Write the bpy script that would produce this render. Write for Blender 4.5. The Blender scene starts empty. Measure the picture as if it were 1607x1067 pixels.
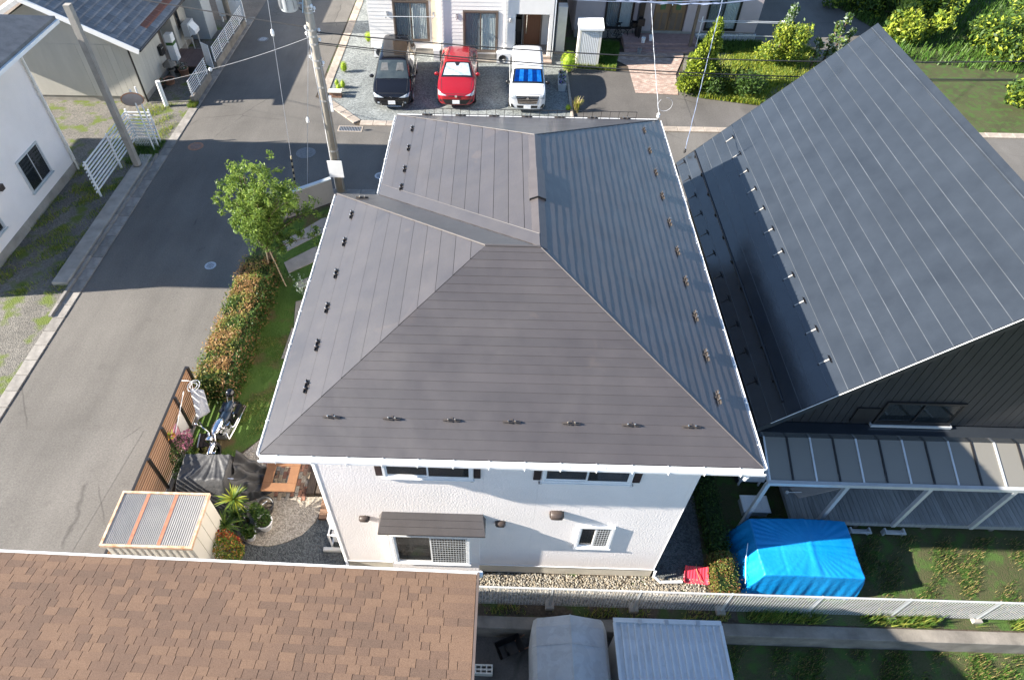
import bpy, bmesh, math, random
import numpy as np
from mathutils import Vector, Matrix
from mathutils.bvhtree import BVHTree
random.seed(7); RNG = np.random.default_rng(7)
C = bpy.context.scene.collection
scene = bpy.context.scene
# ---------------------------------------------------------------- camera
cd = bpy.data.cameras.new('camera'); cam = bpy.data.objects.new('camera', cd); C.objects.link(cam)
cam.location = (3.2279, -6.3952, 15.4042)
cam.rotation_euler = (0.73704, -0.00555, 0.02891)
cd.sensor_width = 36; cd.lens = 22.904; cd.shift_x = 50.64/1607; cd.shift_y = -2.63/1607
cd.clip_start = 0.1; cd.clip_end = 2000
scene.camera = cam
# ---------------------------------------------------------------- light
SUN_DIR = Vector((1.0, 0.14, -0.515)).normalized()       # direction the light travels
w = bpy.data.worlds.new('World'); scene.world = w; w.use_nodes = True
nt = w.node_tree; nt.nodes.clear()
out = nt.nodes.new('ShaderNodeOutputWorld'); bg = nt.nodes.new('ShaderNodeBackground'); sky = nt.nodes.new('ShaderNodeTexSky')
sky.sky_type = 'NISHITA'; sky.sun_disc = False
sky.sun_elevation = math.asin(-SUN_DIR.z); sky.sun_rotation = math.atan2(-SUN_DIR.x, -SUN_DIR.y)
sky.altitude = 100; sky.air_density = 1.0; sky.dust_density = 0.4; sky.ozone_density = 2.6
bg.inputs['Strength'].default_value = 0.085
nt.links.new(sky.outputs[0], bg.inputs[0]); nt.links.new(bg.outputs[0], out.inputs[0])
sl = bpy.data.lights.new('sun', 'SUN'); sl.energy = 5.0; sl.angle = math.radians(0.53); sl.color = (1.0, 0.93, 0.83)
so = bpy.data.objects.new('sun', sl); C.objects.link(so)
so.rotation_euler = SUN_DIR.to_track_quat('-Z', 'Y').to_euler(); so.location = (-30, -5, 30)
scene.view_settings.view_transform = 'Standard'; scene.view_settings.look = 'None'
scene.view_settings.gamma = 1; scene.view_settings.use_curve_mapping = False
scene.view_settings.exposure = 1.85
# ---------------------------------------------------------------- helpers
def wloc(o):
    v = Vector((0, 0, 0))
    while o: v = v + o.location; o = o.parent
    return v
def tag(o, label=None, cat=None, group=None, kind=None):
    if label: o['label'] = label
    if cat: o['category'] = cat
    if group: o['group'] = group
    if kind: o['kind'] = kind
    return o
def thing(name, label, cat, loc=(0, 0, 0), rz=0, group=None):
    o = bpy.data.objects.new(name, None); C.objects.link(o); o.empty_display_size = .2
    o.location = loc; o.rotation_euler = (0, 0, rz); return tag(o, label, cat, group)
def struct_root(name, loc=(0, 0, 0)):
    o = bpy.data.objects.new(name, None); C.objects.link(o); o.location = loc; o['kind'] = 'structure'; return o
def link_mesh(name, me, parent=None, local=False):
    o = bpy.data.objects.new(name, me); C.objects.link(o)
    if parent:
        o.parent = parent
        if not local: o.location = -wloc(parent)
    return o
def copy_tree(o, parent=None):
    c = o.copy(); C.objects.link(c)
    if parent: c.parent = parent
    for ch in list(o.children): copy_tree(ch, c)
    return c
class MB:
    def __init__(s): s.v = []; s.f = []; s.m = []
    def add(s, vs, fs, m=0):
        n = len(s.v); s.v += [tuple(p) for p in vs]
        for f in fs: s.f.append([i+n for i in f]); s.m.append(m)
        return s
    def poly(s, pts, m=0): return s.add(pts, [list(range(len(pts)))], m)
    def bx(s, x0, x1, y0, y1, z0, z1, m=0):
        return s.add([(x0,y0,z0),(x1,y0,z0),(x1,y1,z0),(x0,y1,z0),(x0,y0,z1),(x1,y0,z1),(x1,y1,z1),(x0,y1,z1)],
                     [(3,2,1,0),(4,5,6,7),(0,1,5,4),(1,2,6,5),(2,3,7,6),(3,0,4,7)], m)
    def box(s, c, size, mat=None, m=0):
        a, b, d = [k/2 for k in size]; n = len(s.v)
        s.bx(-a, a, -b, b, -d, d, m)
        M = mat or Matrix.Identity(3)
        for i in range(n, len(s.v)): s.v[i] = tuple(M @ Vector(s.v[i]) + Vector(c))
        return s
    def cham(s, x0, x1, y0, y1, z0, z1, c=.01, m=0):   # box with bevelled top edges
        s.add([(x0,y0,z0),(x1,y0,z0),(x1,y1,z0),(x0,y1,z0),(x0,y0,z1-c),(x1,y0,z1-c),(x1,y1,z1-c),(x0,y1,z1-c),
               (x0+c,y0+c,z1),(x1-c,y0+c,z1),(x1-c,y1-c,z1),(x0+c,y1-c,z1)],
              [(0,1,5,4),(1,2,6,5),(2,3,7,6),(3,0,4,7),(4,5,9,8),(5,6,10,9),(6,7,11,10),(7,4,8,11),(8,9,10,11)], m)
        return s
    def prism(s, pts, vec, m=0):
        n = len(pts); v = Vector(vec); a = [Vector(p) for p in pts]; b = [p+v for p in a]
        return s.add(a+b, [list(range(n))[::-1], list(range(n, 2*n))] + [(i, (i+1) % n, n+(i+1) % n, n+i) for i in range(n)], m)
    def tube(s, pts, r, n=6, m=0, cap=True):
        pts = [Vector(p) for p in pts]; k = len(pts); rr = r if isinstance(r, (list, tuple)) else [r]*k
        vs = []; up = None
        for i, p in enumerate(pts):
            t = (pts[min(i+1, k-1)] - pts[max(i-1, 0)]).normalized()
            if up is None: up = Vector((0, 0, 1)) if abs(t.z) < .9 else Vector((1, 0, 0))
            a = t.cross(up)
            if a.length < 1e-4: a = t.orthogonal()
            a.normalize(); b = a.cross(t).normalized(); up = b
            for j in range(n):
                q = 2*math.pi*j/n; vs.append(p + (a*math.cos(q) + b*math.sin(q))*rr[i])
        fs = [(i*n+j, i*n+(j+1) % n, (i+1)*n+(j+1) % n, (i+1)*n+j) for i in range(k-1) for j in range(n)]
        if cap: fs += [list(range(n))[::-1], list(range((k-1)*n, k*n))]
        return s.add(vs, fs, m)
    def lathe(s, prof, c=(0, 0, 0), n=16, m=0, axis='z', cap=True):
        vs = []
        for r, z in prof:
            for j in range(n):
                q = 2*math.pi*j/n; x, y = r*math.cos(q), r*math.sin(q)
                p = (x, y, z) if axis == 'z' else ((z, x, y) if axis == 'x' else (y, z, x))
                vs.append((p[0]+c[0], p[1]+c[1], p[2]+c[2]))
        k = len(prof)
        fs = [(i*n+j, i*n+(j+1) % n, (i+1)*n+(j+1) % n, (i+1)*n+j) for i in range(k-1) for j in range(n)]
        if cap: fs += [list(range(n))[::-1], list(range((k-1)*n, k*n))]
        return s.add(vs, fs, m)
    def loft(s, rings, m=0, closed=True, caps=True):
        n = len(rings[0]); vs = [p for r in rings for p in r]; k = len(rings)
        e = n if closed else n-1
        fs = [(i*n+j, i*n+(j+1) % n, (i+1)*n+(j+1) % n, (i+1)*n+j) for i in range(k-1) for j in range(e)]
        if caps: fs += [list(range(n))[::-1], list(range((k-1)*n, k*n))]
        return s.add(vs, fs, m)
    def grid(s, fn, nu, nv, m=0):
        vs = [fn(i/nu, j/nv) for j in range(nv+1) for i in range(nu+1)]
        fs = [(j*(nu+1)+i, j*(nu+1)+i+1, (j+1)*(nu+1)+i+1, (j+1)*(nu+1)+i) for j in range(nv) for i in range(nu)]
        return s.add(vs, fs, m)
    def mesh(s, name, mats, smooth=False):
        me = bpy.data.meshes.new(name); me.from_pydata(s.v, [], s.f)
        for mm in (mats if isinstance(mats, (list, tuple)) else [mats]): me.materials.append(mm)
        if any(s.m): me.polygons.foreach_set('material_index', s.m)
        if smooth: me.polygons.foreach_set('use_smooth', [True]*len(s.f))
        me.update(); return me
    def build(s, name, mats, parent=None, smooth=False, local=False):
        me = s.mesh(name, mats, smooth)
        bm = bmesh.new(); bm.from_mesh(me); bmesh.ops.recalc_face_normals(bm, faces=bm.faces); bm.to_mesh(me); bm.free()
        return link_mesh(name, me, parent, local)
def np_mesh(name, verts, quads, mats, mi=None, smooth=False):
    verts = np.asarray(verts, np.float32); quads = np.asarray(quads, np.int32); k = quads.shape[1]
    me = bpy.data.meshes.new(name); me.vertices.add(len(verts)); me.vertices.foreach_set('co', verts.ravel())
    me.loops.add(quads.size); me.loops.foreach_set('vertex_index', quads.ravel())
    me.polygons.add(len(quads)); me.polygons.foreach_set('loop_start', np.arange(0, quads.size, k, dtype=np.int32))
    for mm in mats: me.materials.append(mm)
    if mi is not None: me.polygons.foreach_set('material_index', np.asarray(mi, np.int32))
    if smooth: me.polygons.foreach_set('use_smooth', np.ones(len(quads), bool))
    me.update(calc_edges=True); me.validate(); return me
def leaf_mesh(name, pts, size, mats, mi=None, aspect=.5, up=.35, var=.4, fold=.0, dirs=None):
    pts = np.asarray(pts, float); n = len(pts)
    d = RNG.normal(size=(n, 3)) if dirs is None else np.asarray(dirs, float) + RNG.normal(size=(n, 3))*.25
    d /= np.linalg.norm(d, axis=1)[:, None]
    nn = RNG.normal(size=(n, 3)); nn[:, 2] += up*3
    s = np.cross(d, nn); s /= np.linalg.norm(s, axis=1)[:, None]+1e-9
    sz = (size*(1 + var*RNG.uniform(-1, 1, n)))[:, None]
    a = pts - d*sz*.5; b = pts + s*sz*aspect*.5; c = pts + d*sz*.5; e = pts - s*sz*aspect*.5
    V = np.stack([a, b, c, e], 1).reshape(-1, 3); Q = np.arange(4*n).reshape(-1, 4)
    if mi is None: mi = RNG.integers(0, len(mats), n)
    return np_mesh(name, V, Q, mats, mi)
def cloud(c, r, n, shell=.5):
    d = RNG.normal(size=(n, 3)); d /= np.linalg.norm(d, axis=1)[:, None]
    rad = RNG.uniform(0, 1, n)**(1/(3 if shell == 0 else 3+6*shell))
    return np.asarray(c) + d*rad[:, None]*np.asarray(r)
# ---------------------------------------------------------------- materials
def nodes(name):
    m = bpy.data.materials.new(name); m.use_nodes = True; n = m.node_tree
    return m, n, n.nodes['Principled BSDF'], n.links
def lin(r, g, b): return tuple(((c/255+.055)/1.055)**2.4 if c > 10 else c/255/12.92 for c in (r, g, b)) + (1,)
def mat(name, col, rough=.6, var=.12, vs=3., bump=0., bs=60., metal=0., spec=.5, col2=None, orand=0., coat=0., detail=6., stretch=None, dist=.02, trans=0., coatr=.05, rvar=0., stain=None):
    m, n, p, L = nodes(name)
    p.inputs['Roughness'].default_value = rough; p.inputs['Metallic'].default_value = metal
    p.inputs['Specular IOR Level'].default_value = spec; p.inputs['Coat Weight'].default_value = coat
    if coat: p.inputs['Coat Roughness'].default_value = coatr
    tc = n.nodes.new('ShaderNodeTexCoord'); src = tc.outputs['Object']
    if stretch:
        mp = n.nodes.new('ShaderNodeMapping'); mp.inputs['Scale'].default_value = stretch; L.new(src, mp.inputs[0]); src = mp.outputs[0]
    col = tuple(col[:3])
    c2 = tuple(col2[:3]) if col2 else tuple(min(1, c*(1+var)) for c in col)
    c1 = col if col2 else tuple(c*(1-var) for c in col)
    nz = n.nodes.new('ShaderNodeTexNoise'); nz.inputs['Scale'].default_value = vs; nz.inputs['Detail'].default_value = detail; nz.inputs['Roughness'].default_value = .62
    L.new(src, nz.inputs[0])
    cr = n.nodes.new('ShaderNodeMapRange'); cr.inputs[1].default_value = .3; cr.inputs[2].default_value = .7; L.new(nz.outputs['Fac'], cr.inputs[0])
    mx = n.nodes.new('ShaderNodeMix'); mx.data_type = 'RGBA'; mx.inputs[6].default_value = (*c1, 1); mx.inputs[7].default_value = (*c2, 1)
    L.new(cr.outputs[0], mx.inputs[0]); o = mx.outputs[2]
    if orand:
        oi = n.nodes.new('ShaderNodeObjectInfo'); hv = n.nodes.new('ShaderNodeHueSaturation')
        mr = n.nodes.new('ShaderNodeMapRange'); mr.inputs[3].default_value = 1-orand; mr.inputs[4].default_value = 1+orand
        L.new(oi.outputs['Random'], mr.inputs[0]); L.new(mr.outputs[0], hv.inputs['Value']); L.new(o, hv.inputs['Color']); o = hv.outputs[0]
    if stain:
        n2 = n.nodes.new('ShaderNodeTexNoise'); n2.inputs['Scale'].default_value = stain[1]; n2.inputs['Detail'].default_value = 7; n2.inputs['Distortion'].default_value = 1.2; L.new(src, n2.inputs[0])
        m2 = n.nodes.new('ShaderNodeMapRange'); m2.inputs[1].default_value = stain[2]; m2.inputs[2].default_value = stain[2]+.05; m2.inputs[4].default_value = stain[3]; L.new(n2.outputs['Fac'], m2.inputs[0])
        x2 = n.nodes.new('ShaderNodeMix'); x2.data_type = 'RGBA'; L.new(m2.outputs[0], x2.inputs[0]); L.new(o, x2.inputs[6]); x2.inputs[7].default_value = (*stain[0], 1); o = x2.outputs[2]
    if rvar:
        n3 = n.nodes.new('ShaderNodeTexNoise'); n3.inputs['Scale'].default_value = 1.1; n3.inputs['Detail'].default_value = 7; n3.inputs['Distortion'].default_value = .6; L.new(src, n3.inputs[0])
        m3 = n.nodes.new('ShaderNodeMapRange'); m3.inputs[1].default_value = .3; m3.inputs[2].default_value = .7; m3.inputs[3].default_value = rough-rvar; m3.inputs[4].default_value = rough+rvar; L.new(n3.outputs['Fac'], m3.inputs[0]); L.new(m3.outputs[0], p.inputs['Roughness'])
    L.new(o, p.inputs['Base Color'])
    if bump:
        nb = n.nodes.new('ShaderNodeTexNoise'); nb.inputs['Scale'].default_value = bs; nb.inputs['Detail'].default_value = 5; L.new(src, nb.inputs[0])
        b = n.nodes.new('ShaderNodeBump'); b.inputs['Strength'].default_value = bump; b.inputs['Distance'].default_value = dist
        L.new(nb.outputs['Fac'], b.inputs['Height']); L.new(b.outputs[0], p.inputs['Normal'])
    return m
def gravel_mat(name, c1, c2, scale=45., bump=.8, dist=.02, patch=None, rough=.85):
    m, n, p, L = nodes(name); p.inputs['Roughness'].default_value = rough; p.inputs['Specular IOR Level'].default_value = .25
    tc = n.nodes.new('ShaderNodeTexCoord')
    vo = n.nodes.new('ShaderNodeTexVoronoi'); vo.inputs['Scale'].default_value = scale; L.new(tc.outputs['Object'], vo.inputs['Vector'])
    sep = n.nodes.new('ShaderNodeSeparateColor'); L.new(vo.outputs['Color'], sep.inputs[0])
    mx = n.nodes.new('ShaderNodeMix'); mx.data_type = 'RGBA'; mx.inputs[6].default_value = c1; mx.inputs[7].default_value = c2
    L.new(sep.outputs[0], mx.inputs[0]); o = mx.outputs[2]
    nz = n.nodes.new('ShaderNodeTexNoise'); nz.inputs['Scale'].default_value = .9; nz.inputs['Detail'].default_value = 7; L.new(tc.outputs['Object'], nz.inputs[0])
    mr = n.nodes.new('ShaderNodeMapRange'); mr.inputs[1].default_value = .35; mr.inputs[2].default_value = .68
    mr.inputs[3].default_value = .82; mr.inputs[4].default_value = 1.12; L.new(nz.outputs['Fac'], mr.inputs[0])
    hv = n.nodes.new('ShaderNodeHueSaturation'); L.new(o, hv.inputs['Color']); L.new(mr.outputs[0], hv.inputs['Value']); o = hv.outputs[0]
    if patch:
        n2 = n.nodes.new('ShaderNodeTexNoise'); n2.inputs['Scale'].default_value = patch[1]; n2.inputs['Detail'].default_value = 8; L.new(tc.outputs['Object'], n2.inputs[0])
        m2 = n.nodes.new('ShaderNodeMapRange'); m2.inputs[1].default_value = patch[2]; m2.inputs[2].default_value = patch[2]+.1; L.new(n2.outputs['Fac'], m2.inputs[0])
        x2 = n.nodes.new('ShaderNodeMix'); x2.data_type = 'RGBA'; L.new(m2.outputs[0], x2.inputs[0]); L.new(o, x2.inputs[6]); x2.inputs[7].default_value = patch[0]; o = x2.outputs[2]
    L.new(o, p.inputs['Base Color'])
    b = n.nodes.new('ShaderNodeBump'); b.inputs['Strength'].default_value = bump; b.inputs['Distance'].default_value = dist; b.invert = True
    L.new(vo.outputs['Distance'], b.inputs['Height']); L.new(b.outputs[0], p.inputs['Normal'])
    return m
def asphalt_mat(name, base):
    m, n, p, L = nodes(name); p.inputs['Roughness'].default_value = .85; p.inputs['Specular IOR Level'].default_value = .3
    tc = n.nodes.new('ShaderNodeTexCoord'); src = tc.outputs['Object']
    def noise(sc, det, st=None, ro=.6):
        z = n.nodes.new('ShaderNodeTexNoise'); z.inputs['Scale'].default_value = sc; z.inputs['Detail'].default_value = det; z.inputs['Roughness'].default_value = ro
        if st:
            mp = n.nodes.new('ShaderNodeMapping'); mp.inputs['Scale'].default_value = st; L.new(src, mp.inputs[0]); L.new(mp.outputs[0], z.inputs[0])
        else: L.new(src, z.inputs[0])
        return z.outputs['Fac']
    def rng(f, a, b, c, d):
        r = n.nodes.new('ShaderNodeMapRange'); r.inputs[1].default_value = a; r.inputs[2].default_value = b; r.inputs[3].default_value = c; r.inputs[4].default_value = d
        L.new(f, r.inputs[0]); return r.outputs[0]
    def mul(a, b):
        r = n.nodes.new('ShaderNodeMath'); r.operation = 'MULTIPLY'; L.new(a, r.inputs[0]); L.new(b, r.inputs[1]); return r.outputs[0]
    f = mul(rng(noise(.45, 6), .3, .7, .86, 1.12), rng(noise(1.0, 5, (1.2, .12, 1)), .35, .65, .9, 1.08))
    f = mul(f, rng(noise(20, 4, None, .85), .25, .75, .66, 1.36))
    # hairline cracks
    vo = n.nodes.new('ShaderNodeTexVoronoi'); vo.feature = 'DISTANCE_TO_EDGE'; vo.inputs['Scale'].default_value = .22
    wv = n.nodes.new('ShaderNodeMix'); wv.data_type = 'VECTOR'; wv.inputs[0].default_value = .18
    nn = n.nodes.new('ShaderNodeTexNoise'); nn.inputs['Scale'].default_value = 1.3; nn.inputs['Detail'].default_value = 6; L.new(src, nn.inputs[0])
    L.new(src, wv.inputs[4]); L.new(nn.outputs['Color'], wv.inputs[5]); L.new(wv.outputs[1], vo.inputs['Vector'])
    crk = rng(vo.outputs['Distance'], .0, .006, .62, 1.0)
    msk = rng(noise(.3, 3), .5, .56, 0, 1)
    mixc = n.nodes.new('ShaderNodeMix'); mixc.inputs[2].default_value = 1.0; L.new(msk, mixc.inputs[0]); L.new(crk, mixc.inputs[3])
    f = mul(f, mixc.outputs[0])
    f = mul(f, rng(noise(.16, 5, (1, .5, 1)), .42, .6, .9, 1.06)); f = mul(f, rng(noise(1.7, 6), .62, .72, 1.0, .86))
    hv = n.nodes.new('ShaderNodeHueSaturation'); hv.inputs['Color'].default_value = base; L.new(f, hv.inputs['Value']); L.new(hv.outputs[0], p.inputs['Base Color'])
    b = n.nodes.new('ShaderNodeBump'); b.inputs['Strength'].default_value = .5; b.inputs['Distance'].default_value = .01
    L.new(noise(70, 3), b.inputs['Height']); L.new(b.outputs[0], p.inputs['Normal'])
    return m
def brick_mat(name, c1, c2, cm, sc=4., rough=.8):
    m, n, p, L = nodes(name); p.inputs['Roughness'].default_value = rough
    tc = n.nodes.new('ShaderNodeTexCoord'); br = n.nodes.new('ShaderNodeTexBrick'); L.new(tc.outputs['Object'], br.inputs[0])
    br.inputs['Color1'].default_value = c1; br.inputs['Color2'].default_value = c2; br.inputs['Mortar'].default_value = cm
    br.inputs['Scale'].default_value = sc; br.inputs['Mortar Size'].default_value = .03; br.inputs['Bias'].default_value = 0
    nz = n.nodes.new('ShaderNodeTexNoise'); nz.inputs['Scale'].default_value = 4; nz.inputs['Detail'].default_value = 6; L.new(tc.outputs['Object'], nz.inputs[0])
    mr = n.nodes.new('ShaderNodeMapRange'); mr.inputs[1].default_value = .3; mr.inputs[2].default_value = .7; mr.inputs[3].default_value = .75; mr.inputs[4].default_value = 1.2; L.new(nz.outputs['Fac'], mr.inputs[0])
    hv = n.nodes.new('ShaderNodeHueSaturation'); L.new(br.outputs['Color'], hv.inputs['Color']); L.new(mr.outputs[0], hv.inputs['Value']); L.new(hv.outputs[0], p.inputs['Base Color'])
    return m
def glass_mat(name, tint, alpha=.6, rough=.03):
    m, n, p, L = nodes(name); p.inputs['Base Color'].default_value = (*tint, 1); p.inputs['Roughness'].default_value = rough
    p.inputs['Specular IOR Level'].default_value = .8; p.inputs['Alpha'].default_value = alpha
    nz = n.nodes.new('ShaderNodeTexNoise'); nz.inputs['Scale'].default_value = 2; tc = n.nodes.new('ShaderNodeTexCoord'); L.new(tc.outputs['Object'], nz.inputs[0])
    b = n.nodes.new('ShaderNodeBump'); b.inputs['Strength'].default_value = .02; L.new(nz.outputs['Fac'], b.inputs['Height']); L.new(b.outputs[0], p.inputs['Normal'])
    return m
def leaf_mat(name, col, tr=.35, rough=.5):
    m, n, p, L = nodes(name); p.inputs['Roughness'].default_value = rough; p.inputs['Specular IOR Level'].default_value = .3
    tc = n.nodes.new('ShaderNodeTexCoord'); nz = n.nodes.new('ShaderNodeTexNoise'); nz.inputs['Scale'].default_value = 7; L.new(tc.outputs['Object'], nz.inputs[0])
    mx = n.nodes.new('ShaderNodeMix'); mx.data_type = 'RGBA'; L.new(nz.outputs['Fac'], mx.inputs[0])
    mx.inputs[6].default_value = (*[c*.65 for c in col], 1); mx.inputs[7].default_value = (*[min(1, c*1.35) for c in col], 1); L.new(mx.outputs[2], p.inputs['Base Color'])
    t = n.nodes.new('ShaderNodeBsdfTranslucent'); L.new(mx.outputs[2], t.inputs['Color'])
    ms = n.nodes.new('ShaderNodeMixShader'); ms.inputs[0].default_value = tr; L.new(p.outputs[0], ms.inputs[1]); L.new(t.outputs[0], ms.inputs[2])
    L.new(ms.outputs[0], n.nodes['Material Output'].inputs['Surface']); return m
M = {}
M['asphalt'] = asphalt_mat('asphalt', (.124, .115, .103, 1))
M['asphalt2'] = asphalt_mat('asphalt_driveway', (.104, .096, .088, 1))
M['sand'] = gravel_mat('sandy_lot', (.26, .21, .16, 1), (.20, .16, .125, 1), 20, .3)
M['gravel'] = gravel_mat('grey_gravel', (.27, .285, .275, 1), (.11, .122, .12, 1), 20, .6, .02)
M['gravel_dark'] = gravel_mat('dark_gravel', (.13, .14, .14, 1), (.05, .055, .057, 1), 30, .9, .02)
M['gravel_white'] = gravel_mat('pale_aggregate', (.46, .41, .34, 1), (.22, .19, .15, 1), 34, .6, .015)
M['soil'] = gravel_mat('garden_soil', (.09, .07, .05, 1), (.055, .042, .03, 1), 22, .6, .02, ((.05, .075, .022, 1), 1.6, .52))
M['lawn'] = gravel_mat('lawn_base', (.065, .125, .022, 1), (.09, .15, .03, 1), 60, .6, .02, ((.13, .095, .045, 1), 1.0, .52))
M['weedy'] = gravel_mat('weedy_gravel', (.20, .185, .16, 1), (.10, .095, .085, 1), 26, .7, .02, ((.10, .13, .025, 1), 1.3, .53))
M['rough_grass'] = gravel_mat('rough_grass_base', (.05, .068, .022, 1), (.078, .072, .036, 1), 40, .7, .02, ((.055, .10, .022, 1), 3.2, .5))
M['concrete'] = mat('concrete', (.30, .275, .24), .85, .2, 2.2, .35, 40)
M['concrete_dark'] = mat('stained_concrete', (.19, .17, .145), .9, .4, 1.6, .4, 30)
M['kerb'] = mat('kerb_concrete', (.30, .255, .21), .88, .22, 4, .3, 50, orand=.14)
M['kerb_grey'] = mat('gutter_concrete', (.215, .20, .18), .88, .25, 4, .3, 50, orand=.16)
M['white_wall'] = mat('white_siding', (.82, .765, .728), .8, .05, .8, .65, 26, dist=.012)
M['white'] = mat('white_paint', (.80, .80, .79), .45, .04, 3)
M['white_metal'] = mat('white_painted_metal', (.74, .75, .75), .4, .06, 5)
M['off_white'] = mat('off_white_panel', (.62, .60, .54), .5, .08, 3)
M['soffit'] = mat('soffit_board', (.6, .58, .55), .7)
M['black'] = mat('black_plastic', (.012, .012, .013), .4, .2)
M['black_matte'] = mat('black_rubber', (.015, .015, .016), .75, .2)
M['dark_metal'] = mat('dark_painted_metal', (.022, .02, .02), .4, .2, metal=.2)
M['steel'] = mat('galvanised_steel', (.45, .46, .47), .42, .15, 6, metal=.7)
M['alu'] = mat('pale_aluminium', (.58, .60, .61), .4, .08, 4, metal=.35)
M['chrome'] = mat('chrome', (.75, .75, .76), .1, .05, metal=1.)
M['dkwood'] = mat('dark_sleeper_wood', (.055, .038, .026), .75, .35, 3, .4, 40, stretch=(8, 1, 8), orand=.2)
M['pane'] = glass_mat('window_glass', (.012, .016, .018), .6)
M['pane_blue'] = glass_mat('window_glass_pale', (.05, .07, .075), .15)
M['curtain'] = mat('pale_curtain', (.62, .70, .70), .9, .2, 5, stretch=(9, 9, .3))
M['dark_inside'] = mat('dark_room', (.015, .015, .016), .9)
# ================================================================ GROUND AND ROADS
def sheet(name, pts, z, m, kind='structure', parent=None):
    o = MB().poly([(x, y, z) for x, y in pts]).build(name, M[m], parent)
    if not parent: o['kind'] = kind
    return o
sheet('ground', [(-160, -1.1), (190, -1.1), (190, 260), (-160, 260)], -.012, 'soil')
sheet('lower_ground', [(-160, -90), (190, -90), (190, -1.3), (-160, -1.3)], -.6, 'soil')
sheet('lower_yard', [(3.0, -8), (8.5, -8), (8.5, -1.3), (3.0, -1.3)], -.594, 'asphalt2')
sheet('left_road', [(-10.66, -1.1), (-5.4, -1.1), (-5.4, 22.9), (-5.2, 60), (-10.66, 60)], .0, 'asphalt')
sheet('cross_street', [(-5.4, 15.42), (60, 15.42), (60, 20.36), (-3.05, 20.36), (-5.25, 22.8), (-5.4, 22.9)], .0, 'asphalt')
sheet('far_road', [(17.3, 27.0), (23.5, 27.0), (25.5, 32), (24.0, 40), (22, 60), (17.4, 60)], .0, 'asphalt')
sheet('far_lane', [(12.28, 24.5), (30, 26.9), (30, 20.8), (12.28, 20.8)], -.004, 'asphalt2')
sheet('sandy_lot', [(-60, 31.55), (-10.66, 31.55), (-10.66, 60), (-60, 60)], .004, 'sand')
sheet('gravel_lot', [(-4.85, 40), (-4.85, 22.9), (-2.85, 20.78), (6.72, 20.78), (6.72, 27.1), (6.7, 40)], .02, 'gravel')
sheet('driveway', [(6.84, 20.78), (12.3, 20.78), (12.3, 24.3), (12.35, 26.1), (6.84, 26.3)], .008, 'asphalt2')
sheet('brick_path', [(10.0, 23.88), (12.05, 23.75), (12.3, 25.9), (13.05, 27.92), (13.1, 28.3), (9.5, 28.3), (9.35, 27.5), (9.98, 26.7)], .03, 'asphalt2').data.materials[0] = brick_mat('brick_paving', (.30, .19, .15, 1), (.46, .36, .30, 1), (.25, .21, .18, 1), 2.6)
sheet('weedy_verge', [(-40, -1), (-11.06, -1), (-11.06, 31.5), (-40, 31.5)], .03, 'weedy')
sheet('garden_soil', [(-5.2, -.95), (9.6, -.95), (9.6, 12), (7.6, 15.1), (-3.0, 15.1), (-5.2, 12.5)], .004, 'soil')
sheet('lawn_patch', [(-5.1, 4.3), (-4.9, 1.9), (-4.3, 2.2), (-3.7, 2.95), (-3.25, 3.4), (-2.95, 3.9), (-2.6, 8), (-2.5, 14.3), (-3.3, 14.05), (-4.6, 13.1), (-5.1, 11.5)], .014, 'lawn')
def wavy(pts, a=.05, n=3):
    out = []
    for i, p in enumerate(pts):
        q = pts[(i+1) % len(pts)]
        for k in range(n): out.append((p[0]+(q[0]-p[0])*k/n + random.uniform(-a, a), p[1]+(q[1]-p[1])*k/n + random.uniform(-a, a)))
    return out
sheet('grey_gravel_strip', [(-3.4, -.85), (.1, -.85), (.1, 1.6), (-.98, 1.5), (-1.07, 1.13), (-1.35, .78), (-1.68, .57), (-2.1, .45), (-2.53, .5), (-2.9, .62), (-3.4, .6)], .016, 'gravel_dark')
sheet('pale_gravel_path', wavy([(-3.3, .62), (-2.9, .64), (-2.53, .5), (-2.1, .46), (-1.68, .58), (-1.35, .8), (-1.07, 1.15), (-.98, 1.5), (-.9, 3.6), (-2.9, 3.8), (-3.3, 3.3), (-3.6, 2.9), (-3.4, 1.8)], .015, 2), .02, 'gravel_white')
sheet('side_gravel', [(7.3, -.05), (8.55, -.05), (8.7, 2.6), (9.0, 10), (7.2, 10)], .012, 'gravel_dark')
sheet('right_lot', [(9.1, -1.0), (60, -1.0), (60, 15.0), (9.1, 15.0)], .008, 'rough_grass')
sheet('rear_lot_grass', [(8.5, -30), (60, -30), (60, -1.3), (8.5, -1.3)], -.59, 'rough_grass')
sheet('garden_bed', [(12.2, 24.35), (12.4, 23.75), (13.1, 23.5), (15.7, 22.9), (18, 23.6), (21, 26), (19.5, 29.5), (13.2, 28.3)], .02, 'weedy')
sheet('shady_lawn', [(6.9, 26.35), (9.26, 26.15), (9.7, 28.3), (9.9, 30), (6.9, 30)], .02, 'rough_grass')
sheet('field', [(24, 20.5), (120, 20.5), (120, 120), (22, 120), (23.4, 35), (24.6, 31.6)], .012, 'rough_grass')
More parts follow.
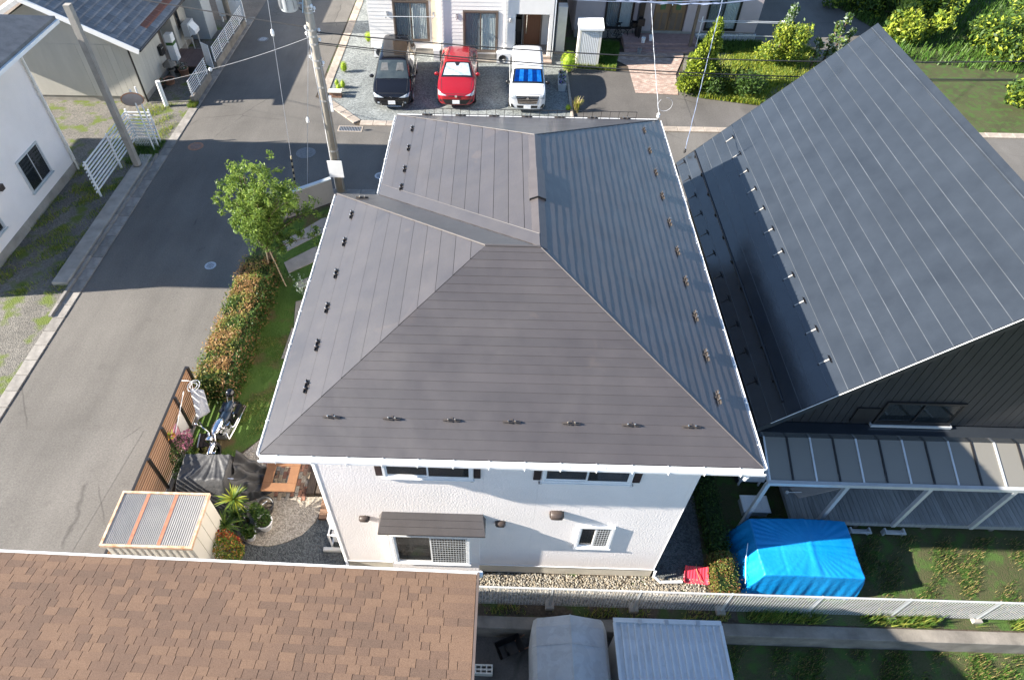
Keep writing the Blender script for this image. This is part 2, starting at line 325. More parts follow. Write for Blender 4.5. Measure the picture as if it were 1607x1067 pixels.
# --- kerbs and gutters: one stone after another
def kerb_run(root, a, b, wid, step, z0, z1, m='kerb', gap=.012):
    a, b = Vector((a[0], a[1], 0)), Vector((b[0], b[1], 0)); d = b-a; L = d.length; d.normalize(); n = max(1, round(L/step)); s = L/n
    me = MB().cham(-s/2+gap/2, s/2-gap/2, -wid/2, wid/2, z0, z1, .012).mesh('kerb_stone', M[m])
    for k in range(n):
        o = link_mesh('kerb_stone', me, root, True); p = a + d*(s*(k+.5)); o.location = p - root.location
        o.rotation_euler = (0, 0, math.atan2(d.y, d.x) + random.uniform(-.006, .006)); o.location.z = random.uniform(-.004, .004)
k1 = struct_root('kerb', (-10.86, 20, 0)); kerb_run(k1, (-10.87, -1), (-10.87, 32), .4, .6, -.05, .035, 'kerb_grey')
kerb_run(k1, (-11.12, 8), (-11.12, 17.6), .12, .6, -.05, .12, 'kerb_grey')
k2 = struct_root('kerb', (-5, 28, 0)); kerb_run(k2, (-5.05, 22.95), (-5.05, 38), .4, .6, -.05, .055); kerb_run(k2, (-4.98, 22.78), (-3.05, 20.68), .4, .55, -.05, .055)
k3 = struct_root('kerb', (5, 20.55, 0)); kerb_run(k3, (-2.9, 20.57), (30, 20.57), .4, .6, -.05, .06)
k4 = struct_root('kerb', (2, 15.27, 0)); kerb_run(k4, (-3.25, 15.27), (14, 15.27), .34, .6, -.05, .05, 'kerb_grey')
# drain grating in the corner
g = thing('drain_grating', 'steel drain grating set in the road corner by the gravel lot', 'drain', (-2.95, 20.35, 0), .0)
f = MB(); f.bx(-.55, .55, -.24, -.19, -.02, .014); f.bx(-.55, .55, .19, .24, -.02, .014); f.bx(-.55, -.5, -.19, .19, -.02, .014); f.bx(.5, .55, -.19, .19, -.02, .014)
g.location = (-3.27, 20.08, 0)
f.build('grating_frame', M['kerb'], g, local=True)
bar = MB().bx(-.012, .012, -.188, .188, -.015, .01).mesh('bar', M['steel'])
for k in range(14): o = link_mesh('bar', bar, g, True); o.location = (-.46+k*.0708, 0, 0)
MB().bx(-.5, .5, -.19, .19, -.03, .0025).build('grating_pit', M['dark_inside'], g, local=True)
def manhole(x, y, r, col, label, m2):
    t = thing('manhole_cover', label, 'manhole cover', (x, y, 0), random.uniform(0, 3), 'manhole covers in the roads')
    MB().lathe([(r, -.02), (r, .006), (r*.86, .008), (r*.84, .005), (0.001, .005)], n=24, cap=False).build('cover_ring', M[col], t, local=True)
    b = MB()
    for k in range(5):
        a = -r*.5+k*r*.25; hw = math.sqrt(max(0, (r*.7)**2-a*a)); b.bx(-hw, hw, a-r*.05, a+r*.05, .004, .011)
    b.build('cover_ribs', M[m2], t, local=True)
M['rust_brown'] = mat('rusty_iron', (.30, .15, .09), .7, .3, 8, .2)
M['iron'] = mat('cast_iron', (.13, .13, .13), .6, .3, 9, .2)
manhole(-9.73, 18.39, .33, 'rust_brown', 'rust coloured round manhole cover near the left kerb in shade', 'iron')
manhole(-9.52, 29.15, .30, 'iron', 'grey round manhole cover far up the left road', 'steel')
manhole(-6.72, 10.73, .20, 'steel', 'small pale valve cover in the road beside the tree', 'iron')
manhole(-4.86, 18.07, .42, 'iron', 'large dark manhole cover at the road junction behind the tree', 'iron')
manhole(-1.44, 16.48, .24, 'steel', 'pale ringed valve cover in the shaded street behind the house', 'iron')
# pavement patch seam on the left road
o = MB().poly([(-6.45, 3.75, .0035), (-10.2, 3.65, .0035), (-10.2, 0, .0035), (-6.9, 0, .0035)]).build('road_patch', asphalt_mat('asphalt_patch', (.128, .119, .107, 1))); o['kind'] = 'structure'

# ================================================================ MAIN HOUSE
XL, XR, Y0, D, YB, P, HE = -.61, 7.86, -.535, 7.435, 10.75, .42, 5.9
RX = XR-D/2; AX = XL+D/2; AY = Y0+D/2; HR = HE+P*D/2; YW = Y0+D; XV = XR-D
house = thing('house', 'white two storey house with brown metal hip roof in the centre', 'house', (3.6, 5.1, 0))
M['roof_metal'] = mat('brown_roof_metal', (.054, .046, .044), .47, .12, 1.6, .2, 2.6, spec=1.0, dist=.03, orand=.08, coat=.3, coatr=.12, rvar=.06, stain=((.09, .07, .058), .7, .63, .4))
M['roof_cap'] = mat('brown_cap_metal', (.08, .07, .068), .38, .1, 4, spec=.5)
roof = MB()
def underlay(pts): roof.poly([(x, y, z-.025) for x, y, z in pts])
A1, A2, R2 = (AX, AY, HR), (RX, AY, HR), (RX, 7.16, HR)
FL, FR, BL, VB, RB, BR = (XL, Y0, HE), (XR, Y0, HE), (XL, YW, HE), (XV, YW, HE), (XV, YB, HE), (XR, YB, HE)
faces = {'front': ([FL, FR, A2, A1], .17), 'left': ([BL, FL, A1], .34), 'wing_back': ([VB, BL, A1, A2], .17),
         'rear_left': ([RB, VB, A2, R2], .34), 'right': ([FR, BR, R2, A2], .1745), 'back': ([BR, RB, R2], .17)}
for k, (pts, e) in faces.items(): underlay(pts)
roof.poly([(XL, Y0, HE-.1), (XR, Y0, HE-.1), (XR, YB, HE-.1), (XV, YB, HE-.1), (XV, YW, HE-.1), (XL, YW, HE-.1)][::-1])
roofo = roof.build('roof', M['dark_metal'], house)
def clip(poly, v, lo):
    outp = []
    for i, a in enumerate(poly):
        b = poly[(i+1) % len(poly)]; ia = (a[1] >= v) if lo else (a[1] <= v); ib = (b[1] >= v) if lo else (b[1] <= v)
        if ia: outp.append(a)
        if ia != ib: t = (v-a[1])/(b[1]-a[1]); outp.append((a[0]+(b[0]-a[0])*t, v))
    return outp
def courses(pts, e, h, name, m, parent, jit=0., gap=0.):
    o = Vector(pts[0]); u = (Vector(pts[1])-o).normalized(); n = u.cross(Vector(pts[2])-o).normalized()
    if n.z < 0: n = -n
    v = n.cross(u)
    pl = [((Vector(p)-o).dot(u), (Vector(p)-o).dot(v)) for p in pts]; H = max(p[1] for p in pl); k = 0
    while k*e < H-.01:
        v0, v1 = k*e, min((k+1)*e, H); c = clip(clip(pl, v0, True), v1, False)
        lowe = sorted([q[0] for q in c if abs(q[1]-v0) < 1e-5]); higs = sorted([q[0] for q in c if abs(q[1]-v1) < 1e-5])
        k += 1
        if len(lowe) < 2: continue
        a0, a1 = lowe[0], lowe[-1]; b0, b1 = (higs[0], higs[-1]) if higs else ((a0+a1)/2,)*2
        ns = max(1, int((a1-a0)/.33)) if jit else 1
        mb = MB(); top = []; low = []; base = []; hem = []; hw_ = .013 if isinstance(m, list) else 0
        for i in range(ns+1):
            t = i/ns; hh = h + (random.uniform(-jit, jit) if jit else 0)
            low.append(o+u*(a0+(a1-a0)*t)+v*(v0-.004)+n*hh); top.append(o+u*(b0+(b1-b0)*t)+v*(v1-(gap if v1 < H-.01 else 0))+n*.0005); base.append(o+u*(a0+(a1-a0)*t)+v*v0-n*.02)
        N = ns+1; q_ = hw_/max(.01, v1-v0); hem = [a_.lerp(b_, q_) for a_, b_ in zip(low, top)]
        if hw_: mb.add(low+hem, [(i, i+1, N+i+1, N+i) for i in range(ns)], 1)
        mb.add(hem+top+base, [(i, i+1, N+i+1, N+i) for i in range(ns)])
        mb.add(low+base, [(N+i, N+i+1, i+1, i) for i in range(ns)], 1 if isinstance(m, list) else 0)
        mb.build(name, m, parent)
for k, (pts, e) in faces.items():
    courses(pts, e, {'right': .0105, 'front': .009, 'left': .012, 'rear_left': .012}.get(k, .008), 'roof_panel', M['roof_metal'], roofo, .0028 if k == 'right' else 0, .018 if 'left' in k else 0.)
# hip, valley and ridge caps
def cap(a, b, r, name='hip_cap', m='roof_cap', dz=.012):
    a, b = Vector(a)+Vector((0, 0, dz)), Vector(b)+Vector((0, 0, dz))
    return MB().tube([a, b], r, 6).build(name, M[m], roofo)
cap(FR, A2, .012, dz=.006); cap(BL, A1, .016); cap(BR, R2, .012); cap(RB, R2, .012); cap(A1, A2, .02)
v1, v2 = Vector(VB), Vector(A2)                                       # valley flashing on the rear-left slope
sl_ = Vector((1, 0, P)).normalized(); up_ = Vector((-P, 0, 1)).normalized()
fl = MB(); q = [v1+up_*.016, v2+up_*.016, v2+Vector((0, .36, 0))+up_*.018, v1+Vector((0, .42, 0))+up_*.018]
fl.prism(q, up_*.006); fl.build('valley_flashing', M['roof_metal'], roofo)
MB().tube([v1+Vector((0, .43, 0))+up_*.024, v2+Vector((0, .37, 0))+up_*.024], .006, 5).build('flashing_edge', M['roof_cap'], roofo)
rc = MB(); s1 = .17; e_ = .012                                         # ridge cap: two folded leaves
def ridge_leaf(y0, y1, half, lift):
    zt = HR+lift; pts = [(RX-half, y0, HR-P*half+lift), (RX, y0, zt), (RX+half, y0, HR-P*half+lift), (RX+half, y0, HR-P*half-.004), (RX-half, y0, HR-P*half-.004)]
    return MB().prism(pts, (0, y1-y0, 0))
ridge_leaf(3.16, 7.2, .14, .016).build('ridge_cap', M['roof_cap'], roofo)
ridge_leaf(4.72, 5.75, .17, .062).build('ridge_vent', M['roof_cap'], roofo)
MB().prism([(RX-.17, 4.716, HR-P*.17-.004), (RX-.17, 4.716, HR-P*.17+.062), (RX, 4.716, HR+.062), (RX+.17, 4.716, HR-P*.17+.062), (RX+.17, 4.716, HR-P*.17-.004)], (0, -.004, 0)).build('vent_louvre', M['black'], roofo)
# snow guards
gm = MB()                                                              # local frame: x along the eave, y up the slope, z out
gm.bx(-.02, .02, -.03, .06, .0, .006); gm.bx(-.15, .15, -.012, -.006, .006, .05); gm.bx(-.15, .15, -.006, .028, .006, .011)
gm.bx(-.075, -.05, -.02, .03, .011, .045); gm.bx(.05, .075, -.02, .03, .011, .045)
M['guard_metal'] = mat('brown_guard_metal', (.10, .085, .075), .35, .2, 9, metal=.4)
gme = gm.mesh('snow_guard', M['guard_metal'])
nub = MB().lathe([(.012, 0), (.012, .03), (.006, .036)], n=8).mesh('bolt', M['chrome'])
def guard(parent, x, y, z, ang, pitch, gme=gme):
    o = link_mesh('snow_guard', gme, parent, True); o.location = Vector((x, y, z))-wloc(parent)
    o.rotation_euler = (Matrix.Rotation(ang, 3, 'Z') @ Matrix.Rotation(pitch, 3, 'X')).to_euler()
    for s in (-.06, .06): b = link_mesh('bolt', nub, o, True); b.location = (s, .012, .045)
pt = math.atan(P)
for x in (.54, 1.58, 2.61, 3.64, 4.66, 5.68, 6.71): guard(house, x, .065, HE+P*(.065-Y0)+.012, 0, pt)
for y in (5.74, 4.76, 3.72, 2.71, 1.71, .72): guard(house, -.035, y, HE+P*(-.035-XL)+.012, -math.pi/2, pt)
for y in (9.58, 8.63, 7.66, 6.88): guard(house, .985, y, HE+P*(.985-XV)+.012, -math.pi/2, pt)
for i, y in enumerate((9.73, 8.73, 7.73, 6.74, 5.72, 4.71, 3.74, 2.72, 1.7, .71)): guard(house, 7.265+.004*i, y, HE+P*(XR-7.265)+.012, math.pi/2, pt)
for x in (1.3, 2.25, 3.2, 4.13, 5.05, 5.98, 6.9): guard(house, x, YB-.1, HE+.055, math.pi, pt)
guard(house, .1, YW-.45, HE+P*.45+.012, math.pi, pt)
# snow fence rail along the back eave
sf = MB(); z0, z1 = HE+.08, HE+.26; yy = YB-.06
for z in (z0, z1): sf.tube([(1.25, yy, z), (7.2, yy, z)], .009, 5)
sf.build('snow_fence_rail', M['dark_metal'], house)
pm = MB().tube([(0, 0, z0-.06), (0, 0, z1)], .007, 5).mesh('snow_fence_bar', M['dark_metal'])
for k in range(25): o = link_mesh('snow_fence_bar', pm, house, True); o.location = Vector((1.25+k*.248, yy, 0))-house.location
# gutters
def gutter(a, b, outv, w=.125, name='gutter', hooks=.6, d=.1):
    a, b, ov = Vector(a), Vector(b), Vector(outv); L = (b-a).length; t = (b-a).normalized()
    prof = [(0, .0), (0, -d), (w*.15, -d-.01), (w*.75, -d-.004), (w, -d*.6), (w+.004, .004), (w-.012, .004), (w-.014, -d*.5), (w*.6, -d+.03), (w*.2, -d+.025), (.012, -.02)]
    g_ = MB().prism([a+ov*x+Vector((0, 0, z)) for x, z in prof], b-a); o = g_.build(name, M['white'], house)
    hk = MB(); n = int(L/hooks)
    for k in range(n):
        p = a+t*(hooks*(k+.5)); hk.tube([p+Vector((0, 0, .012)), p+ov*w*.55+Vector((0, 0, .02)), p+ov*(w+.012)+Vector((0, 0, -.004)), p+ov*(w+.012)+Vector((0, 0, -d*.7))], .008, 5)
    if n: hk.build('gutter_hooks', M['white_metal'], o)
    return o
gz = HE-.012
gutter((XL-.02, Y0-.012, gz), (XR+.02, Y0-.012, gz), (0, -1, 0), .115, d=.10)
gutter((XL-.012, YW, gz), (XL-.012, Y0, gz), (-1, 0, 0), .055, d=.09, hooks=.9)
gutter((XV-.012, YB, gz), (XV-.012, YW+.08, gz), (-1, 0, 0), .055, d=.09, hooks=.9)
gutter((XR+.012, Y0, gz), (XR+.012, YB, gz), (1, 0, 0), .06, d=.09, hooks=.9)
gutter((XR, YB+.012, gz), (XV, YB+.012, gz), (0, 1, 0), .06, d=.09, hooks=9)
fb = MB(); fb.bx(XL+.02, XR-.02, Y0+.02, Y0+.05, HE-.19, HE-.03); fb.bx(XL+.02, XL+.05, Y0+.06, YW-.02, HE-.19, HE-.03); fb.bx(XR-.05, XR-.02, Y0+.06, YB-.02, HE-.19, HE-.03)
fb.build('fascia', M['white'], roofo)
# gutter outlet funnel and downpipe at the right front corner
MB().lathe([(.045, 0), (.04, -.06), (.03, -.12)], (7.6, Y0-.09, HE-.12), 12).build('gutter_outlet', M['white'], house)
# walls
YBW, XW = 10.2, 7.215
wl = MB(); wl.bx(.02, XW-.02, .02, 6.32, .43, 5.8); wl.bx(.98, XW-.02, 6.32, YBW, .43, 5.8)
wl.build('wall', M['white_wall'], house)
for a, b in ((0, .09), (.092, 3.17), (3.172, 4.24), (4.242, 7.125), (7.127, XW)):
    MB().bx(a, b, -.004, .018, .45, 5.79).build('siding_panel', M['white_wall'], house)
fd = MB(); fd.bx(.01, XW-.01, .006, 6.3, -.05, .42); fd.bx(1.0, XW-.03, 6.3, YBW-.03, -.05, .42)
fd.build('foundation', mat('foundation_render', (.52, .48, .40), .85, .14, 2), house)
fs = MB(); fs.bx(-.02, XW+.02, -.02, .0, .425, .448); fs.bx(-.03, 0, 0, 6.3, .425, .448); fs.bx(XW, XW+.03, 0, YBW, .425, .448)
fs.build('drip_flashing', M['white'], house)
# windows
def sliding_window(x0, x1, z0, z1, y, parent, fr=.05, proud=.045, inner='dark_inside', lattice=None, frame='white', sash=.035, screen=None, rail=False):
    wf = MB(); wf.bx(x0, x1, y-proud, y+.01, z0, z0+fr); wf.bx(x0, x1, y-proud, y+.01, z1-fr, z1)
    wf.bx(x0, x0+fr, y-proud, y+.01, z0+fr, z1-fr); wf.bx(x1-fr, x1, y-proud, y+.01, z0+fr, z1-fr)
    o = wf.build('window', M[frame], parent); xm = (x0+x1)/2
    sl2 = MB(); sl2.bx(x0-.03, x1+.03, y-proud-.02, y+.01, z0-.025, z0-.002); sl2.build('sill', M[frame], o)
    for i, (a, b, yo) in enumerate(((x0+fr, xm+.02, -.012), (xm-.02, x1-fr, -.03))):
        sb = MB()
        for q in ((a, b, z0+fr, z0+fr+sash), (a, b, z1-fr-sash, z1-fr), (a, a+sash, z0+fr+sash, z1-fr-sash), (b-sash, b, z0+fr+sash, z1-fr-sash)):
            sb.bx(q[0], q[1], y+yo-.006, y+yo+.012, q[2], q[3])
        sb.build('sash', M[frame], o)
        MB().bx(a+sash, b-sash, y+yo, y+yo+.004, z0+fr+sash, z1-fr-sash).build('pane', M['pane'], o)
    bk = MB(); bk.poly([(x0+fr, y+.0155, z0+fr), (x1-fr, y+.0155, z0+fr), (x1-fr, y+.0155, z1-fr), (x0+fr, y+.0155, z1-fr)]); bk.build('room_behind', M[inner], o)
    cu = MB(); cu.grid(lambda u, v: (xm+.03+(x1-fr-xm-.05)*u, y+.006+.004*math.sin(u*55), z0+fr+.03+(z1-z0-2*fr-.05)*v*(.62+.38*(u > .35))), 60, 2); cu.build('curtain', M['curtain_in'], o)
    if lattice:
        lb = MB(); a, b, n1, n2 = lattice
        for k in range(n1+1): x = a+(b-a)*k/n1; lb.bx(x-.005, x+.005, y-.041, y-.036, z0+fr+sash, z1-fr-sash)
        for k in range(n2+1): z = z0+fr+sash+(z1-z0-2*fr-2*sash)*k/n2; lb.bx(a, b, y-.046, y-.0415, z-.005, z+.005)
        lb.build('lattice', M['alu'], o)
    return o
M['curtain_in'] = mat('indoor_curtain', (.30, .31, .30), .9, .25, 7)
M['room_a'] = mat('room_contents', (.03, .03, .032), .8, .5, 9, col2=(.22, .21, .19))
def shutters(x0, x1, z0, z1):
    sm = MB(); sm.bx(x0, x1, -.03, -.004, z0, z1)
    n = 12
    for k in range(n): z = z0+.03+(z1-z0-.06)*k/n; sm.prism([(x0+.015, -.03, z), (x0+.015, -.042, z+.008), (x0+.015, -.03, z+(z1-z0-.06)/n*.8)], (x1-x0-.03, 0, 0))
    sm.build('shutter', M['shutter'], house)
M['shutter'] = mat('dark_brown_shutter', (.035, .02, .018), .5, .15, 6)
sliding_window(1.26, 2.98, 4.38, 5.45, -.004, house, inner='room_a'); shutters(1.12, 1.25, 4.42, 5.45); shutters(2.99, 3.12, 4.42, 5.45)
sliding_window(4.28, 5.98, 4.38, 5.45, -.004, house, inner='room_a'); shutters(4.12, 4.26, 4.42, 5.45); shutters(6.0, 6.14, 4.42, 5.45)
for x in (1.26, 2.96, 4.26, 6.0): MB().bx(x-.03, x+.03, -.05, -.004, 4.31, 4.34).build('shutter_catch', M['dark_metal'], house)
# bay with hooded window
bay = MB(); bay.bx(1.12, 3.12, -.19, -.005, .45, 2.66); bayo = bay.build('bay', M['white_wall'], house)
sliding_window(1.22, 2.9, .93, 2.3, -.19, house, lattice=(2.07, 2.84, 13, 11))
hd = MB(); hy, hz, wz = -.36, 2.64, 2.93
hd.add([(1.0, hy, hz), (3.24, hy, hz), (3.17, -.004, wz), (1.08, -.004, wz), (1.0, -.004, hz+.10), (3.24, -.004, hz+.10), (1.0, hy, hz-.05), (3.24, hy, hz-.05), (1.0, -.004, hz-.05), (3.24, -.004, hz-.05)],
       [(0, 1, 2, 3), (1, 5, 2), (0, 3, 4), (0, 6, 7, 1), (6, 8, 9, 7), (1, 7, 9, 5), (0, 4, 8, 6)])
hoodo = hd.build('window_hood', M['roof_metal'], house)
for t in (.34, .67):
    y = hy+(-.004-hy)*t; z = hz+(wz-hz)*t; a, b = 1.03+.08*t, 3.21-.07*t
    MB().tube([(a, y, z+.001), (b, y, z+.001)], .003, 5).build('hood_seam', M['dark_metal'], hoodo)
def vent(x, z, s):
    o = MB().lathe([(.001, -s), (s*.62, -s*.98), (s*.78, -s*.8), (s*.82, 0), (s*.78, s*.8), (s*.62, s*.98), (.001, s)], (x, -.45*s, z), 18, axis='x').build('vent_hood', M['vent'], house, True)
    for k in (-1, 1): MB().prism([(x+k*(s+.002), s*a if a < -.01 else a, z+s*b) for a, b in [(-.004, .5), (-.5, .5), (-.9, .2), (-.9, -.2), (-.4, -.5), (-.004, -.5)]], (k*.012, 0, 0)).build('hood_cheek', M['vent'], o)
M['vent'] = mat('brown_vent_metal', (.06, .045, .038), .45, .15, 8)
vent(.68, 2.66, .095); vent(3.55, 2.61, .095); vent(4.69, 3.1, .13)
sliding_window(5.22, 5.98, 1.6, 2.58, -.004, house, lattice=(5.63, 5.91, 5, 9), proud=.06)
# corner trims and downpipes
for a in (-.012, XW): MB().bx(a, a+.012, -.012, .06, .45, 5.78).build('corner_trim', M['white'], house)
MB().tube([(-.06, .05, 5.7), (-.06, .05, .5), (.02, -.14, .3), (.12, -.28, .06)], .035, 8).build('downpipe', M['white'], house)
MB().tube([(XW+.05, -.02, .38), (XW+.05, -.06, .2), (7.42, -.16, .1), (7.95, -.12, .06)], .035, 8).build('downpipe', M['white'], house)
# ================================================================ DARK ROOFED HOUSE ON THE RIGHT
rh = thing('house', 'house with steep glossy charcoal metal roof right of the white house', 'house', (13.9, 7, 0))
M['black_roof'] = mat('charcoal_roof_metal', (.025, .030, .037), .17, .16, 1.5, .16, 2.2, spec=.6, dist=.03, orand=.08, rvar=.07)
M['seam_edge'] = mat('seam_highlight', (.085, .095, .108), .45, .5, 1.2, col2=(.03, .035, .04), stretch=(.5, 1.0, .5))  # highlight along each course's hem, painted as a paler strip
M['black_siding'] = mat('charcoal_siding', (.022, .023, .026), .5, .15, 3)
ex, ez, ya, yb_, rx, rz = 9.32, 3.25, 2.15, 12.75, 13.9, 7.85
rb = MB(); rb.prism([(ex, ya+.02, ez-.03), (rx, ya+.02, rz-.03), (2*rx-ex, ya+.02, ez-.03), (2*rx-ex-.25, ya+.02, ez-.05), (rx, ya+.02, rz-.3), (ex+.25, ya+.02, ez-.05)], (0, yb_-ya-.04, 0))
rro = rb.build('roof', M['black_siding'], rh)
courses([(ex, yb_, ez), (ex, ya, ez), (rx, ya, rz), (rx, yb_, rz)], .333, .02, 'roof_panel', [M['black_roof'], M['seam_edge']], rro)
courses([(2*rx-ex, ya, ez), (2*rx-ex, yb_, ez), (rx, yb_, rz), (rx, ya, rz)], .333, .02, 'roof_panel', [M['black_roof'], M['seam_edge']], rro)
MB().prism([(rx-.14, ya-.01, rz-.12), (rx, ya-.01, rz+.02), (rx+.14, ya-.01, rz-.12), (rx+.14, ya-.01, rz-.15), (rx, ya-.01, rz-.01), (rx-.14, ya-.01, rz-.15)], (0, yb_-ya+.02, 0)).build('ridge_cap', M['black_roof'], rro)
for y in (ya-.02, yb_): MB().prism([(ex-.02, y, ez-.2), (rx, y, rz-.2), (rx, y, rz+.0), (ex-.02, y, ez+.0)], (0, .02, 0)).build('verge_board', M['black_siding'], rro)
vt = MB(); vt.tube([(ex+.2, ya-.025, ez+.2), (rx, ya-.025, rz+.012)], .009, 5); vt.build('verge_trim', M['white_metal'], rro)
gable = MB(); gable.prism([(ex+.55, 2.62, 0), (2*rx-ex-.55, 2.62, 0), (2*rx-ex-.55, 2.62, ez+.2), (rx, 2.62, rz-.35), (ex+.55, 2.62, ez+.2)], (0, 9.7, 0))
gwo = gable.build('wall', M['black_siding'], rh)
for k in range(30):                                                    # vertical siding boards of the gable
    x = ex+.62+k*.19; zt = min(ez+.12+max(0, (x-ex-.55))*1.0, rz-.4)
    if x > rx: zt = ez+.12+max(0, (2*rx-ex-.55-x-.18))*1.0
    if k < 30: MB().bx(x, x+.176, 2.60, 2.619, 2.9, max(3.0, zt)).build('siding_board', M['black_siding'], gwo)
MB().bx(ex+.2, 2*rx-ex-.2, 2.30, 2.60, 2.66, 2.86).build('eave_beam', M['black_roof'], rh)
sliding_window(12.15, 13.9, 2.95, 3.75, 2.60, rh, frame='dark_metal'); MB().bx(12.1, 13.95, 2.50, 2.595, 2.88, 2.945).build('window_ledge', M['alu'], rh)
sliding_window(11.2, 13.6, .5, 2.4, 2.62, rh, frame='alu')
MB().bx(11.6, 12.1, 2.56, 2.6, 3.0, 3.5).build('louvre', M['dark_metal'], gwo)
rpt = math.atan(1.004)
gm2 = MB(); gm2.bx(-.014, .014, -.28, .03, .0, .006); gm2.bx(-.10, .10, -.006, .0, .006, .06); gm2.bx(-.10, .10, 0, .02, .006, .012)
gme2 = gm2.mesh('snow_guard', M['dark_metal'])
arm = MB().bx(-.016, .016, -.24, .02, .004, .012).mesh('guard_arm', mat('dull_guard_arm', (.34, .32, .29), .55, .2, 8))
for k in range(11):
    o = link_mesh('snow_guard', gme2, rh, True); o.location = Vector((10.66, 12.12-.908*k, ez+1.0004*(10.66-ex)*1.004+.02))-rh.location
    R_ = Matrix.Rotation(-math.pi/2, 3, 'Z') @ Matrix.Rotation(rpt, 3, 'X'); o.rotation_euler = R_.to_euler(); link_mesh('guard_arm', arm, o, True)
for k in range(11):
    o = link_mesh('snow_guard', gme2, rh, True); o.location = Vector((9.5, 12.53-.92*k, ez+(9.5-ex)*1.004+.02))-rh.location; o.rotation_euler = R_.to_euler()
pr = MB(); px_ = 9.775; pz_ = ez+(px_-ex)*1.004+.06; pr.tube([(px_, yb_-.05, pz_), (px_, 2.5, pz_)], .028, 8)
for k in range(10): y = 12.4-k*1.03; pr.box((px_, y, pz_-.03), (.09, .06, .07))
pr.build('snow_stop_rail', M['black'], rh)
# terrace: polycarbonate roof, posts and deck
ter = thing('terrace_canopy', 'grey translucent panel canopy on pale posts over the right deck', 'canopy', (11.9, 1.9, 0))
M['poly'] = glass_mat('smoked_polycarbonate', (.20, .19, .165), .86, .25)
fz, rz_ = 2.33, 2.72; yf, yr = 1.36, 2.48
n_p = 16
for k in range(n_p):
    x0 = 9.66+k*.53; p = [(x0+.02, yf, fz), (x0+.51, yf, fz), (x0+.51, yr, rz_), (x0+.02, yr, rz_)]
    MB().prism(p, (0, 0, .006)).build('canopy_panel', M['poly'], ter)
    MB().prism([(x0-.02, yf-.01, fz+.008), (x0+.02, yf-.01, fz+.008), (x0+.02, yr, rz_+.008), (x0-.02, yr, rz_+.008)], (0, 0, .02)).build('rafter_cap', M['alu'] if k % 2 == 0 else M['dark_metal'], ter)
MB().bx(9.6, 18.2, yf-.1, yf-.012, fz-.09, fz+.02).build('front_beam', M['alu'], ter)
MB().bx(9.6, 18.2, yr+.005, yr+.06, rz_-.08, rz_+.04).build('rear_beam', M['dark_metal'], ter)
MB().bx(9.6, 9.64, yf, yr, fz-.04, fz+.03).build('side_beam', M['alu'], ter)
for x in (9.63, 11.43, 13.3, 15.2, 17.1): MB().bx(x-.045, x+.045, yf-.1, yf-.014, .02 if x < 10 else .42, fz-.09).build('post', M['alu'], ter)
deck = thing('deck', 'weathered grey plank deck below the terrace canopy', 'deck', (13.5, 2, 0))
M['deck'] = mat('weathered_deck_boards', (.24, .25, .25), .75, .25, 3, .3, 30, stretch=(10, .6, 1), orand=.14)
for k in range(56):
    x = 10.92+k*.127; MB().bx(x, x+.118, 1.42, 2.59, .36, .40).build('plank', M['deck'], deck)
MB().bx(10.88, 18.1, 1.36, 1.414, .26, .405).build('fascia_board', M['deck'], deck); MB().bx(10.86, 10.915, 1.42, 2.59, .26, .405).build('fascia_board', M['deck'], deck)
for x in (10.95, 12.6, 14.3, 16, 17.8): MB().bx(x-.05, x+.05, 1.44, 1.54, 0, .36).build('joist_post', M['concrete_dark'], deck)
tag(MB().prism([(11.05, 2.28, .408), (11.2, 1.98, .408), (12.5, 2.33, .408), (12.5, 2.4, .408)], (0, 0, .03)).build('mat', mat('beige_mat', (.42, .37, .33), .9, .1, 6, .2)), 'beige folded mat lying on the grey deck planks', 'mat')
st = MB(); st.tube([(10.95, 2.12, .46), (11.3, 2.14, .46)], .014, 6); st.lathe([(.001, 0), (.04, .01), (.04, .06), (.001, .07)], (10.93, 2.12, .43), 10)
tag(st.build('stick', M['white']), 'white stick with round knob lying on the deck edge', 'stick')
for i, x in enumerate((12.35, 13.2)):
    s_ = MB(); s_.bx(x, x+.5, 1.18, 1.23, .18, .22); s_.bx(x, x+.04, 1.23, 1.34, 0, .22); s_.bx(x+.46, x+.5, 1.23, 1.34, 0, .22); s_.bx(x, x+.5, 1.28, 1.33, .1, .13)
    tag(s_.build('step_stand', M['alu']), ('small metal step at the deck front nearer the blue sheet', 'small metal step at the deck front farther from the blue sheet')[i], 'step', 'steps in front of the deck')
tk = thing('fuel_tank', 'white boxy fuel tank by the terrace corner post', 'tank', (10.2, 2.75, 0))
b = MB(); b.cham(9.86, 10.5, 2.5, 3.0, .28, 1.05, .05); to = b.build('tank_body', M['white_metal'], tk)
for k in range(3): MB().bx(10.0, 10.38-.05*k, 2.494, 2.499, .8-.05*k, .815-.05*k).build('print_line', M['steel'], to)
lg = MB()
for x in (9.92, 10.44):
    for y in (2.56, 2.94): lg.bx(x-.02, x+.02, y-.02, y+.02, 0, .28)
lg.build('legs', M['white_metal'], tk); MB().lathe([(.05, 1.05), (.05, 1.1), (.03, 1.12)], (10.3, 2.75, 0), 10).build('filler_cap', M['dark_metal'], tk)
bxo = thing('storage_box', 'low white storage box with panelled lid beside canopy post', 'box', (10.1, 1.95, 0))
b = MB(); b.bx(9.80, 10.43, 1.66, 2.08, 0, .25); b.build('box_body', M['alu'], bxo)
lid = MB(); lid.cham(9.77, 10.46, 1.63, 2.11, .252, .30, .02); lo = lid.build('lid', M['white'], bxo)
for x in (9.87, 10.07, 10.27): MB().cham(x-.02, x+.14, 1.68, 2.06, .302, .312, .006).build('lid_panel', M['white'], lo)

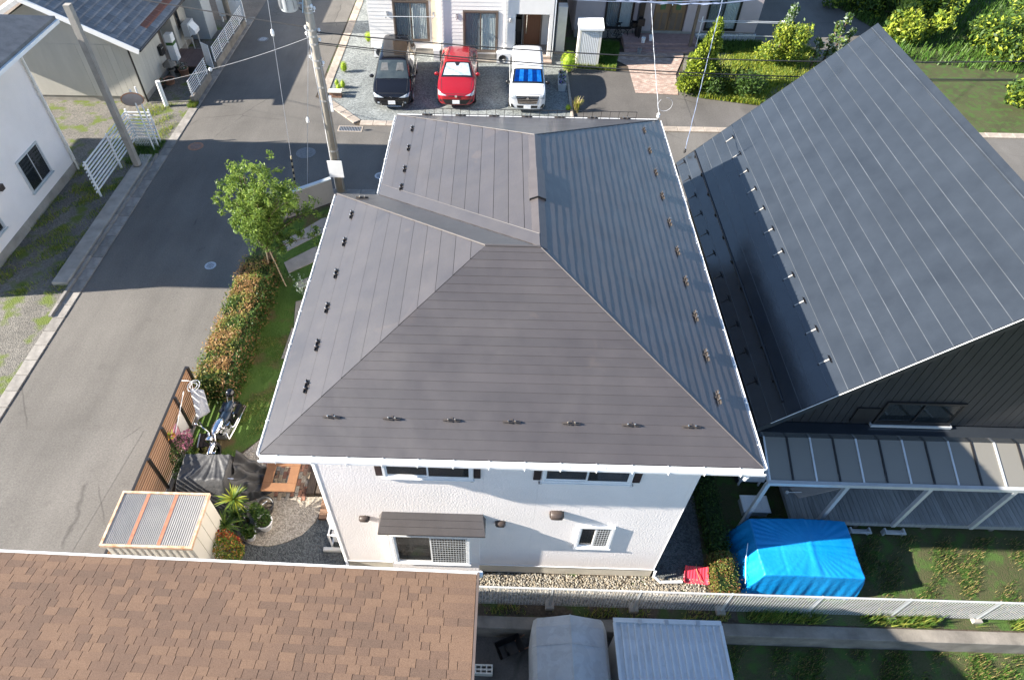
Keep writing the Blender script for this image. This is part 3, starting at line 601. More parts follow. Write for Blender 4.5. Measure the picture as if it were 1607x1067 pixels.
# ================================================================ BROWN SHINGLED HOUSE IN FRONT
bh = thing('house', 'house with brown mottled asphalt shingle roof at the photo bottom', 'house', (3.11, -2.01, 0), -.0159)
EZ, PB = 4.7, .291
M['shingle'] = None
def shingle_mat():
    m, n, p, L = nodes('brown_shingle'); p.inputs['Roughness'].default_value = .92; p.inputs['Specular IOR Level'].default_value = .2
    oi = n.nodes.new('ShaderNodeObjectInfo'); tc = n.nodes.new('ShaderNodeTexCoord'); geo = n.nodes.new('ShaderNodeNewGeometry')
    at = n.nodes.new('ShaderNodeAttribute'); at.attribute_name = 'tone'
    cr = n.nodes.new('ShaderNodeValToRGB'); e = cr.color_ramp.elements
    e[0].position = 0; e[0].color = (.122, .081, .059, 1); e[1].position = 1; e[1].color = (.172, .109, .073, 1)
    k = e.new(.4); k.color = (.14, .09, .064, 1); k = e.new(.75); k.color = (.162, .103, .07, 1)
    rz_ = n.nodes.new('ShaderNodeMath'); rz_.operation = 'FRACT'; ad = n.nodes.new('ShaderNodeMath'); ad.operation = 'ADD'
    L.new(oi.outputs['Random'], ad.inputs[0]); L.new(at.outputs['Fac'], ad.inputs[1]); L.new(ad.outputs[0], rz_.inputs[0])
    n1 = n.nodes.new('ShaderNodeTexNoise'); n1.inputs['Scale'].default_value = .9; n1.inputs['Detail'].default_value = 6; L.new(geo.outputs['Position'], n1.inputs[0])
    m1 = n.nodes.new('ShaderNodeMapRange'); m1.inputs[1].default_value = .3; m1.inputs[2].default_value = .7; m1.inputs[3].default_value = -.28; m1.inputs[4].default_value = .28; L.new(n1.outputs['Fac'], m1.inputs[0])
    a2 = n.nodes.new('ShaderNodeMath'); a2.operation = 'ADD'; a2.use_clamp = True; L.new(rz_.outputs[0], a2.inputs[0]); L.new(m1.outputs[0], a2.inputs[1]); L.new(a2.outputs[0], cr.inputs[0])
    n2 = n.nodes.new('ShaderNodeTexNoise'); n2.inputs['Scale'].default_value = 90; n2.inputs['Detail'].default_value = 3; L.new(geo.outputs['Position'], n2.inputs[0])
    m2 = n.nodes.new('ShaderNodeMapRange'); m2.inputs[1].default_value = .25; m2.inputs[2].default_value = .75; m2.inputs[3].default_value = .62; m2.inputs[4].default_value = 1.38; L.new(n2.outputs['Fac'], m2.inputs[0])
    hv = n.nodes.new('ShaderNodeHueSaturation'); L.new(cr.outputs[0], hv.inputs['Color']); L.new(m2.outputs[0], hv.inputs['Value']); L.new(hv.outputs[0], p.inputs['Base Color'])
    b = n.nodes.new('ShaderNodeBump'); b.inputs['Strength'].default_value = .6; b.inputs['Distance'].default_value = .006; L.new(n2.outputs['Fac'], b.inputs['Height']); L.new(b.outputs[0], p.inputs['Normal'])
    return m
M['shingle'] = shingle_mat()
# local frame of the house: origin at the roof's right eave corner on the ground; x to the left is negative, y southwards negative
def rp(x, s, lift=0):                                                   # point on roof: s = distance up the slope
    cs = 1/math.sqrt(1+PB*PB); return Vector((x, -s*cs + lift*PB*cs, EZ + s*PB*cs + lift*cs))
WB = 9.6; SB = 6.6
ub = MB(); ub.prism([rp(0, 0, -.02), rp(0, SB, -.02), rp(0, SB, -.16), rp(0, 0, -.16)], (-WB, 0, 0))
bro = ub.build('roof', M['dark_inside'], bh, local=True)
ub2 = MB(); top = rp(0, SB); ub2.prism([(0, top.y, top.z-.02), (0, top.y-6.3, EZ-.02), (0, top.y-6.3, EZ-.16), (0, top.y, top.z-.16)], (-WB, 0, 0)); ub2.build('rear_slope', M['shingle'], bro, local=True)
shs = []; e_ = .14
for r in range(int(SB/e_)):
    x = -random.uniform(0, .3); s0 = r*e_; first = True
    while x > -WB:
        wd = random.choice([.13, .17, .2, .22, .25, .28, .31]); x1 = max(-WB, x-wd); x0 = min(0 if first else x, 0)
        if first: x0 = 0; first = False
        shs.append((x0, x1, s0, random.uniform(.010, .016))); x = x1
camL = Vector((cam.location.x-3.11, cam.location.y+2.01, cam.location.z))
def shingle_geo(mb, x0, x1, s0, th):
    g = .008; sk = random.uniform(-.008, .008)
    mb.add([rp(x0-g/2, s0-.004, th), rp(x1+g/2, s0-.004+sk*.3, th), rp(x1+g/2, s0+e_, .0012), rp(x0-g/2, s0+e_, .0012), rp(x0-g/2, s0-.004, -.01), rp(x1+g/2, s0-.004, -.01), rp(x1+g/2, s0+e_, -.01), rp(x0-g/2, s0+e_, -.01)],
           [(0, 1, 2, 3), (4, 5, 1, 0), (5, 6, 2, 1), (4, 0, 3, 7)])
vis = sorted(shs, key=lambda q: ((0 if q[0] > -8.05 else 50) + q[2]))
for q in vis[:300]:
    mb = MB(); shingle_geo(mb, *q); mb.build('shingle', M['shingle'], bro, local=True)
rest = MB(); tones = []
for q in vis[300:]: shingle_geo(rest, *q); tones += [random.random()]*4
ro = rest.build('shingle', M['shingle'], bro, local=True); ro['kind'] = 'stuff'
at = ro.data.attributes.new('tone', 'FLOAT', 'FACE'); at.data.foreach_set('value', tones)
gb = MB(); gb.prism([(.02, .005, EZ-.03), (.02, .04, EZ-.05), (.02, .05, EZ-.13), (.02, .01, EZ-.13)], (-WB-.04, 0, 0)); gb.build('gutter', M['white'], bh, local=True)
gr = MB(); gr.prism([(.02, .018, EZ+.004), (.02, .062, EZ-.006), (.02, .062, EZ-.04), (.02, .018, EZ-.02)], (-WB-.04, 0, 0)); gr.build('gutter_lip', M['white'], bh, local=True)
vb = MB(); vb.prism([rp(.005, -.03, .03), rp(.005, SB, .03), rp(.005, SB, -.18), rp(.005, -.03, -.18)], (.04, 0, 0)); vb.build('verge_trim', mat('brown_verge_metal', (.13, .10, .085), .45, .1, 5), bh, local=True)
MB().lathe([(.045, 0), (.045, .1)], (.06, .06, EZ-.16), 8).build('gutter_end', M['white'], bh, local=True)
bw = MB(); bw.bx(-WB+.5, -.5, -12.2, -.55, -.6, EZ-.12); bw.prism([(-.5, -.55, EZ-.12), (-.5, -12.2, EZ-.12), (-.5, -6.35, EZ+1.6)], (-WB+1, 0, 0))
bw.build('wall', M['white_wall'], bh, local=True)

# ================================================================ RETAINING WALL, MESH FENCE, SMALL BUILDINGS IN FRONT
rw = thing('retaining_wall', 'stained concrete retaining wall below the white mesh fence', 'wall', (8, -1.2, -.6))
MB().cham(-6, 30, -1.3, -1.02, -.7, .0, .015).build('wall_body', M['concrete_dark'], rw)
M['mesh_wire'] = mat('pale_grey_wire', (.42, .43, .43), .5, .1, 5)
fe = thing('mesh_fence', 'white wire mesh fence along the gravel in front of the white house', 'fence', (4.8, -.78, 0))
posts = [-1.03, .9, 2.84, 4.77, 6.71, 8.71, 10.68, 12.6, 14.55, 16.5, 18.5]
for x in posts:
    MB().tube([(x, -.77, 0), (x, -.77, 1.06)], .03, 8).build('post', M['alu'], fe)
    MB().cham(x-.1, x+.1, -.87, -.67, -.05, .12, .015).build('footing', M['concrete'], fe)
def mesh_panel(a, b, y, z0, z1, dx, dz, wr, mm, parent, nm='mesh_panel'):
    mb = MB(); n = int((b-a)/dx)
    for k in range(n+1): x = a+(b-a)*k/n; mb.bx(x-wr, x+wr, y-wr, y+wr, z0, z1)
    n = int((z1-z0)/dz)
    for k in range(n+1): z = z0+(z1-z0)*k/n; mb.bx(a, b, y-wr*2.2, y-wr*1.05, z-wr, z+wr)
    return mb.build(nm, M[mm], parent)
for a, b in zip(posts, posts[1:]): mesh_panel(a+.035, b-.035, -.79, .14, 1.04, .066, .066, .0032, 'mesh_wire', fe)
tr_ = MB(); tr_.tube([(posts[0], -.77, 1.05), (posts[-1], -.77, 1.05)], .022, 6); tr_.build('top_rail', M['mesh_wire'], fe)
# fabric covered bicycle shelter
cs = thing('fabric_shelter', 'grey fabric covered bicycle shelter beside the brown roof', 'shelter', (5.05, -2.4, -.6))
M['grey_fabric'] = mat('grey_tarp_fabric', (.36, .37, .38), .6, .14, 1.3, .5, 5, dist=.05, stain=((.22, .22, .21), 3.0, .5, .22))
sh = MB(); rings = []
for i in range(13):
    t = i/12; y = -1.42-2.4*t; bow = .02*math.sin(i*2.1)
    pr_ = [(4.30, -.6), (4.27, .3+bow), (4.28, .98), (4.36, 1.13+.008*math.sin(i)), (4.72, 1.255-.008*(i % 3)), (5.06, 1.385+(-.012 if i % 4 else .006)), (5.42, 1.26-.008*(i % 2)), (5.78, 1.13+.008*math.cos(i)), (5.86, .98), (5.88, .3-bow), (5.86, -.6)]
    if i in (0, 12): pr_ = [(x+(5.07-x)*.05, z-.05 if z > .5 else z) for x, z in pr_]
    rings.append([(x, y, z) for x, z in pr_])
sh.loft(rings); sh.build('cover', M['grey_fabric'], cs, False)
sm = MB()
for yv in (-2.0, -2.9): sm.tube([(4.28, yv, .97), (4.36, yv, 1.145), (5.06, yv, 1.392), (5.78, yv, 1.145), (5.86, yv, .97)], .007, 4)
sm.tube([(5.06, -1.42, 1.385), (5.06, -3.8, 1.385)], .008, 4); sm.build('seam', M['grey_fabric'], cs)
# metal storage shed with standing ribs
ms = thing('storage_shed', 'pale metal storage shed with ribbed flat roof beside fabric shelter', 'shed', (7, -2.4, -.6))
mo = MB().bx(6.1, 8.04, -3.9, -1.55, -.6, 1.33).build('shed_body', M['white_metal'], ms)
M['ribbed'] = mat('pale_ribbed_steel', (.54, .56, .58), .4, .10, 2, metal=.2, stain=((.36, .36, .35), 3.2, .5, .25))
rf = MB().bx(5.98, 8.16, -3.95, -1.49, 1.34, 1.38).build('shed_roof', M['ribbed'], ms)
rbm = MB().prism([(-.03, 0, 0), (-.018, 0, .028), (.018, 0, .028), (.03, 0, 0)], (0, 2.36, 0)).mesh('roof_rib', M['ribbed'])
for k in range(15): o = link_mesh('roof_rib', rbm, rf, True); o.location = Vector((6.12+k*.136, -3.93, 1.381))-wloc(rf)
MB().bx(5.95, 8.19, -1.57, -1.48, 1.382, 1.43).build('edge_channel', M['alu'], rf); MB().bx(5.94, 6.0, -3.95, -1.575, 1.382, 1.43).build('edge_channel', M['alu'], rf); MB().bx(8.14, 8.2, -3.95, -1.575, 1.382, 1.43).build('edge_channel', M['alu'], rf)
for x in (6.5, 7.05, 7.7): MB().bx(x-.04, x+.04, -1.6, -1.5, 1.432, 1.45).build('roof_clip', M['steel'], rf)
cb = thing('cinder_block', 'white painted perforated concrete block on the shaded yard floor', 'block', (3.28, -2.05, -.6))
f = MB(); f.bx(-.2, .2, -.1, -.07, 0, .19); f.bx(-.2, .2, .07, .1, 0, .19)
for x in (-.2, -.075, .05, .17): f.bx(x, x+.03, -.07, .07, 0, .19)
f.bx(-.2, .2, -.02, .02, .04, .16); f.build('block_body', M['off_white'], cb, local=True)
ct = thing('garden_cart', 'dark tipped barrow lying in the shaded yard beside the shelter', 'cart', (3.85, -1.6, -.6), .4)
b = MB(); b.add([(-.2, -.14, .1), (.2, -.14, .1), (.2, .14, .1), (-.2, .14, .1), (-.3, -.2, .34), (.3, -.2, .34), (.3, .2, .34), (-.3, .2, .34)], [(0, 3, 2, 1), (0, 1, 5, 4), (1, 2, 6, 5), (2, 3, 7, 6), (3, 0, 4, 7)]); b.build('tray', M['dark_metal'], ct, local=True)
MB().lathe([(.09, -.03), (.12, -.02), (.12, .02), (.09, .03)], (-.05, 0, .1), 12, axis='x').build('wheel', M['black_matte'], ct, local=True)
b = MB(); b.tube([(.2, -.12, .12), (.62, -.16, .3)], .015, 6); b.tube([(.2, .12, .12), (.62, .16, .3)], .015, 6); b.build('handles', M['rust_brown'], ct, local=True)
# red snow sledge scoop
rs = thing('snow_scoop', 'red plastic snow scoop leaning by the right front house corner', 'scoop', (8.3, .05, 0), -.05)
M['red_plastic'] = mat('red_plastic', (.72, .05, .085), .35, .12, 4)
def scoop(u, v): 
    x = -.36+.72*u; e = abs(u-.5)*2; z = .02+.30*max(0, v-.35)**1.2*1.6+.11*max(0, e-.82)/.18*(1-v*.6); return (x*(1-.12*v)*.85, -.2+.34*v, z*.8+.012*(1 if int(u*16) % 2 else 0)*(v > .4))
f = MB().grid(scoop, 24, 12); o = f.build('scoop_pan', M['red_plastic'], rs, local=True); sd = o.modifiers.new('thick', 'SOLIDIFY'); sd.thickness = .012
MB().tube([(.1, -.12, .06), (.0, .06, .2), (-.02, .18, .3)], .01, 6).build('handle', mat('brown_rod', (.3, .2, .1)), rs, local=True)
# ================================================================ HOUSES BEHIND
def ac_unit(x, y, z, face, label, group='air conditioner outdoor units', w=.8, h=.6, d=.3, m='white', cover=True):
    t = thing('outdoor_unit', label, 'air conditioner', (x, y, z), face, group)
    MB().cham(-w/2, w/2, -d/2, d/2, .05, h, .02).build('casing', M[m], t, local=True)
    g_ = MB().lathe([(h*.36, 0), (h*.36, .012), (h*.33, .012), (h*.33, .0)], (0, 0, 0), 18, axis='y', cap=False)
    for k in range(4): g_.lathe([(h*(.06+.07*k), .004), (h*(.06+.07*k)+.006, .01)], (0, 0, 0), 18, axis='y', cap=False)
    o = g_.build('fan_grille', M['steel'], t, local=True); o.rotation_euler = (0, 0, math.pi); o.location = (-w*.12, -d/2-.001, h*.5)
    o = MB().lathe([(.001, 0), (h*.32, 0), (h*.32, .003), (.001, .003)], (0, 0, 0), 18, axis='y').build('fan_opening', M['dark_metal'], t, local=True); o.location = (-w*.12, -d/2-.004, h*.5)
    f = MB(); f.bx(-w*.4, -w*.3, -d*.6, d*.6, 0, .05); f.bx(w*.3, w*.4, -d*.6, d*.6, 0, .05); f.build('feet', M['dark_metal'], t, local=True)
    return t
def patio_door(x0, x1, z0, z1, y, parent, frame='bronze', open_left=True):
    fr = .06; wf = MB(); wf.bx(x0, x1, y-.07, y, z0, z0+fr); wf.bx(x0, x1, y-.07, y, z1-fr, z1); wf.bx(x0, x0+fr, y-.07, y, z0+fr, z1-fr); wf.bx(x1-fr, x1, y-.07, y, z0+fr, z1-fr)
    o = wf.build('window', M[frame], parent); xm = (x0+x1)/2
    for i, (a, b) in enumerate(((x0+fr, xm+.03), (xm-.03, x1-fr))):
        yy = y-.02-.022*i; s_ = MB()
        for q in ((a, a+.05, z0+fr, z1-fr), (b-.05, b, z0+fr, z1-fr), (a+.05, b-.05, z0+fr, z0+fr+.06), (a+.05, b-.05, z1-fr-.05, z1-fr)): s_.bx(q[0], q[1], yy-.012, yy+.008, q[2], q[3])
        s_.build('sash', M[frame], o); MB().bx(a+.05, b-.05, yy-.002, yy+.002, z0+fr+.06, z1-fr-.05).build('pane', M['pane_blue'], o)
    c = MB()
    c.grid(lambda u, v: (xm+.02+(x1-fr-xm-.03)*u, y+.02+.018*math.sin(u*60), z0+fr+(z1-z0-2*fr)*v), 90, 1); c.build('curtain', M['curtain'], o)
    c = MB(); c.grid(lambda u, v: (x0+fr+(xm-x0-fr)*u, y+.03+.012*math.sin(u*46), z0+fr+(z1-z0-2*fr)*v), 70, 1); c.build('net_curtain', M['net'], o)
    MB().poly([(x0+fr, y+.09, z0), (x1-fr, y+.09, z0), (x1-fr, y+.09, z1), (x0+fr, y+.09, z1)]).build('room_behind', M['dark_inside'], o)
    MB().bx(xm-.012, xm+.012, y-.085, y-.056, z0+.85, z0+1.05).build('handle', M['black'], o)
    return o
def wall_with_holes(name, x0, x1, z0, z1, y, holes, m, parent, th=.16):
    """south facing wall slab with rectangular openings"""
    xs = sorted({x0, x1, *[h[0] for h in holes], *[h[1] for h in holes]}); mb = MB()
    for a, b in zip(xs, xs[1:]):
        hs = sorted([h for h in holes if h[0] <= a+1e-6 and h[1] >= b-1e-6], key=lambda h: h[2]); z = z0
        for h in hs:
            if h[2] > z+1e-4: mb.bx(a, b, y, y+th, z, h[2])
            z = h[3]
        if z < z1-1e-4: mb.bx(a, b, y, y+th, z, z1)
    return mb.build(name, m, parent)
M['bronze'] = mat('bronze_frame', (.16, .125, .10), .45, .1, 6, metal=.2)
M['net'] = mat('grey_insect_screen', (.22, .26, .28), .9, .2, 6, stretch=(9, 9, .4))
M['clap'] = mat('cream_clapboard', (.76, .73, .69), .75, .05, 1.5, .1, 20)
M['tan_board'] = mat('tan_cladding', (.52, .36, .22), .7, .15, 2, .2, 20, stretch=(1, 1, 8))
h1 = thing('house', 'cream house with two curtained sliding windows behind the three cars', 'house', (1.4, 28, 0))
w1 = wall_with_holes('wall', -3.32, .42, .35, 6, 27.6, [(-2.06, -.24, .72, 2.72)], M['clap'], h1)
w2 = wall_with_holes('wall', .42, 4.02, .35, 6, 27.06, [(1.5, 3.26, .46, 2.5)], M['clap'], h1)
MB().bx(.42, .58, 27.22, 27.6, .35, 6).build('return_wall', M['clap'], h1)
bb = MB(); bb.bx(-3.32, 6.2, 28.9, 36, .0, 6); bb.build('rear_block', M['clap'], h1)
for s in ((-3.32, -3.16, 27.76, 28.9),): MB().bx(*s, .35, 6).build('side_wall', M['clap'], h1)
for k in range(22):                                                     # clapboard courses, one board each
    z = .36+k*.18
    for (a, b, y, hole) in ((-3.33, .41, 27.6, (-2.06, -.24, .72, 2.72)), (.41, 4.02, 27.06, (1.5, 3.26, .46, 2.5))):
        segs = [(a, b)]
        if z+.17 > hole[2] and z < hole[3]: segs = [(a, hole[0]-.003), (hole[1]+.003, b)]
        for p, q in segs: MB().prism([(p, y-.012, z), (p, y-.003, z+.172), (p, y-.0005, z+.172), (p, y-.0005, z)], (q-p, 0, 0)).build('clapboard', M['clap'], w1 if y > 27.3 else w2)
tb = MB(); tb.bx(-2.2, -.1, 27.55, 27.584, 2.76, 4.6); tb.build('tan_panel', M['tan_board'], h1)
tb = MB(); tb.bx(-.12, .1, 27.555, 27.585, .4, 2.75); tb.build('cream_panel', mat('pale_yellow_cladding', (.66, .56, .42), .7, .05), h1)
patio_door(-2.04, -.26, .73, 2.70, 27.62, h1); patio_door(1.52, 3.24, .47, 2.48, 27.08, h1)
f1 = MB(); f1.bx(-3.3, .40, 27.63, 28.9, -.02, .35); f1.bx(.44, 4.0, 27.10, 28.9, -.02, .35); f1.build('foundation', M['concrete'], h1)
MB().bx(.7, 3.9, 26.78, 27.0, -.02, .10).build('door_step', M['concrete_dark'], h1)
# porch with brown door
pb = MB(); pb.bx(4.02, 5.98, 27.06, 28.3, 2.36, 6); pb.build('porch_lintel', M['clap'], h1)
pb = MB(); pb.bx(4.02, 4.12, 27.06, 28.3, .3, 2.358); pb.build('porch_wall', M['clap'], h1)
pb = MB(); pb.bx(4.12, 5.98, 28.42, 28.6, .3, 2.358); pb.build('porch_back', M['clap'], h1)
pp = MB().bx(5.8, 5.98, 27.06, 27.24, .3, 2.358); pp.bx(5.9, 5.98, 27.7, 28.42, .3, 2.358); pp.build('porch_post', M['clap'], h1)
MB().bx(4.0, 6.0, 27.0, 28.6, .0, .29).build('porch_floor', mat('porch_tile', (.30, .25, .21), .7, .15, 5), h1)
MB().bx(4.2, 6.05, 26.7, 26.99, -.01, .16).build('porch_step', mat('porch_step_tile', (.36, .27, .22), .7, .15, 5), h1)
M['door_wood'] = mat('brown_door_wood', (.15, .062, .03), .45, .2, 3, .1, 20, stretch=(7, 1, .5))
dr = MB().bx(4.62, 5.45, 28.36, 28.41, .32, 2.3).build('door', M['door_wood'], h1)
df = MB(); df.bx(4.55, 4.61, 28.34, 28.415, .3, 2.35); df.bx(5.46, 5.52, 28.34, 28.415, .3, 2.35); df.bx(4.61, 5.46, 28.34, 28.415, 2.302, 2.352); df.build('door_frame', M['bronze'], h1)
MB().tube([(4.72, 28.30, .9), (4.72, 28.28, 1.0), (4.72, 28.28, 1.75), (4.72, 28.30, 1.85)], .016, 6).build('handle', M['chrome'], dr)
sd = MB(); sd.bx(4.2, 4.5, 28.37, 28.41, .32, 2.3); sd.build('side_light', M['dark_inside'], h1)
tag(MB().cham(4.15, 4.45, 27.98, 28.25, 1.15, 1.75, .01).bx(4.28, 4.32, 28.1, 28.14, .3, 1.149).build('letter_box', M['black']), 'black letter box on a post inside the cream house porch', 'letter box')
# eave roof of the cream house (above the picture)
r1 = MB(); r1.prism([(-3.9, 26.5, 6.0), (-3.9, 36.5, 6.0), (-3.9, 31.5, 8.0)], (10.7, 0, 0)); r1.build('roof', M['black_roof'], h1)
MB().tube([(3.6, 27.0, .4), (3.6, 27.0, 6)], .035, 6).build('downpipe', M['white'], h1); MB().tube([(6.06, 27.1, .02), (6.06, 27.1, 6)], .035, 6).build('downpipe', M['white'], h1)
MB().tube([(.36, 27.0, .5), (.36, 27.0, 6)], .03, 6).build('downpipe', M['off_white'], h1)
ac_unit(-2.75, 27.3, 0, 0, 'white outdoor unit at the wall behind the black car'); ac_unit(.13, 27.25, 0, math.pi/2, 'white outdoor unit sideways between the two sliding windows'); ac_unit(3.62, 26.8, 0, 0, 'white outdoor unit at the wall behind the white car')
dm = MB()
for x, y in ((-2.6, 27.6), (-.9, 27.6)): pass
lp = thing('laundry_pole', 'pale laundry pole on wall brackets over left sliding window', 'laundry pole', (-1.3, 27.2, 2.1))
MB().tube([(-2.9, 27.15, 2.1), (.25, 27.15, 2.12)], .016, 6).build('pole', M['alu'], lp)
for x in (-2.35, .0):
    b = MB(); b.bx(x-.03, x+.03, 27.06, 27.58, 2.05, 2.085); b.bx(x-.05, x+.05, 27.55, 27.584, 1.95, 2.2); b.build('bracket', M['steel'], lp)
b2 = thing('laundry_bracket', 'grey wall bracket arm left of the second sliding window', 'bracket', (1.2, 27, 2.3)); b = MB(); b.bx(1.18, 1.22, 26.6, 27.04, 2.2, 2.24); b.bx(1.14, 1.26, 27.02, 27.045, 2.1, 2.35); b.build('bracket_arm', M['steel'], b2)
lm = thing('porch_lamp', 'small grey wall lamp left of the cream house porch', 'lamp', (3.9, 27, 2.1)); b = MB(); b.lathe([(.05, 0), (.07, .05), (.07, .16), (.03, .2)], (3.86, 26.96, 2.0), 10); b.bx(3.82, 3.9, 27.0, 27.045, 2.02, 2.18); b.build('lamp_body', M['steel'], lm)
# ---- pinkish house on the right behind
h2 = thing('house', 'pinkish grey house with brown panelled double door and tiled porch', 'house', (12.5, 31, 0))
M['pink'] = mat('pinkish_render', (.46, .39, .39), .85, .06, 2, .3, 40)
wall_with_holes('wall', 7.4, 17.2, .42, 6.2, 30.1, [(8.95, 10.48, .5, 2.7), (11.55, 13.3, .31, 2.6), (14.38, 16.1, .5, 2.9)], M['pink'], h2)
bk = MB(); bk.bx(7.4, 17.2, 31.0, 40, 0, 6.2); bk.build('rear_block', M['pink'], h2); MB().bx(17.05, 17.2, 30.26, 31, .42, 6.2).build('side_wall', M['pink'], h2); MB().bx(7.4, 7.55, 30.26, 31, .42, 6.2).build('side_wall', M['pink'], h2)
MB().bx(7.45, 17.15, 30.14, 31, -.02, .41).build('foundation', M['concrete'], h2)
patio_door(8.95, 10.48, .5, 2.7, 30.12, h2, 'black'); patio_door(14.38, 16.1, .5, 2.9, 30.12, h2, 'black')
for xa in (11.62, 12.44):
    d = MB().bx(xa, xa+.78, 30.2, 30.25, .33, 2.5).build('door', M['brown_door'] if 'brown_door' in M else M.setdefault('brown_door', mat('panelled_brown_door', (.22, .14, .075), .5, .2, 3, stretch=(6, 1, .6))), h2)
    for (a, b, c, e) in ((.1, .34, .15, 1.0), (.44, .68, .15, 1.0), (.2, .58, 1.75, 2.05)): MB().cham(xa+a, xa+b, 30.185, 30.198, .33+c, .33+e, .004).build('door_panel', M['bronze'], d)
    MB().bx(xa+.26, xa+.52, 30.18, 30.2, 1.5, 2.0).build('door_glass', mat('green_stained_glass', (.06, .14, .07), .2), d)
MB().tube([(12.46, 30.14, .95), (12.46, 30.1, 1.05), (12.46, 30.1, 1.75), (12.46, 30.14, 1.85)], .018, 6).build('handle', M['chrome'], h2)
db = MB(); db.bx(11.5, 13.35, 30.27, 30.3, .3, 2.65); db.build('door_frame', M['bronze'], h2)
po = MB(); po.bx(10.0, 13.95, 28.85, 30.08, 0, .30); po.build('porch', mat('porch_brick_tile', (.30, .20, .18), .8, .2, 6), h2)
po = MB(); po.bx(10.0, 13.95, 28.55, 28.848, 0, .2); po.build('porch_step', mat('porch_brick_tile_b', (.27, .18, .16), .8, .2, 6), h2)
po = MB(); po.bx(10.0, 13.95, 28.3, 28.548, 0, .1); po.build('porch_step', mat('porch_brick_tile_c', (.30, .20, .18), .8, .2, 6), h2)
MB().bx(13.42, 13.56, 28.7, 28.84, .2, 3.2).build('porch_post', M['bronze'], h2); MB().bx(10.7, 10.95, 29.6, 30.08, .3, 2.2).build('porch_screen', M['dark_metal'], h2)
pc = MB(); pc.bx(9.9, 14.1, 28.5, 30.08, 3.2, 3.5); pc.build('porch_roof', M['black_roof'], h2)
r2 = MB(); r2.prism([(6.8, 29.4, 6.2), (6.8, 40.6, 6.2), (6.8, 35, 8.6)], (11, 0, 0)); r2.build('roof', M['black_roof'], h2)
sk = thing('metal_skirting', 'weathered corrugated sheet strip along the pinkish house base', 'sheet', (15.5, 29.9, 0))
for k in range(14): MB().prism([(14.0+k*.235, 30.04, 0), (14.06+k*.235, 29.99, 0), (14.17+k*.235, 29.99, 0), (14.23+k*.235, 30.04, 0)], (0, 0, .36+.03*random.random())).build('corrugated_sheet', M['ribbed'], sk)
lp = thing('laundry_stand', 'pair of long pale laundry poles on a stand by pinkish house', 'laundry pole', (16.5, 28.6, 0))
for z, y in ((1.55, 28.6), (1.5, 28.9), (.9, 28.55)): MB().tube([(13.6, y, z), (18.3, y, z-.02)], .017, 6).build('pole', M['alu'], lp)
for x in (13.8, 18.0): b = MB(); b.tube([(x, 28.72, 0), (x, 28.72, 1.75)], .022, 6); b.tube([(x, 28.5, 1.54), (x, 29.0, 1.5)], .015, 6); b.tube([(x, 28.5, .88), (x, 28.8, .9)], .015, 6); b.build('stand', M['white_metal'], lp)
mbx = thing('letter_box', 'black letter box on a post beside the brown double door', 'letter box', (11.0, 29.7, 0)); MB().cham(10.66, 11.02, 29.35, 29.5, .95, 1.3, .01).build('box_body', M['black'], mbx); MB().tube([(10.84, 29.43, 0.0), (10.84, 29.43, .95)], .03, 6).build('post', M['dark_metal'], mbx)
for i, (x, y, c, lab) in enumerate(((11.0, 28.9, 'white', 'white bucket on the porch edge near the brown door'), (11.45, 29.2, 'white', 'white water jug standing on the tiled porch'), (10.75, 28.2, 'steel', 'pale watering can on the ground beside the porch steps'))):
    z = (.3, .3, 0)[i]; t = thing('bucket', lab, 'bucket', (x, y, z)); MB().lathe([(.09, 0), (.12, .26), (.105, .26), (.08, .02)], n=12).build('bucket_body', M[c], t, local=True); MB().tube([(-.11, 0, .24), (-.08, 0, .36), (.08, 0, .36), (.11, 0, .24)], .007, 5).build('handle', M['steel'], t, local=True)
# slim storage shed in front
ss = thing('storage_shed', 'tall narrow white metal shed with sloping lid top beside round bush', 'shed', (7.85, 26.8, 0))
MB().bx(7.3, 8.42, 26.62, 27.35, .06, 1.85).build('shed_body', M['off_white'], ss)
for k in range(10): MB().prism([(7.42+k*.089, 26.618, .14), (7.43+k*.089, 26.585, .14), (7.475+k*.089, 26.585, .14), (7.485+k*.089, 26.618, .14)], (0, 0, 1.62)).build('door_rib', M['white_metal'], ss)
b = MB(); b.bx(7.3, 7.41, 26.58, 26.618, .06, 1.84); b.bx(8.31, 8.42, 26.58, 26.618, .06, 1.84); b.bx(7.3, 8.42, 26.58, 26.618, .02, .13); b.build('door_frame', M['off_white'], ss)
b = MB(); b.prism([(7.24, 26.48, 1.86), (7.24, 27.42, 1.86), (7.24, 27.42, 2.12), (7.24, 27.3, 2.15), (7.24, 26.48, 1.98)], (1.24, 0, 0)); b.build('shed_roof', M['white_metal'], ss)
s2 = thing('meter_cabinet', 'pale blue tall cabinet in the gap beside the cream house', 'cabinet', (6.6, 28.2, 0)); MB().cham(6.3, 6.75, 28.0, 28.5, .1, 2.4, .02).build('cabinet_body', M['alu'], s2); MB().bx(6.25, 6.8, 27.95, 28.55, 0, .1).build('plinth', M['concrete'], s2)
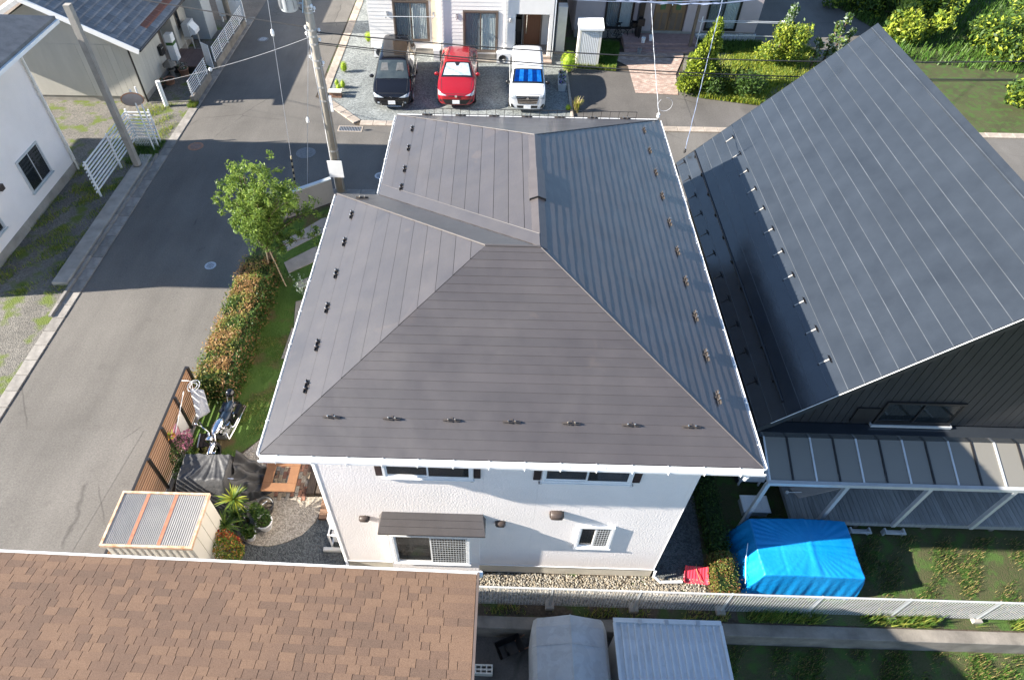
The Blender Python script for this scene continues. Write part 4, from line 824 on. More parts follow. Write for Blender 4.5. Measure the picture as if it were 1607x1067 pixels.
# bicycle
def bicycle(x, y, lab, rz=0):
    t = thing('bicycle', lab, 'bicycle', (x, y, 0), rz); 
    for sx in (-.53, .53):
        wmb = MB(); rings = []
        tube = [(sx+.31*math.cos(a), 0, .33+.31*math.sin(a)) for a in [2*math.pi*k/24 for k in range(25)]]; wmb.tube(tube, .017, 6, cap=False)
        wo = wmb.build('wheel', M['black_matte'], t, local=True)
        sp = MB()
        for k in range(9): a = 2*math.pi*k/9; sp.tube([(sx, 0, .33), (sx+.3*math.cos(a), 0, .33+.3*math.sin(a))], .004, 4)
        sp.build('spokes', M['steel'], wo)
    f = MB(); f.tube([(-.53, 0, .33), (-.05, 0, .28), (.35, 0, .72), (-.2, 0, .62), (-.05, 0, .28)], .016, 6); f.tube([(-.2, 0, .62), (-.53, 0, .33)], .011, 6); f.tube([(.53, 0, .33), (.38, 0, .85)], .016, 6); f.tube([(-.05, 0, .28), (-.24, 0, .85)], .016, 6)
    f.build('frame', M['dark_metal'], t, local=True)
    MB().tube([(.3, -.26, .93), (.38, -.12, .97), (.38, .12, .97), (.3, .26, .93)], .013, 6).build('handlebar', M['chrome'], t, local=True)
    MB().loft([[(-.38, -.07, .86), (-.38, .07, .86), (-.38, .07, .92), (-.38, -.07, .92)], [(-.12, -.025, .88), (-.12, .025, .88), (-.12, .025, .91), (-.12, -.025, .91)]]).build('saddle', M['black'], t, local=True)
    MB().lathe([(.09, -.01), (.09, .01)], (-.05, -.05, .28), 12, axis='y').build('chainring', M['steel'], t, local=True)
    b = MB(); b.bx(.42, .7, -.17, .17, .72, .74); b.bx(.42, .7, -.17, -.155, .74, .95); b.bx(.42, .7, .155, .17, .74, .95); b.bx(.42, .435, -.155, .155, .74, .95); b.bx(.685, .7, -.155, .155, .74, .95); b.build('basket', M['dark_metal'], t, local=True)
bicycle(9.45, 29.75, 'black bicycle with rear wheel toward the white shed', math.pi)
bicycle(10.05, 29.9, 'dark bicycle standing close to the porch side', .05)

# ================================================================ HOUSE AT TOP LEFT
h3 = thing('house', 'house with grey slate roof and cream boarded walls at top left', 'house', (-15, 25, 0))
M['slate'] = mat('grey_slate', (.15, .15, .152), .7, .25, 3, .25, 30, orand=.22)
M['slate_red'] = mat('rust_red_tile', (.16, .055, .03), .7, .25, 6, .2, 40)
M['board_cream'] = mat('cream_boards', (.46, .44, .39), .75, .08, 2, stretch=(1, 1, .3), orand=.05)
M['grey_wall'] = mat('blue_grey_render', (.38, .40, .41), .85, .06, 2, .2, 30)
e3x, e3z, y3, p3 = -12.28, 2.82, 21.35, .5
rl = 4.2; b = MB(); b.prism([(e3x, y3, e3z-.02), (e3x-rl, y3, e3z+rl*p3-.02), (e3x-2*rl, y3, e3z-.02), (e3x-2*rl+.2, y3, e3z-.16), (e3x-rl, y3, e3z+rl*p3-.2), (e3x-.2, y3, e3z-.16)], (0, 13, 0)); r3 = b.build('roof', M['soffit'], h3)
c3 = 1/math.sqrt(1+p3*p3)
def sp3(s, y, l=0): return (e3x-s*c3+l*p3*c3, y, e3z+s*p3*c3+l*c3)
cnt = 0
for r in range(15):
    s0 = r*.31; y = y3-random.uniform(0, .5); 
    while y < y3+12.9:
        y1 = y+.62; a, bb_ = max(y, y3), min(y1, y3+13)-.008
        if bb_ > a+.05 and s0+.31 < rl/c3+.1 and a < 32:
            red = (r == 1 and 23.1 < a < 29)
            MB().add([sp3(s0-.004, a, .012), sp3(s0-.004, bb_, .012), sp3(s0+.31, bb_, .001), sp3(s0+.31, a, .001), sp3(s0-.004, a, -.015), sp3(s0-.004, bb_, -.015)], [(0, 1, 2, 3), (4, 5, 1, 0)]).build('slate', M['slate_red'] if red else M['slate'], r3)
        y = y1
vb = MB(); vb.prism([sp3(-.03, y3-.02, .03), sp3(rl/c3, y3-.02, .03), sp3(rl/c3, y3-.02, -.2), sp3(-.03, y3-.02, -.2)], (0, .035, 0)); vb.build('verge_board', M['white'], r3)
g3 = MB(); g3.prism([(e3x, y3, e3z-.01), (e3x+.1, y3, e3z-.01), (e3x+.1, y3, e3z-.07), (e3x+.05, y3, e3z-.1), (e3x, y3, e3z-.1)], (0, 13, 0)); g3.build('gutter', M['dark_metal'], h3)
b = MB(); b.bx(-20, -13.2, 22.05, 25.3, .3, 2.72); b.bx(-20, -13.9, 25.3, 27.0, .3, 2.72); b.bx(-20, -13.25, 27.0, 28.9, .3, 2.72); b.prism([(-20, 22.06, 2.72), (-13.2, 22.06, 2.72), (-16.5, 22.06, 4.55)], (0, 7, 0)); w3 = b.build('wall', M['board_cream'], h3)
for k in range(10): MB().bx(-13.2, -13.185, 22.08+k*.32, 22.08+k*.32+.308, .32, 2.7).build('wall_board', M['board_cream'], w3)
for k in range(8): MB().bx(-13.25, -13.235, 27.02+k*.23, 27.02+k*.23+.22, .32, 2.7).build('wall_board', M['board_cream'], w3)
for k in range(8): MB().bx(-13.22-.32*(k+1)+.012, -13.22-.32*k, 22.035, 22.05, .32, 2.7).build('wall_board', M['board_cream'], w3)
MB().bx(-20, -13.23, 22.08, 28.9, -.02, .3).build('foundation', M['concrete'], h3)
MB().bx(-13.25, -13.18, 25.2, 25.296, .3, 2.7).build('corner_post', M['bronze'], h3)
MB().bx(-13.9, -13.86, 25.5, 26.8, .35, 2.4).build('door', M['bronze'], h3)
o = MB().bx(-13.233, -13.2, 27.5, 27.95, 1.1, 2.4).build('window', M['bronze'], h3); MB().bx(-13.199, -13.195, 27.55, 27.9, 1.15, 2.35).build('pane', M['pane'], o)
b = MB(); b.bx(-14.0, -12.3, 28.95, 30.1, .0, 5.6); b.build('porch_wall', M['grey_wall'], h3)
MB().tube([(-13.1, 21.95, 2.6), (-13.1, 21.95, .1)], .04, 6).build('downpipe', M['dark_metal'], h3)
dk = thing('wooden_deck', 'brown boarded deck between the house entrance and the white fence', 'deck', (-12.4, 26, 0))
M['brown_deck'] = mat('brown_deck_boards', (.13, .085, .075), .7, .2, 3, .2, 30, stretch=(8, 1, 1), orand=.12)
for k in range(10): MB().bx(-13.17+k*.145, -13.17+k*.145+.138, 25.02, 26.95, .34, .40).build('plank', M['brown_deck'], dk)
MB().bx(-13.17, -11.72, 25.02, 26.95, .0, .335).build('deck_base', M['dark_metal'], dk)
MB().bx(-11.715, -11.7, 25.0, 26.97, .05, .395).build('fascia_board', M['brown_deck'], dk)
pb = thing('parcel_box', 'white parcel box with green band on the brown deck', 'box', (-13.0, 25.75, .4)); MB().cham(-13.15, -12.8, 25.55, 25.95, .4, 1.15, .01).build('lower_box', M['white'], pb); MB().bx(-13.14, -12.81, 25.56, 25.94, 1.152, 1.3).build('band', mat('green_band', (.05, .13, .03)), pb); MB().cham(-13.15, -12.8, 25.55, 25.95, 1.302, 1.68, .03).build('upper_box', M['white'], pb)
lb = thing('letter_box', 'black letter box on the cream boarded wall', 'letter box', (-13.1, 24.9, 1.2)); MB().cham(-13.18, -13.02, 24.65, 25.0, 1.05, 1.5, .02).build('box_body', M['black'], lb); MB().bx(-13.018, -13.01, 24.7, 24.95, 1.35, 1.38).build('slot', M['steel'], lb)
at3 = ac_unit(-12.85, 27.9, .72, math.pi/2, 'grey outdoor unit with white hood on a rack by entrance', w=.85, h=.68, d=.34, m='alu')
b = MB(); b.prism([(-.3, -.18, .1), (-.3, -.42, .12), (-.3, -.42, .3), (-.3, -.18, .62)], (.6, 0, 0)); b.build('air_hood', M['white_metal'], at3, local=True)
rk = thing('unit_rack', 'pale angle rack carrying the grey outdoor unit', 'rack', (-12.85, 27.9, 0)); b = MB()
for x in (-13.05, -12.66):
    for y in (27.5, 28.3): b.bx(x-.02, x+.02, y-.02, y+.02, 0, .7)
b.bx(-13.07, -12.64, 27.47, 27.53, .66, .715); b.bx(-13.07, -12.64, 28.27, 28.33, .66, .715); b.build('rack_frame', M['off_white'], rk)
def pot(x, y, z, r, h, m, lab, group=None, plant=None, n=60, ls=.09, pm=None, ph=.25, name='flower_pot'):
    t = thing(name, lab, 'pot', (x, y, z), 0, group)
    MB().lathe([(r*.72, 0), (r, h*.88), (r*1.06, h*.88), (r*1.06, h), (r*.9, h), (r*.86, h*.82), (.001, h*.82)], n=18, cap=False).build('pot_body', M[m], t, True, local=True)
    MB().lathe([(.001, 0), (r*.87, 0), (.001, .01)], (0, 0, h*.83), 14, cap=False).build('potting_soil', M['soil'], t, local=True)
    if plant:
        pts = cloud((0, 0, h+ph*.5), (r*1.1, r*1.1, ph), n, .3); o = link_mesh('foliage', leaf_mesh('foliage', pts, ls, [M[k] for k in (pm or ['leaf_a', 'leaf_b'])], aspect=.45), t, True)
    return t
M['leaf_a'] = leaf_mat('leaf_dark', (.035, .075, .015)); M['leaf_b'] = leaf_mat('leaf_mid', (.07, .125, .022)); M['leaf_c'] = leaf_mat('leaf_light', (.14, .20, .035)); M['leaf_y'] = leaf_mat('leaf_yellow', (.30, .33, .04))
M['leaf_o'] = leaf_mat('leaf_orange', (.30, .10, .028)); M['leaf_r'] = leaf_mat('leaf_rust', (.20, .075, .035)); M['leaf_dk'] = leaf_mat('leaf_deep_green', (.022, .042, .012)); M['leaf_s'] = leaf_mat('leaf_silver', (.30, .36, .30)); M['petal_p'] = leaf_mat('pink_petal', (.55, .22, .30)); M['petal_o'] = leaf_mat('orange_petal', (.65, .28, .08)); M['petal_r'] = leaf_mat('red_petal', (.40, .03, .02)); M['lime'] = leaf_mat('lime_foliage', (.32, .45, .04)); M['blossom_w'] = leaf_mat('white_petal', (.7, .7, .62))  # includes a deepest green as plain leaf colour
M['terracotta'] = mat('terracotta', (.27, .15, .10), .85, .2, 6, .2); M['pot_black'] = mat('black_pot', (.02, .02, .02), .5, .2)
pot(-12.3, 24.75, 0, .24, .42, 'terracotta', 'terracotta pot with white flowers by the brown deck', plant=True, pm=['leaf_a', 'leaf_b', 'blossom_w'], n=90)
pot(-12.75, 23.9, 0, .26, .3, 'terracotta', 'wide empty terracotta bowl near the cream wall')
pot(-12.95, 23.45, 0, .15, .22, 'pot_black', 'small dark pot with a plant near the cream wall', plant=True, pm=['leaf_a', 'leaf_r'], n=40)
pot(-12.35, 27.2, 0, .17, .25, 'concrete', 'grey stone pot under the white hooded outdoor unit')
ln = thing('stone_lantern', 'dark stone garden lantern with wide roof by the cream wall', 'lantern', (-12.75, 24.45, 0)); MB().lathe([(.2, 0), (.16, .1), (.1, .14), (.1, .4), (.2, .46), (.2, .5)], n=8).build('base', M['concrete_dark'], ln, local=True); MB().lathe([(.14, .5), (.14, .7)], n=6).build('light_chamber', M['dark_inside'], ln, local=True); MB().lathe([(.36, .7), (.34, .76), (.1, .94), (.03, 1.0)], n=6).build('cap', M['concrete_dark'], ln, local=True)
# low white slatted fences on block walls
def white_fence(y0, y1, x, lab, ztop, wz=.4):
    t = thing('slatted_fence', lab, 'fence', (x, (y0+y1)/2, 0), 0, None)
    MB().cham(x-.09, x+.09, y0, y1, 0, wz, .01).build('block_base', M['concrete_dark'], t)
    n = 7
    for k in range(n):
        z = wz+.05+(ztop-wz-.09)*k/(n-1); MB().bx(x-.006, x+.006, y0+.02, y1-.02, z, z+.034).build('slat', M['white_metal'], t)
    k = 0; y = y0+.05
    while y < y1: MB().bx(x+.014, x+.05, y-.025, y+.025, wz, ztop+.03).build('post', M['white_metal'], t); y += 1.1
    return t
white_fence(21.95, 24.45, -10.95, 'low white slatted fence panel on block wall, the near shorter one', 1.12)
white_fence(25.5, 30.8, -10.95, 'long white slatted fence on block wall further up the left road', 1.12)
gt = thing('gate', 'white slatted gate leaf standing ajar between the two white fences', 'gate', (-11.05, 25.45, 0))
b = MB(); b.bx(-.02, .02, -.0, .04, .1, 1.25); b.bx(-.02, .02, .56, .6, .1, 1.25); b.bx(-.02, .02, .04, .56, .1, .15); b.bx(-.02, .02, .04, .56, 1.2, 1.25); b.build('gate_frame', M['white_metal'], gt, local=True)
for k in range(11): MB().bx(-.008, .008, .05+k*.046, .05+k*.046+.03, .15, 1.2).build('slat', M['white_metal'], gt, local=True)
gt.rotation_euler = (0, 0, .9)
wf_ = thing('white_board_fence', 'small white board panel behind the long white fence', 'fence', (-11.9, 31.2, 0))
for k in range(4): MB().bx(-12.4+k*.36, -12.4+k*.36+.34, 31.2, 31.23, .35, 1.2).build('board', M['white_metal'], wf_)
b = MB(); b.bx(-12.35, -12.29, 31.24, 31.3, 0, 1.25); b.bx(-11.05, -10.99, 31.24, 31.3, 0, 1.25); b.build('post', M['white_metal'], wf_)
op = thing('utility_pole', 'bare grey pole standing behind the long white fence', 'pole', (-11.65, 30.6, 0)); MB().tube([(-11.65, 30.6, 0), (-11.65, 30.6, 9)], [.16, .11], 12).build('pole_shaft', mat('grey_pole', (.27, .25, .22), .85, .15, 3), op, True)
for z in (1.9, 4.5, 6.8): MB().lathe([(.165, -.03), (.165, .03)], (-11.65, 30.6, z), 12).build('band', M['steel'], op)
# white post, mirror, near white fence, near pole
tag(MB().tube([(-12.16, 21.71, 0), (-12.16, 21.71, 1.25)], .10, 10).build('marker_post', M['white']), 'plain white marker post on the weedy verge', 'post')
mr = thing('traffic_mirror', 'round traffic mirror seen from behind on twin white poles', 'mirror', (-11.3, 18.1, 0))
for x, y in ((-11.36, 17.98), (-11.26, 18.22)): MB().tube([(x, y, 0), (x, y, 2.75)], .032, 8).build('pole', M['white'], mr)
o = MB().lathe([(.001, -.10), (.2, -.085), (.36, -.03), (.40, 0), (.40, .03), (.001, .035)], n=28).build('mirror_shell', mat('mirror_back', (.42, .36, .34), .5, .08, 4), mr, True); o.location = Vector((-11.42, 17.97, 2.33))-mr.location; o.rotation_euler = (math.radians(62), 0, math.radians(-160))
o = MB().lathe([(.40, -.012), (.425, 0), (.425, .03), (.40, .04)], n=28, cap=False).build('mirror_rim', mat('orange_rim', (.55, .25, .12), .5), mr); o.location = Vector((-11.42, 17.97, 2.33))-mr.location; o.rotation_euler = (math.radians(62), 0, math.radians(-160))
nf = thing('corner_fence', 'white slatted corner fence around the near corner plot', 'fence', (-12, 18.3, 0))
for k in range(9):
    z = .25+k*.15; MB().bx(-12.3, -11.25, 18.5, 18.525, z, z+.06).build('slat', M['white_metal'], nf); MB().bx(-12.3, -12.275, 14.5, 18.495, z, z+.06).build('slat', M['white_metal'], nf)
for x, y in ((-12.26, 18.54), (-11.28, 18.54), (-12.24, 16.6), (-12.24, 14.6)): MB().bx(x-.03, x+.03, y-.03, y+.03, 0, 1.6).build('post', M['white_metal'], nf)
mesh_panel(-12.2, -11.25, 18.2, .1, 1.0, .07, .07, .006, 'white_metal', nf)
MB().cham(-11.75, -11.2, 9.5, 17.45, -.05, .18, .02).build('plot_kerb', M['concrete'], nf)
np_ = thing('sign_pole', 'grey square pole at the left edge by the corner fence', 'pole', (-11.5, 16.6, 0)); MB().bx(-11.62, -11.40, 16.5, 16.72, 0, 6.5).build('pole_shaft', M['concrete'], np_); MB().cham(-11.68, -11.34, 16.44, 16.78, 0, .18, .02).build('footing', M['concrete'], np_)
# ---- house across the left road (outside the picture's left edge; casts the road shadow)
h4 = thing('house', 'white rendered house across the left road at the far left', 'house', (-18, 12.6, 0))
w4 = MB(); w4.bx(-25, -14.0, 8.75, 16.6, 0, 5.6); w4.build('wall', M['white_wall'], h4)
r4 = MB(); q = .42; x0, x1, y0, y1 = -26, -12.55, 8.05, 17.25; hw = (y1-y0)/2
r4.add([(x0, y0, 5.85), (x1, y0, 5.85), (x1, y1, 5.85), (x0, y1, 5.85), (x0+hw, y0+hw, 5.85+q*hw), (x1-hw, y0+hw, 5.85+q*hw), (x0, y0, 5.65), (x1, y0, 5.65), (x1, y1, 5.65), (x0, y1, 5.65)],
       [(0, 1, 5, 4), (1, 2, 5), (2, 3, 4, 5), (3, 0, 4), (6, 7, 1, 0), (7, 8, 2, 1), (8, 9, 3, 2), (9, 6, 0, 3), (9, 8, 7, 6)]); r4.build('roof', M['slate'], h4)
for y in (10, 13.5):
    o = MB().bx(-14.0, -13.94, y, y+1.5, .9, .96).bx(-14.0, -13.94, y, y+1.5, 2.14, 2.2).bx(-14.0, -13.94, y, y+.06, .96, 2.14).bx(-14.0, -13.94, y+1.44, y+1.5, .96, 2.14).build('window', M['alu'], h4)
    for a, b, x in ((y+.06, y+.77, -13.965), (y+.73, y+1.44, -13.98)):
        MB().bx(x, x+.01, a, a+.04, .96, 2.14).bx(x, x+.01, b-.04, b, .96, 2.14).build('sash', M['alu'], o); MB().bx(x+.002, x+.006, a+.04, b-.04, .96, 2.14).build('pane', M['pane'], o)
    c = MB(); c.grid(lambda u, v: (-13.992+.004*math.sin(u*50), y+.08+.62*u, .98+1.14*v), 50, 1); c.build('curtain', M['curtain_in'], o)
    MB().bx(-14.0, -13.9, y-.04, y+1.54, .86, .895).build('sill', M['alu'], o)
MB().tube([(-13.94, 16.4, 5.6), (-13.94, 16.4, .05)], .04, 8).build('downpipe', M['off_white'], h4)
MB().bx(-14.0, -13.985, 8.75, 16.6, .0, .4).build('foundation', M['concrete'], h4)
MB().bx(-12.55, -12.46, 8.05, 17.25, 5.62, 5.74).build('gutter', M['white'], h4)
for i, z in enumerate((1.9, 3.7)): MB().bx(-14.0, -13.9, 12.2, 12.4, z, z+.2).build('vent_hood', M['vent'], h4)
# ================================================================ CARS
def paint(name, col, rough=.22, metal=0., coat=.6, vs=2.): return mat(name, col, rough, .04, vs, metal=metal, coat=coat)
M['car_black'] = paint('black_car_paint', (.006, .006, .008), .1, coat=.3); M['car_red'] = paint('red_car_paint', (.27, .008, .014), .2); M['car_white'] = paint('white_car_paint', (.60, .61, .62), .25)
M['car_glass'] = mat('dark_car_glass', (.012, .015, .017), .06, .2, 3, spec=.7); M['screen_glass'] = mat('windscreen_glass', (.055, .068, .07), .05, .25, 3, spec=.8, col2=(.03, .04, .045))
M['lamp'] = mat('headlamp_lens', (.50, .55, .60), .12, .5, 14, spec=.8, col2=(.14, .16, .18)); M['plate'] = mat('blank_plate', (.82, .82, .82), .5, .02)
M['shade_silver'] = mat('silver_sunshade', (.55, .66, .70), .3, .3, 6, .5, 7, dist=.04, metal=.35); M['shade_blue_dark'] = mat('dark_blue_sunshade', (.0, .035, .22), .25, .4, 6, .3, 6, metal=.5); M['shade_blue'] = mat('blue_sunshade', (.0, .07, .42), .22, .5, 5, .4, 6, dist=.04, metal=.5, col2=(.02, .28, .75))
M['seat'] = mat('grey_car_seat', (.085, .088, .09), .8, .3, 9)
wheel_mesh = {}
def make_wheel(t, x, y, r, side):
    w_ = MB().lathe([(r*.66, -.1), (r*.93, -.1), (r, -.075), (r, .075), (r*.93, .1), (r*.66, .1)], n=28, axis='x', cap=False)
    o = w_.build('wheel', M['black_matte'], t, True, local=True); o.location = (x, y, r)
    rm = MB(); rm.lathe([(.001, side*.06), (r*.2, side*.075), (r*.22, side*.05), (r*.6, side*.02), (r*.66, side*.095), (r*.68, side*.095), (r*.68, -side*.09)], n=28, axis='x', cap=False)
    for k in range(5):
        a = 2*math.pi*k/5; ca, sa = math.cos(a), math.sin(a); p = [(side*.055, ca*.15*r-sa*.07*r, sa*.15*r+ca*.07*r), (side*.055, ca*.15*r+sa*.07*r, sa*.15*r-ca*.07*r), (side*.075, ca*.64*r+sa*.05*r, sa*.64*r-ca*.05*r), (side*.075, ca*.64*r-sa*.05*r, sa*.64*r+ca*.05*r)]
        rm.prism(p, (side*.02, 0, 0))
    rm.build('rim', M['alu'], o, local=True)
def hull(stations):
    rings = []
    for (y, w_, zb, belt, wr, zr) in stations:
        h = [(.0, zb), (.72*w_, zb), (.96*w_, zb+.07), (w_, zb+.45*(belt-zb)), (.985*w_, belt-.04), (.95*w_, belt), (wr*1.03, zr-.10*min(1, (zr-belt)*2)), (wr*.93, zr-.012), (wr*.6, zr+.012), (0, zr+.02)]
        rings.append([(x, y, z) for x, z in h] + [(-x, y, z) for x, z in h[1:-1]][::-1])
    return rings
def make_car(name, label, x, y, stations, pm, rz=0, group='cars parked in the gravel lot'):
    t = thing(name, label, 'car', (x, y, .02), rz, group)
    mb = MB().loft(hull(stations)); o = mb.build('body', M[pm], None, True, local=True)
    md = o.modifiers.new('s', 'SUBSURF'); md.levels = md.render_levels = 2
    dg = bpy.context.evaluated_depsgraph_get(); me = bpy.data.meshes.new_from_object(o.evaluated_get(dg)); o.modifiers.clear(); o.data = me
    me.polygons.foreach_set('use_smooth', [True]*len(me.polygons))
    bvh = BVHTree.FromPolygons([v.co for v in me.vertices], [list(p.vertices) for p in me.polygons]); o.parent = t
    L = stations[-1][0]
    def decal(nm, cs, d, m, off=.006, nu=8, nv=6, parent=None, th=0.):
        d = Vector(d).normalized(); cs = [Vector(c) for c in cs]; P = []
        for j in range(nv+1):
            for i in range(nu+1):
                u, v = i/nu, j/nv; p = (cs[0]*(1-u)+cs[1]*u)*(1-v) + (cs[3]*(1-u)+cs[2]*u)*v
                h = bvh.ray_cast(p-d*3, d); P.append((h[0]-d*off) if h[0] else p)
        fs = [(j*(nu+1)+i, j*(nu+1)+i+1, (j+1)*(nu+1)+i+1, (j+1)*(nu+1)+i) for j in range(nv) for i in range(nu)]
        q = MB().add(P, fs).build(nm, M[m], parent or t, True, local=True)
        return q
    def gap(nm, a, b, d, wdt=.008, m='black_matte', n=10, off=.004):
        a, b = Vector(a), Vector(b); s = (b-a).normalized().cross(Vector(d).normalized())*wdt; return decal(nm, [a-s, b-s, b+s, a+s], d, m, off, n, 1)
    t['gap'] = 0; del t['gap']; decal.gap = gap
    return t, o, decal
def mirror_pair(t, x, y, z, m, s=1.):
    for k in (-1, 1):
        b = MB(); n = 10; rings = []
        for i in range(6):
            a = math.pi*i/5; r = math.sin(a)+.05; cx_ = k*(x+.11-.11*math.cos(a)); rings.append([(cx_, y+.055*r*math.cos(q)*s, z+.085*r*math.sin(q)*s) for q in [2*math.pi*j/n for j in range(n)]])
        b.loft(rings); b.build('door_mirror', M[m], t, True, local=True)
def wiper(t, pts): 
    b = MB(); b.tube(pts, .011, 5); b.build('wiper', M['black'], t, local=True)
# black minivan
S = [(0, .62, .30, .56, .52, .60), (.05, .78, .22, .66, .68, .72), (.25, .87, .18, .80, .76, .86), (.56, .90, .17, .93, .80, .98), (.80, .90, .17, .99, .80, 1.06), (1.2, .90, .17, 1.03, .73, 1.36), (1.6, .90, .17, 1.04, .67, 1.63), (1.98, .90, .17, 1.05, .665, 1.72), (3.3, .90, .17, 1.05, .66, 1.745), (4.2, .90, .18, 1.05, .645, 1.72), (4.6, .88, .22, 1.03, .62, 1.6), (4.75, .85, .26, .98, .60, 1.3), (4.8, .78, .32, .85, .6, .9)]
t, body, dec = make_car('parked_car', 'black minivan with tinted glass, leftmost of the three parked cars', -1.56, 21.72, S, 'car_black', .03)
dn = (0, .62, -.78)
dec('windscreen', [(-.76, .90, 1.1), (.76, .90, 1.1), (.62, 1.64, 1.66), (-.62, 1.64, 1.66)], dn, 'screen_glass', .008, 14, 8)
for k in (-1, 1):
    for (a, b) in ((1.45, 2.3), (2.36, 3.35), (3.41, 4.3)): dec('side_window', [(k, a-.1*(a < 2), 1.12), (k, b, 1.12), (k, b-.05, 1.52), (k, a+.28*(a < 2), 1.52)], (-k, 0, -.15), 'car_glass')
    dec('headlight', [(k*.34, 0, .64), (k*.84, 0, .66), (k*.86, 0, .86), (k*.62, 0, .76)], (0, 1, -.25), 'lamp', .008)
    dec('fog_lamp', [(k*.56, 0, .36), (k*.66, 0, .36), (k*.66, 0, .44), (k*.56, 0, .44)], (0, 1, 0), 'lamp', .01, 3, 3)
    for (yy_) in (.92, 3.82): make_wheel(t, k*.82, yy_, .32, k)
    MB().tube([(k*.915, 1.4, .55), (k*.925, 2.9, .58), (k*.915, 4.1, .6)], .014, 5).build('side_moulding', M['chrome'], t, local=True)
    b = MB().cham(-.04, .04, 1.7, 1.92, 0, .03, .01)
for k in (-1, 1):
    dec.gap('bonnet_gap', (k*.70, .22, .9), (k*.72, .84, 1.06), (0, .3, -.9))
    for yy_ in (1.12, 2.33, 3.38): dec.gap('door_gap', (k, yy_, .35), (k, yy_+.03, 1.1), (-k, 0, 0))
dec.gap('bonnet_gap', (-.6, .12, .8), (.6, .12, .8), (0, .8, -.5))
mirror_pair(t, .86, 1.15, 1.12, 'car_black')
dec('grille', [(-.40, 0, .50), (.40, 0, .50), (.36, 0, .60), (-.36, 0, .60)], (0, 1, 0), 'black', .01); dec('lower_grille', [(-.5, 0, .24), (.5, 0, .24), (.54, 0, .42), (-.54, 0, .42)], (0, 1, 0), 'black_matte', .01)
b = MB(); b.tube([(-.42, -.01, .235), (.42, -.01, .235)], .014, 5); b.tube([(-.54, .02, .46), (-.47, .0, .23)], .012, 5); b.tube([(.54, .02, .46), (.47, .0, .23)], .012, 5); b.build('grille_trim', M['chrome'], t, local=True)
MB().cham(-.165, .165, -.04, -.02, .34, .505, .004).build('number_plate', M['plate'], t, local=True)
MB().add([(-.07, -.02, .70), (0, -.035, .63), (.07, -.02, .70), (.035, -.02, .70), (0, -.03, .665), (-.035, -.02, .70)], [(0, 1, 4, 5), (1, 2, 3, 4)]).build('badge', M['chrome'], t, local=True)
wiper(t, [(-.62, .88, 1.125), (-.1, .83, 1.11), (.05, .87, 1.12)]); wiper(t, [(.0, .86, 1.12), (.5, .87, 1.13), (.66, .92, 1.15)])
for xs_ in (-.36, .36): dec('front_seat', [(xs_-.19, 1.22, 1.32), (xs_+.19, 1.22, 1.32), (xs_+.13, 1.52, 1.58), (xs_-.13, 1.52, 1.58)], dn, 'seat', .0095, 5, 4)
st_ = MB(); st_.tube([(.34+.17*math.cos(a), 1.13+.06*math.sin(a), 1.27+.09*math.sin(a)+.03) for a in [2*math.pi*k/18 for k in range(19)]], .012, 5, cap=False); st_.build('steering_wheel', M['seat'], t, local=True)
# red crossover
S = [(0, .55, .34, .60, .48, .66), (.06, .74, .24, .70, .64, .77), (.28, .86, .2, .84, .76, .92), (.64, .90, .2, .96, .80, 1.01), (.93, .90, .2, 1.02, .79, 1.08), (1.34, .89, .2, 1.05, .71, 1.31), (1.76, .89, .2, 1.06, .62, 1.50), (2.3, .89, .2, 1.07, .60, 1.56), (2.9, .89, .2, 1.10, .59, 1.55), (3.5, .89, .2, 1.14, .57, 1.47), (3.95, .89, .22, 1.15, .54, 1.28), (4.22, .84, .26, 1.08, .52, 1.14), (4.36, .75, .36, .92, .52, .96)]
t, body, dec = make_car('parked_car', 'red crossover car with silver sunshade behind its windscreen', 1.40, 21.82, S, 'car_red')
dec('windscreen', [(-.74, 1.01, 1.14), (.74, 1.01, 1.14), (.57, 1.79, 1.52), (-.57, 1.79, 1.52)], dn, 'car_glass', .006, 14, 8)
dec('sunshade', [(-.64, 1.09, 1.2), (.64, 1.09, 1.2), (.50, 1.71, 1.50), (.1, 1.71, 1.50)], dn, 'shade_silver', .011, 10, 6); dec('sunshade', [(-.64, 1.09, 1.2), (.1, 1.09, 1.2), (.1, 1.71, 1.5), (-.50, 1.71, 1.50)], dn, 'shade_silver', .0105, 10, 6)
dec('mirror_mount', [(-.12, 1.71, 1.5), (.12, 1.71, 1.5), (.05, 1.55, 1.42), (-.05, 1.55, 1.42)], dn, 'black', .013, 4, 4)
for k in (-1, 1):
    for (a, b) in ((1.65, 2.5), (2.56, 3.35)): dec('side_window', [(k, a-.1*(a < 2), 1.15), (k, b, 1.18), (k, b-.1, 1.40), (k, a+.3*(a < 2), 1.40)], (-k, 0, -.2), 'car_glass')
    dec('headlight', [(k*.42, 0, .74), (k*.83, 0, .74), (k*.86, 0, .98), (k*.66, 0, .84)], (0, 1, -.3), 'lamp', .009)
    dec('corner_intake', [(k*.62, 0, .40), (k*.78, 0, .42), (k*.76, 0, .56), (k*.68, 0, .52)], (0, 1, 0), 'black', .008, 4, 4)
    for yy_ in (.9, 3.54): make_wheel(t, k*.81, yy_, .34, k)
for k in (-1, 1):
    dec.gap('bonnet_gap', (k*.66, .26, .9), (k*.72, .95, 1.08), (0, .3, -.9))
    dec.gap('roof_gap', (k*.50, 2.0, 1.55), (k*.47, 3.6, 1.5), (0, 0, -1))
    for yy_ in (1.4, 2.52, 3.3): dec.gap('door_gap', (k, yy_, .35), (k, yy_+.03, 1.15), (-k, 0, 0))
dec.gap('bonnet_gap', (-.62, .1, .78), (.62, .1, .78), (0, .8, -.5))
mirror_pair(t, .85, 1.32, 1.14, 'car_red')
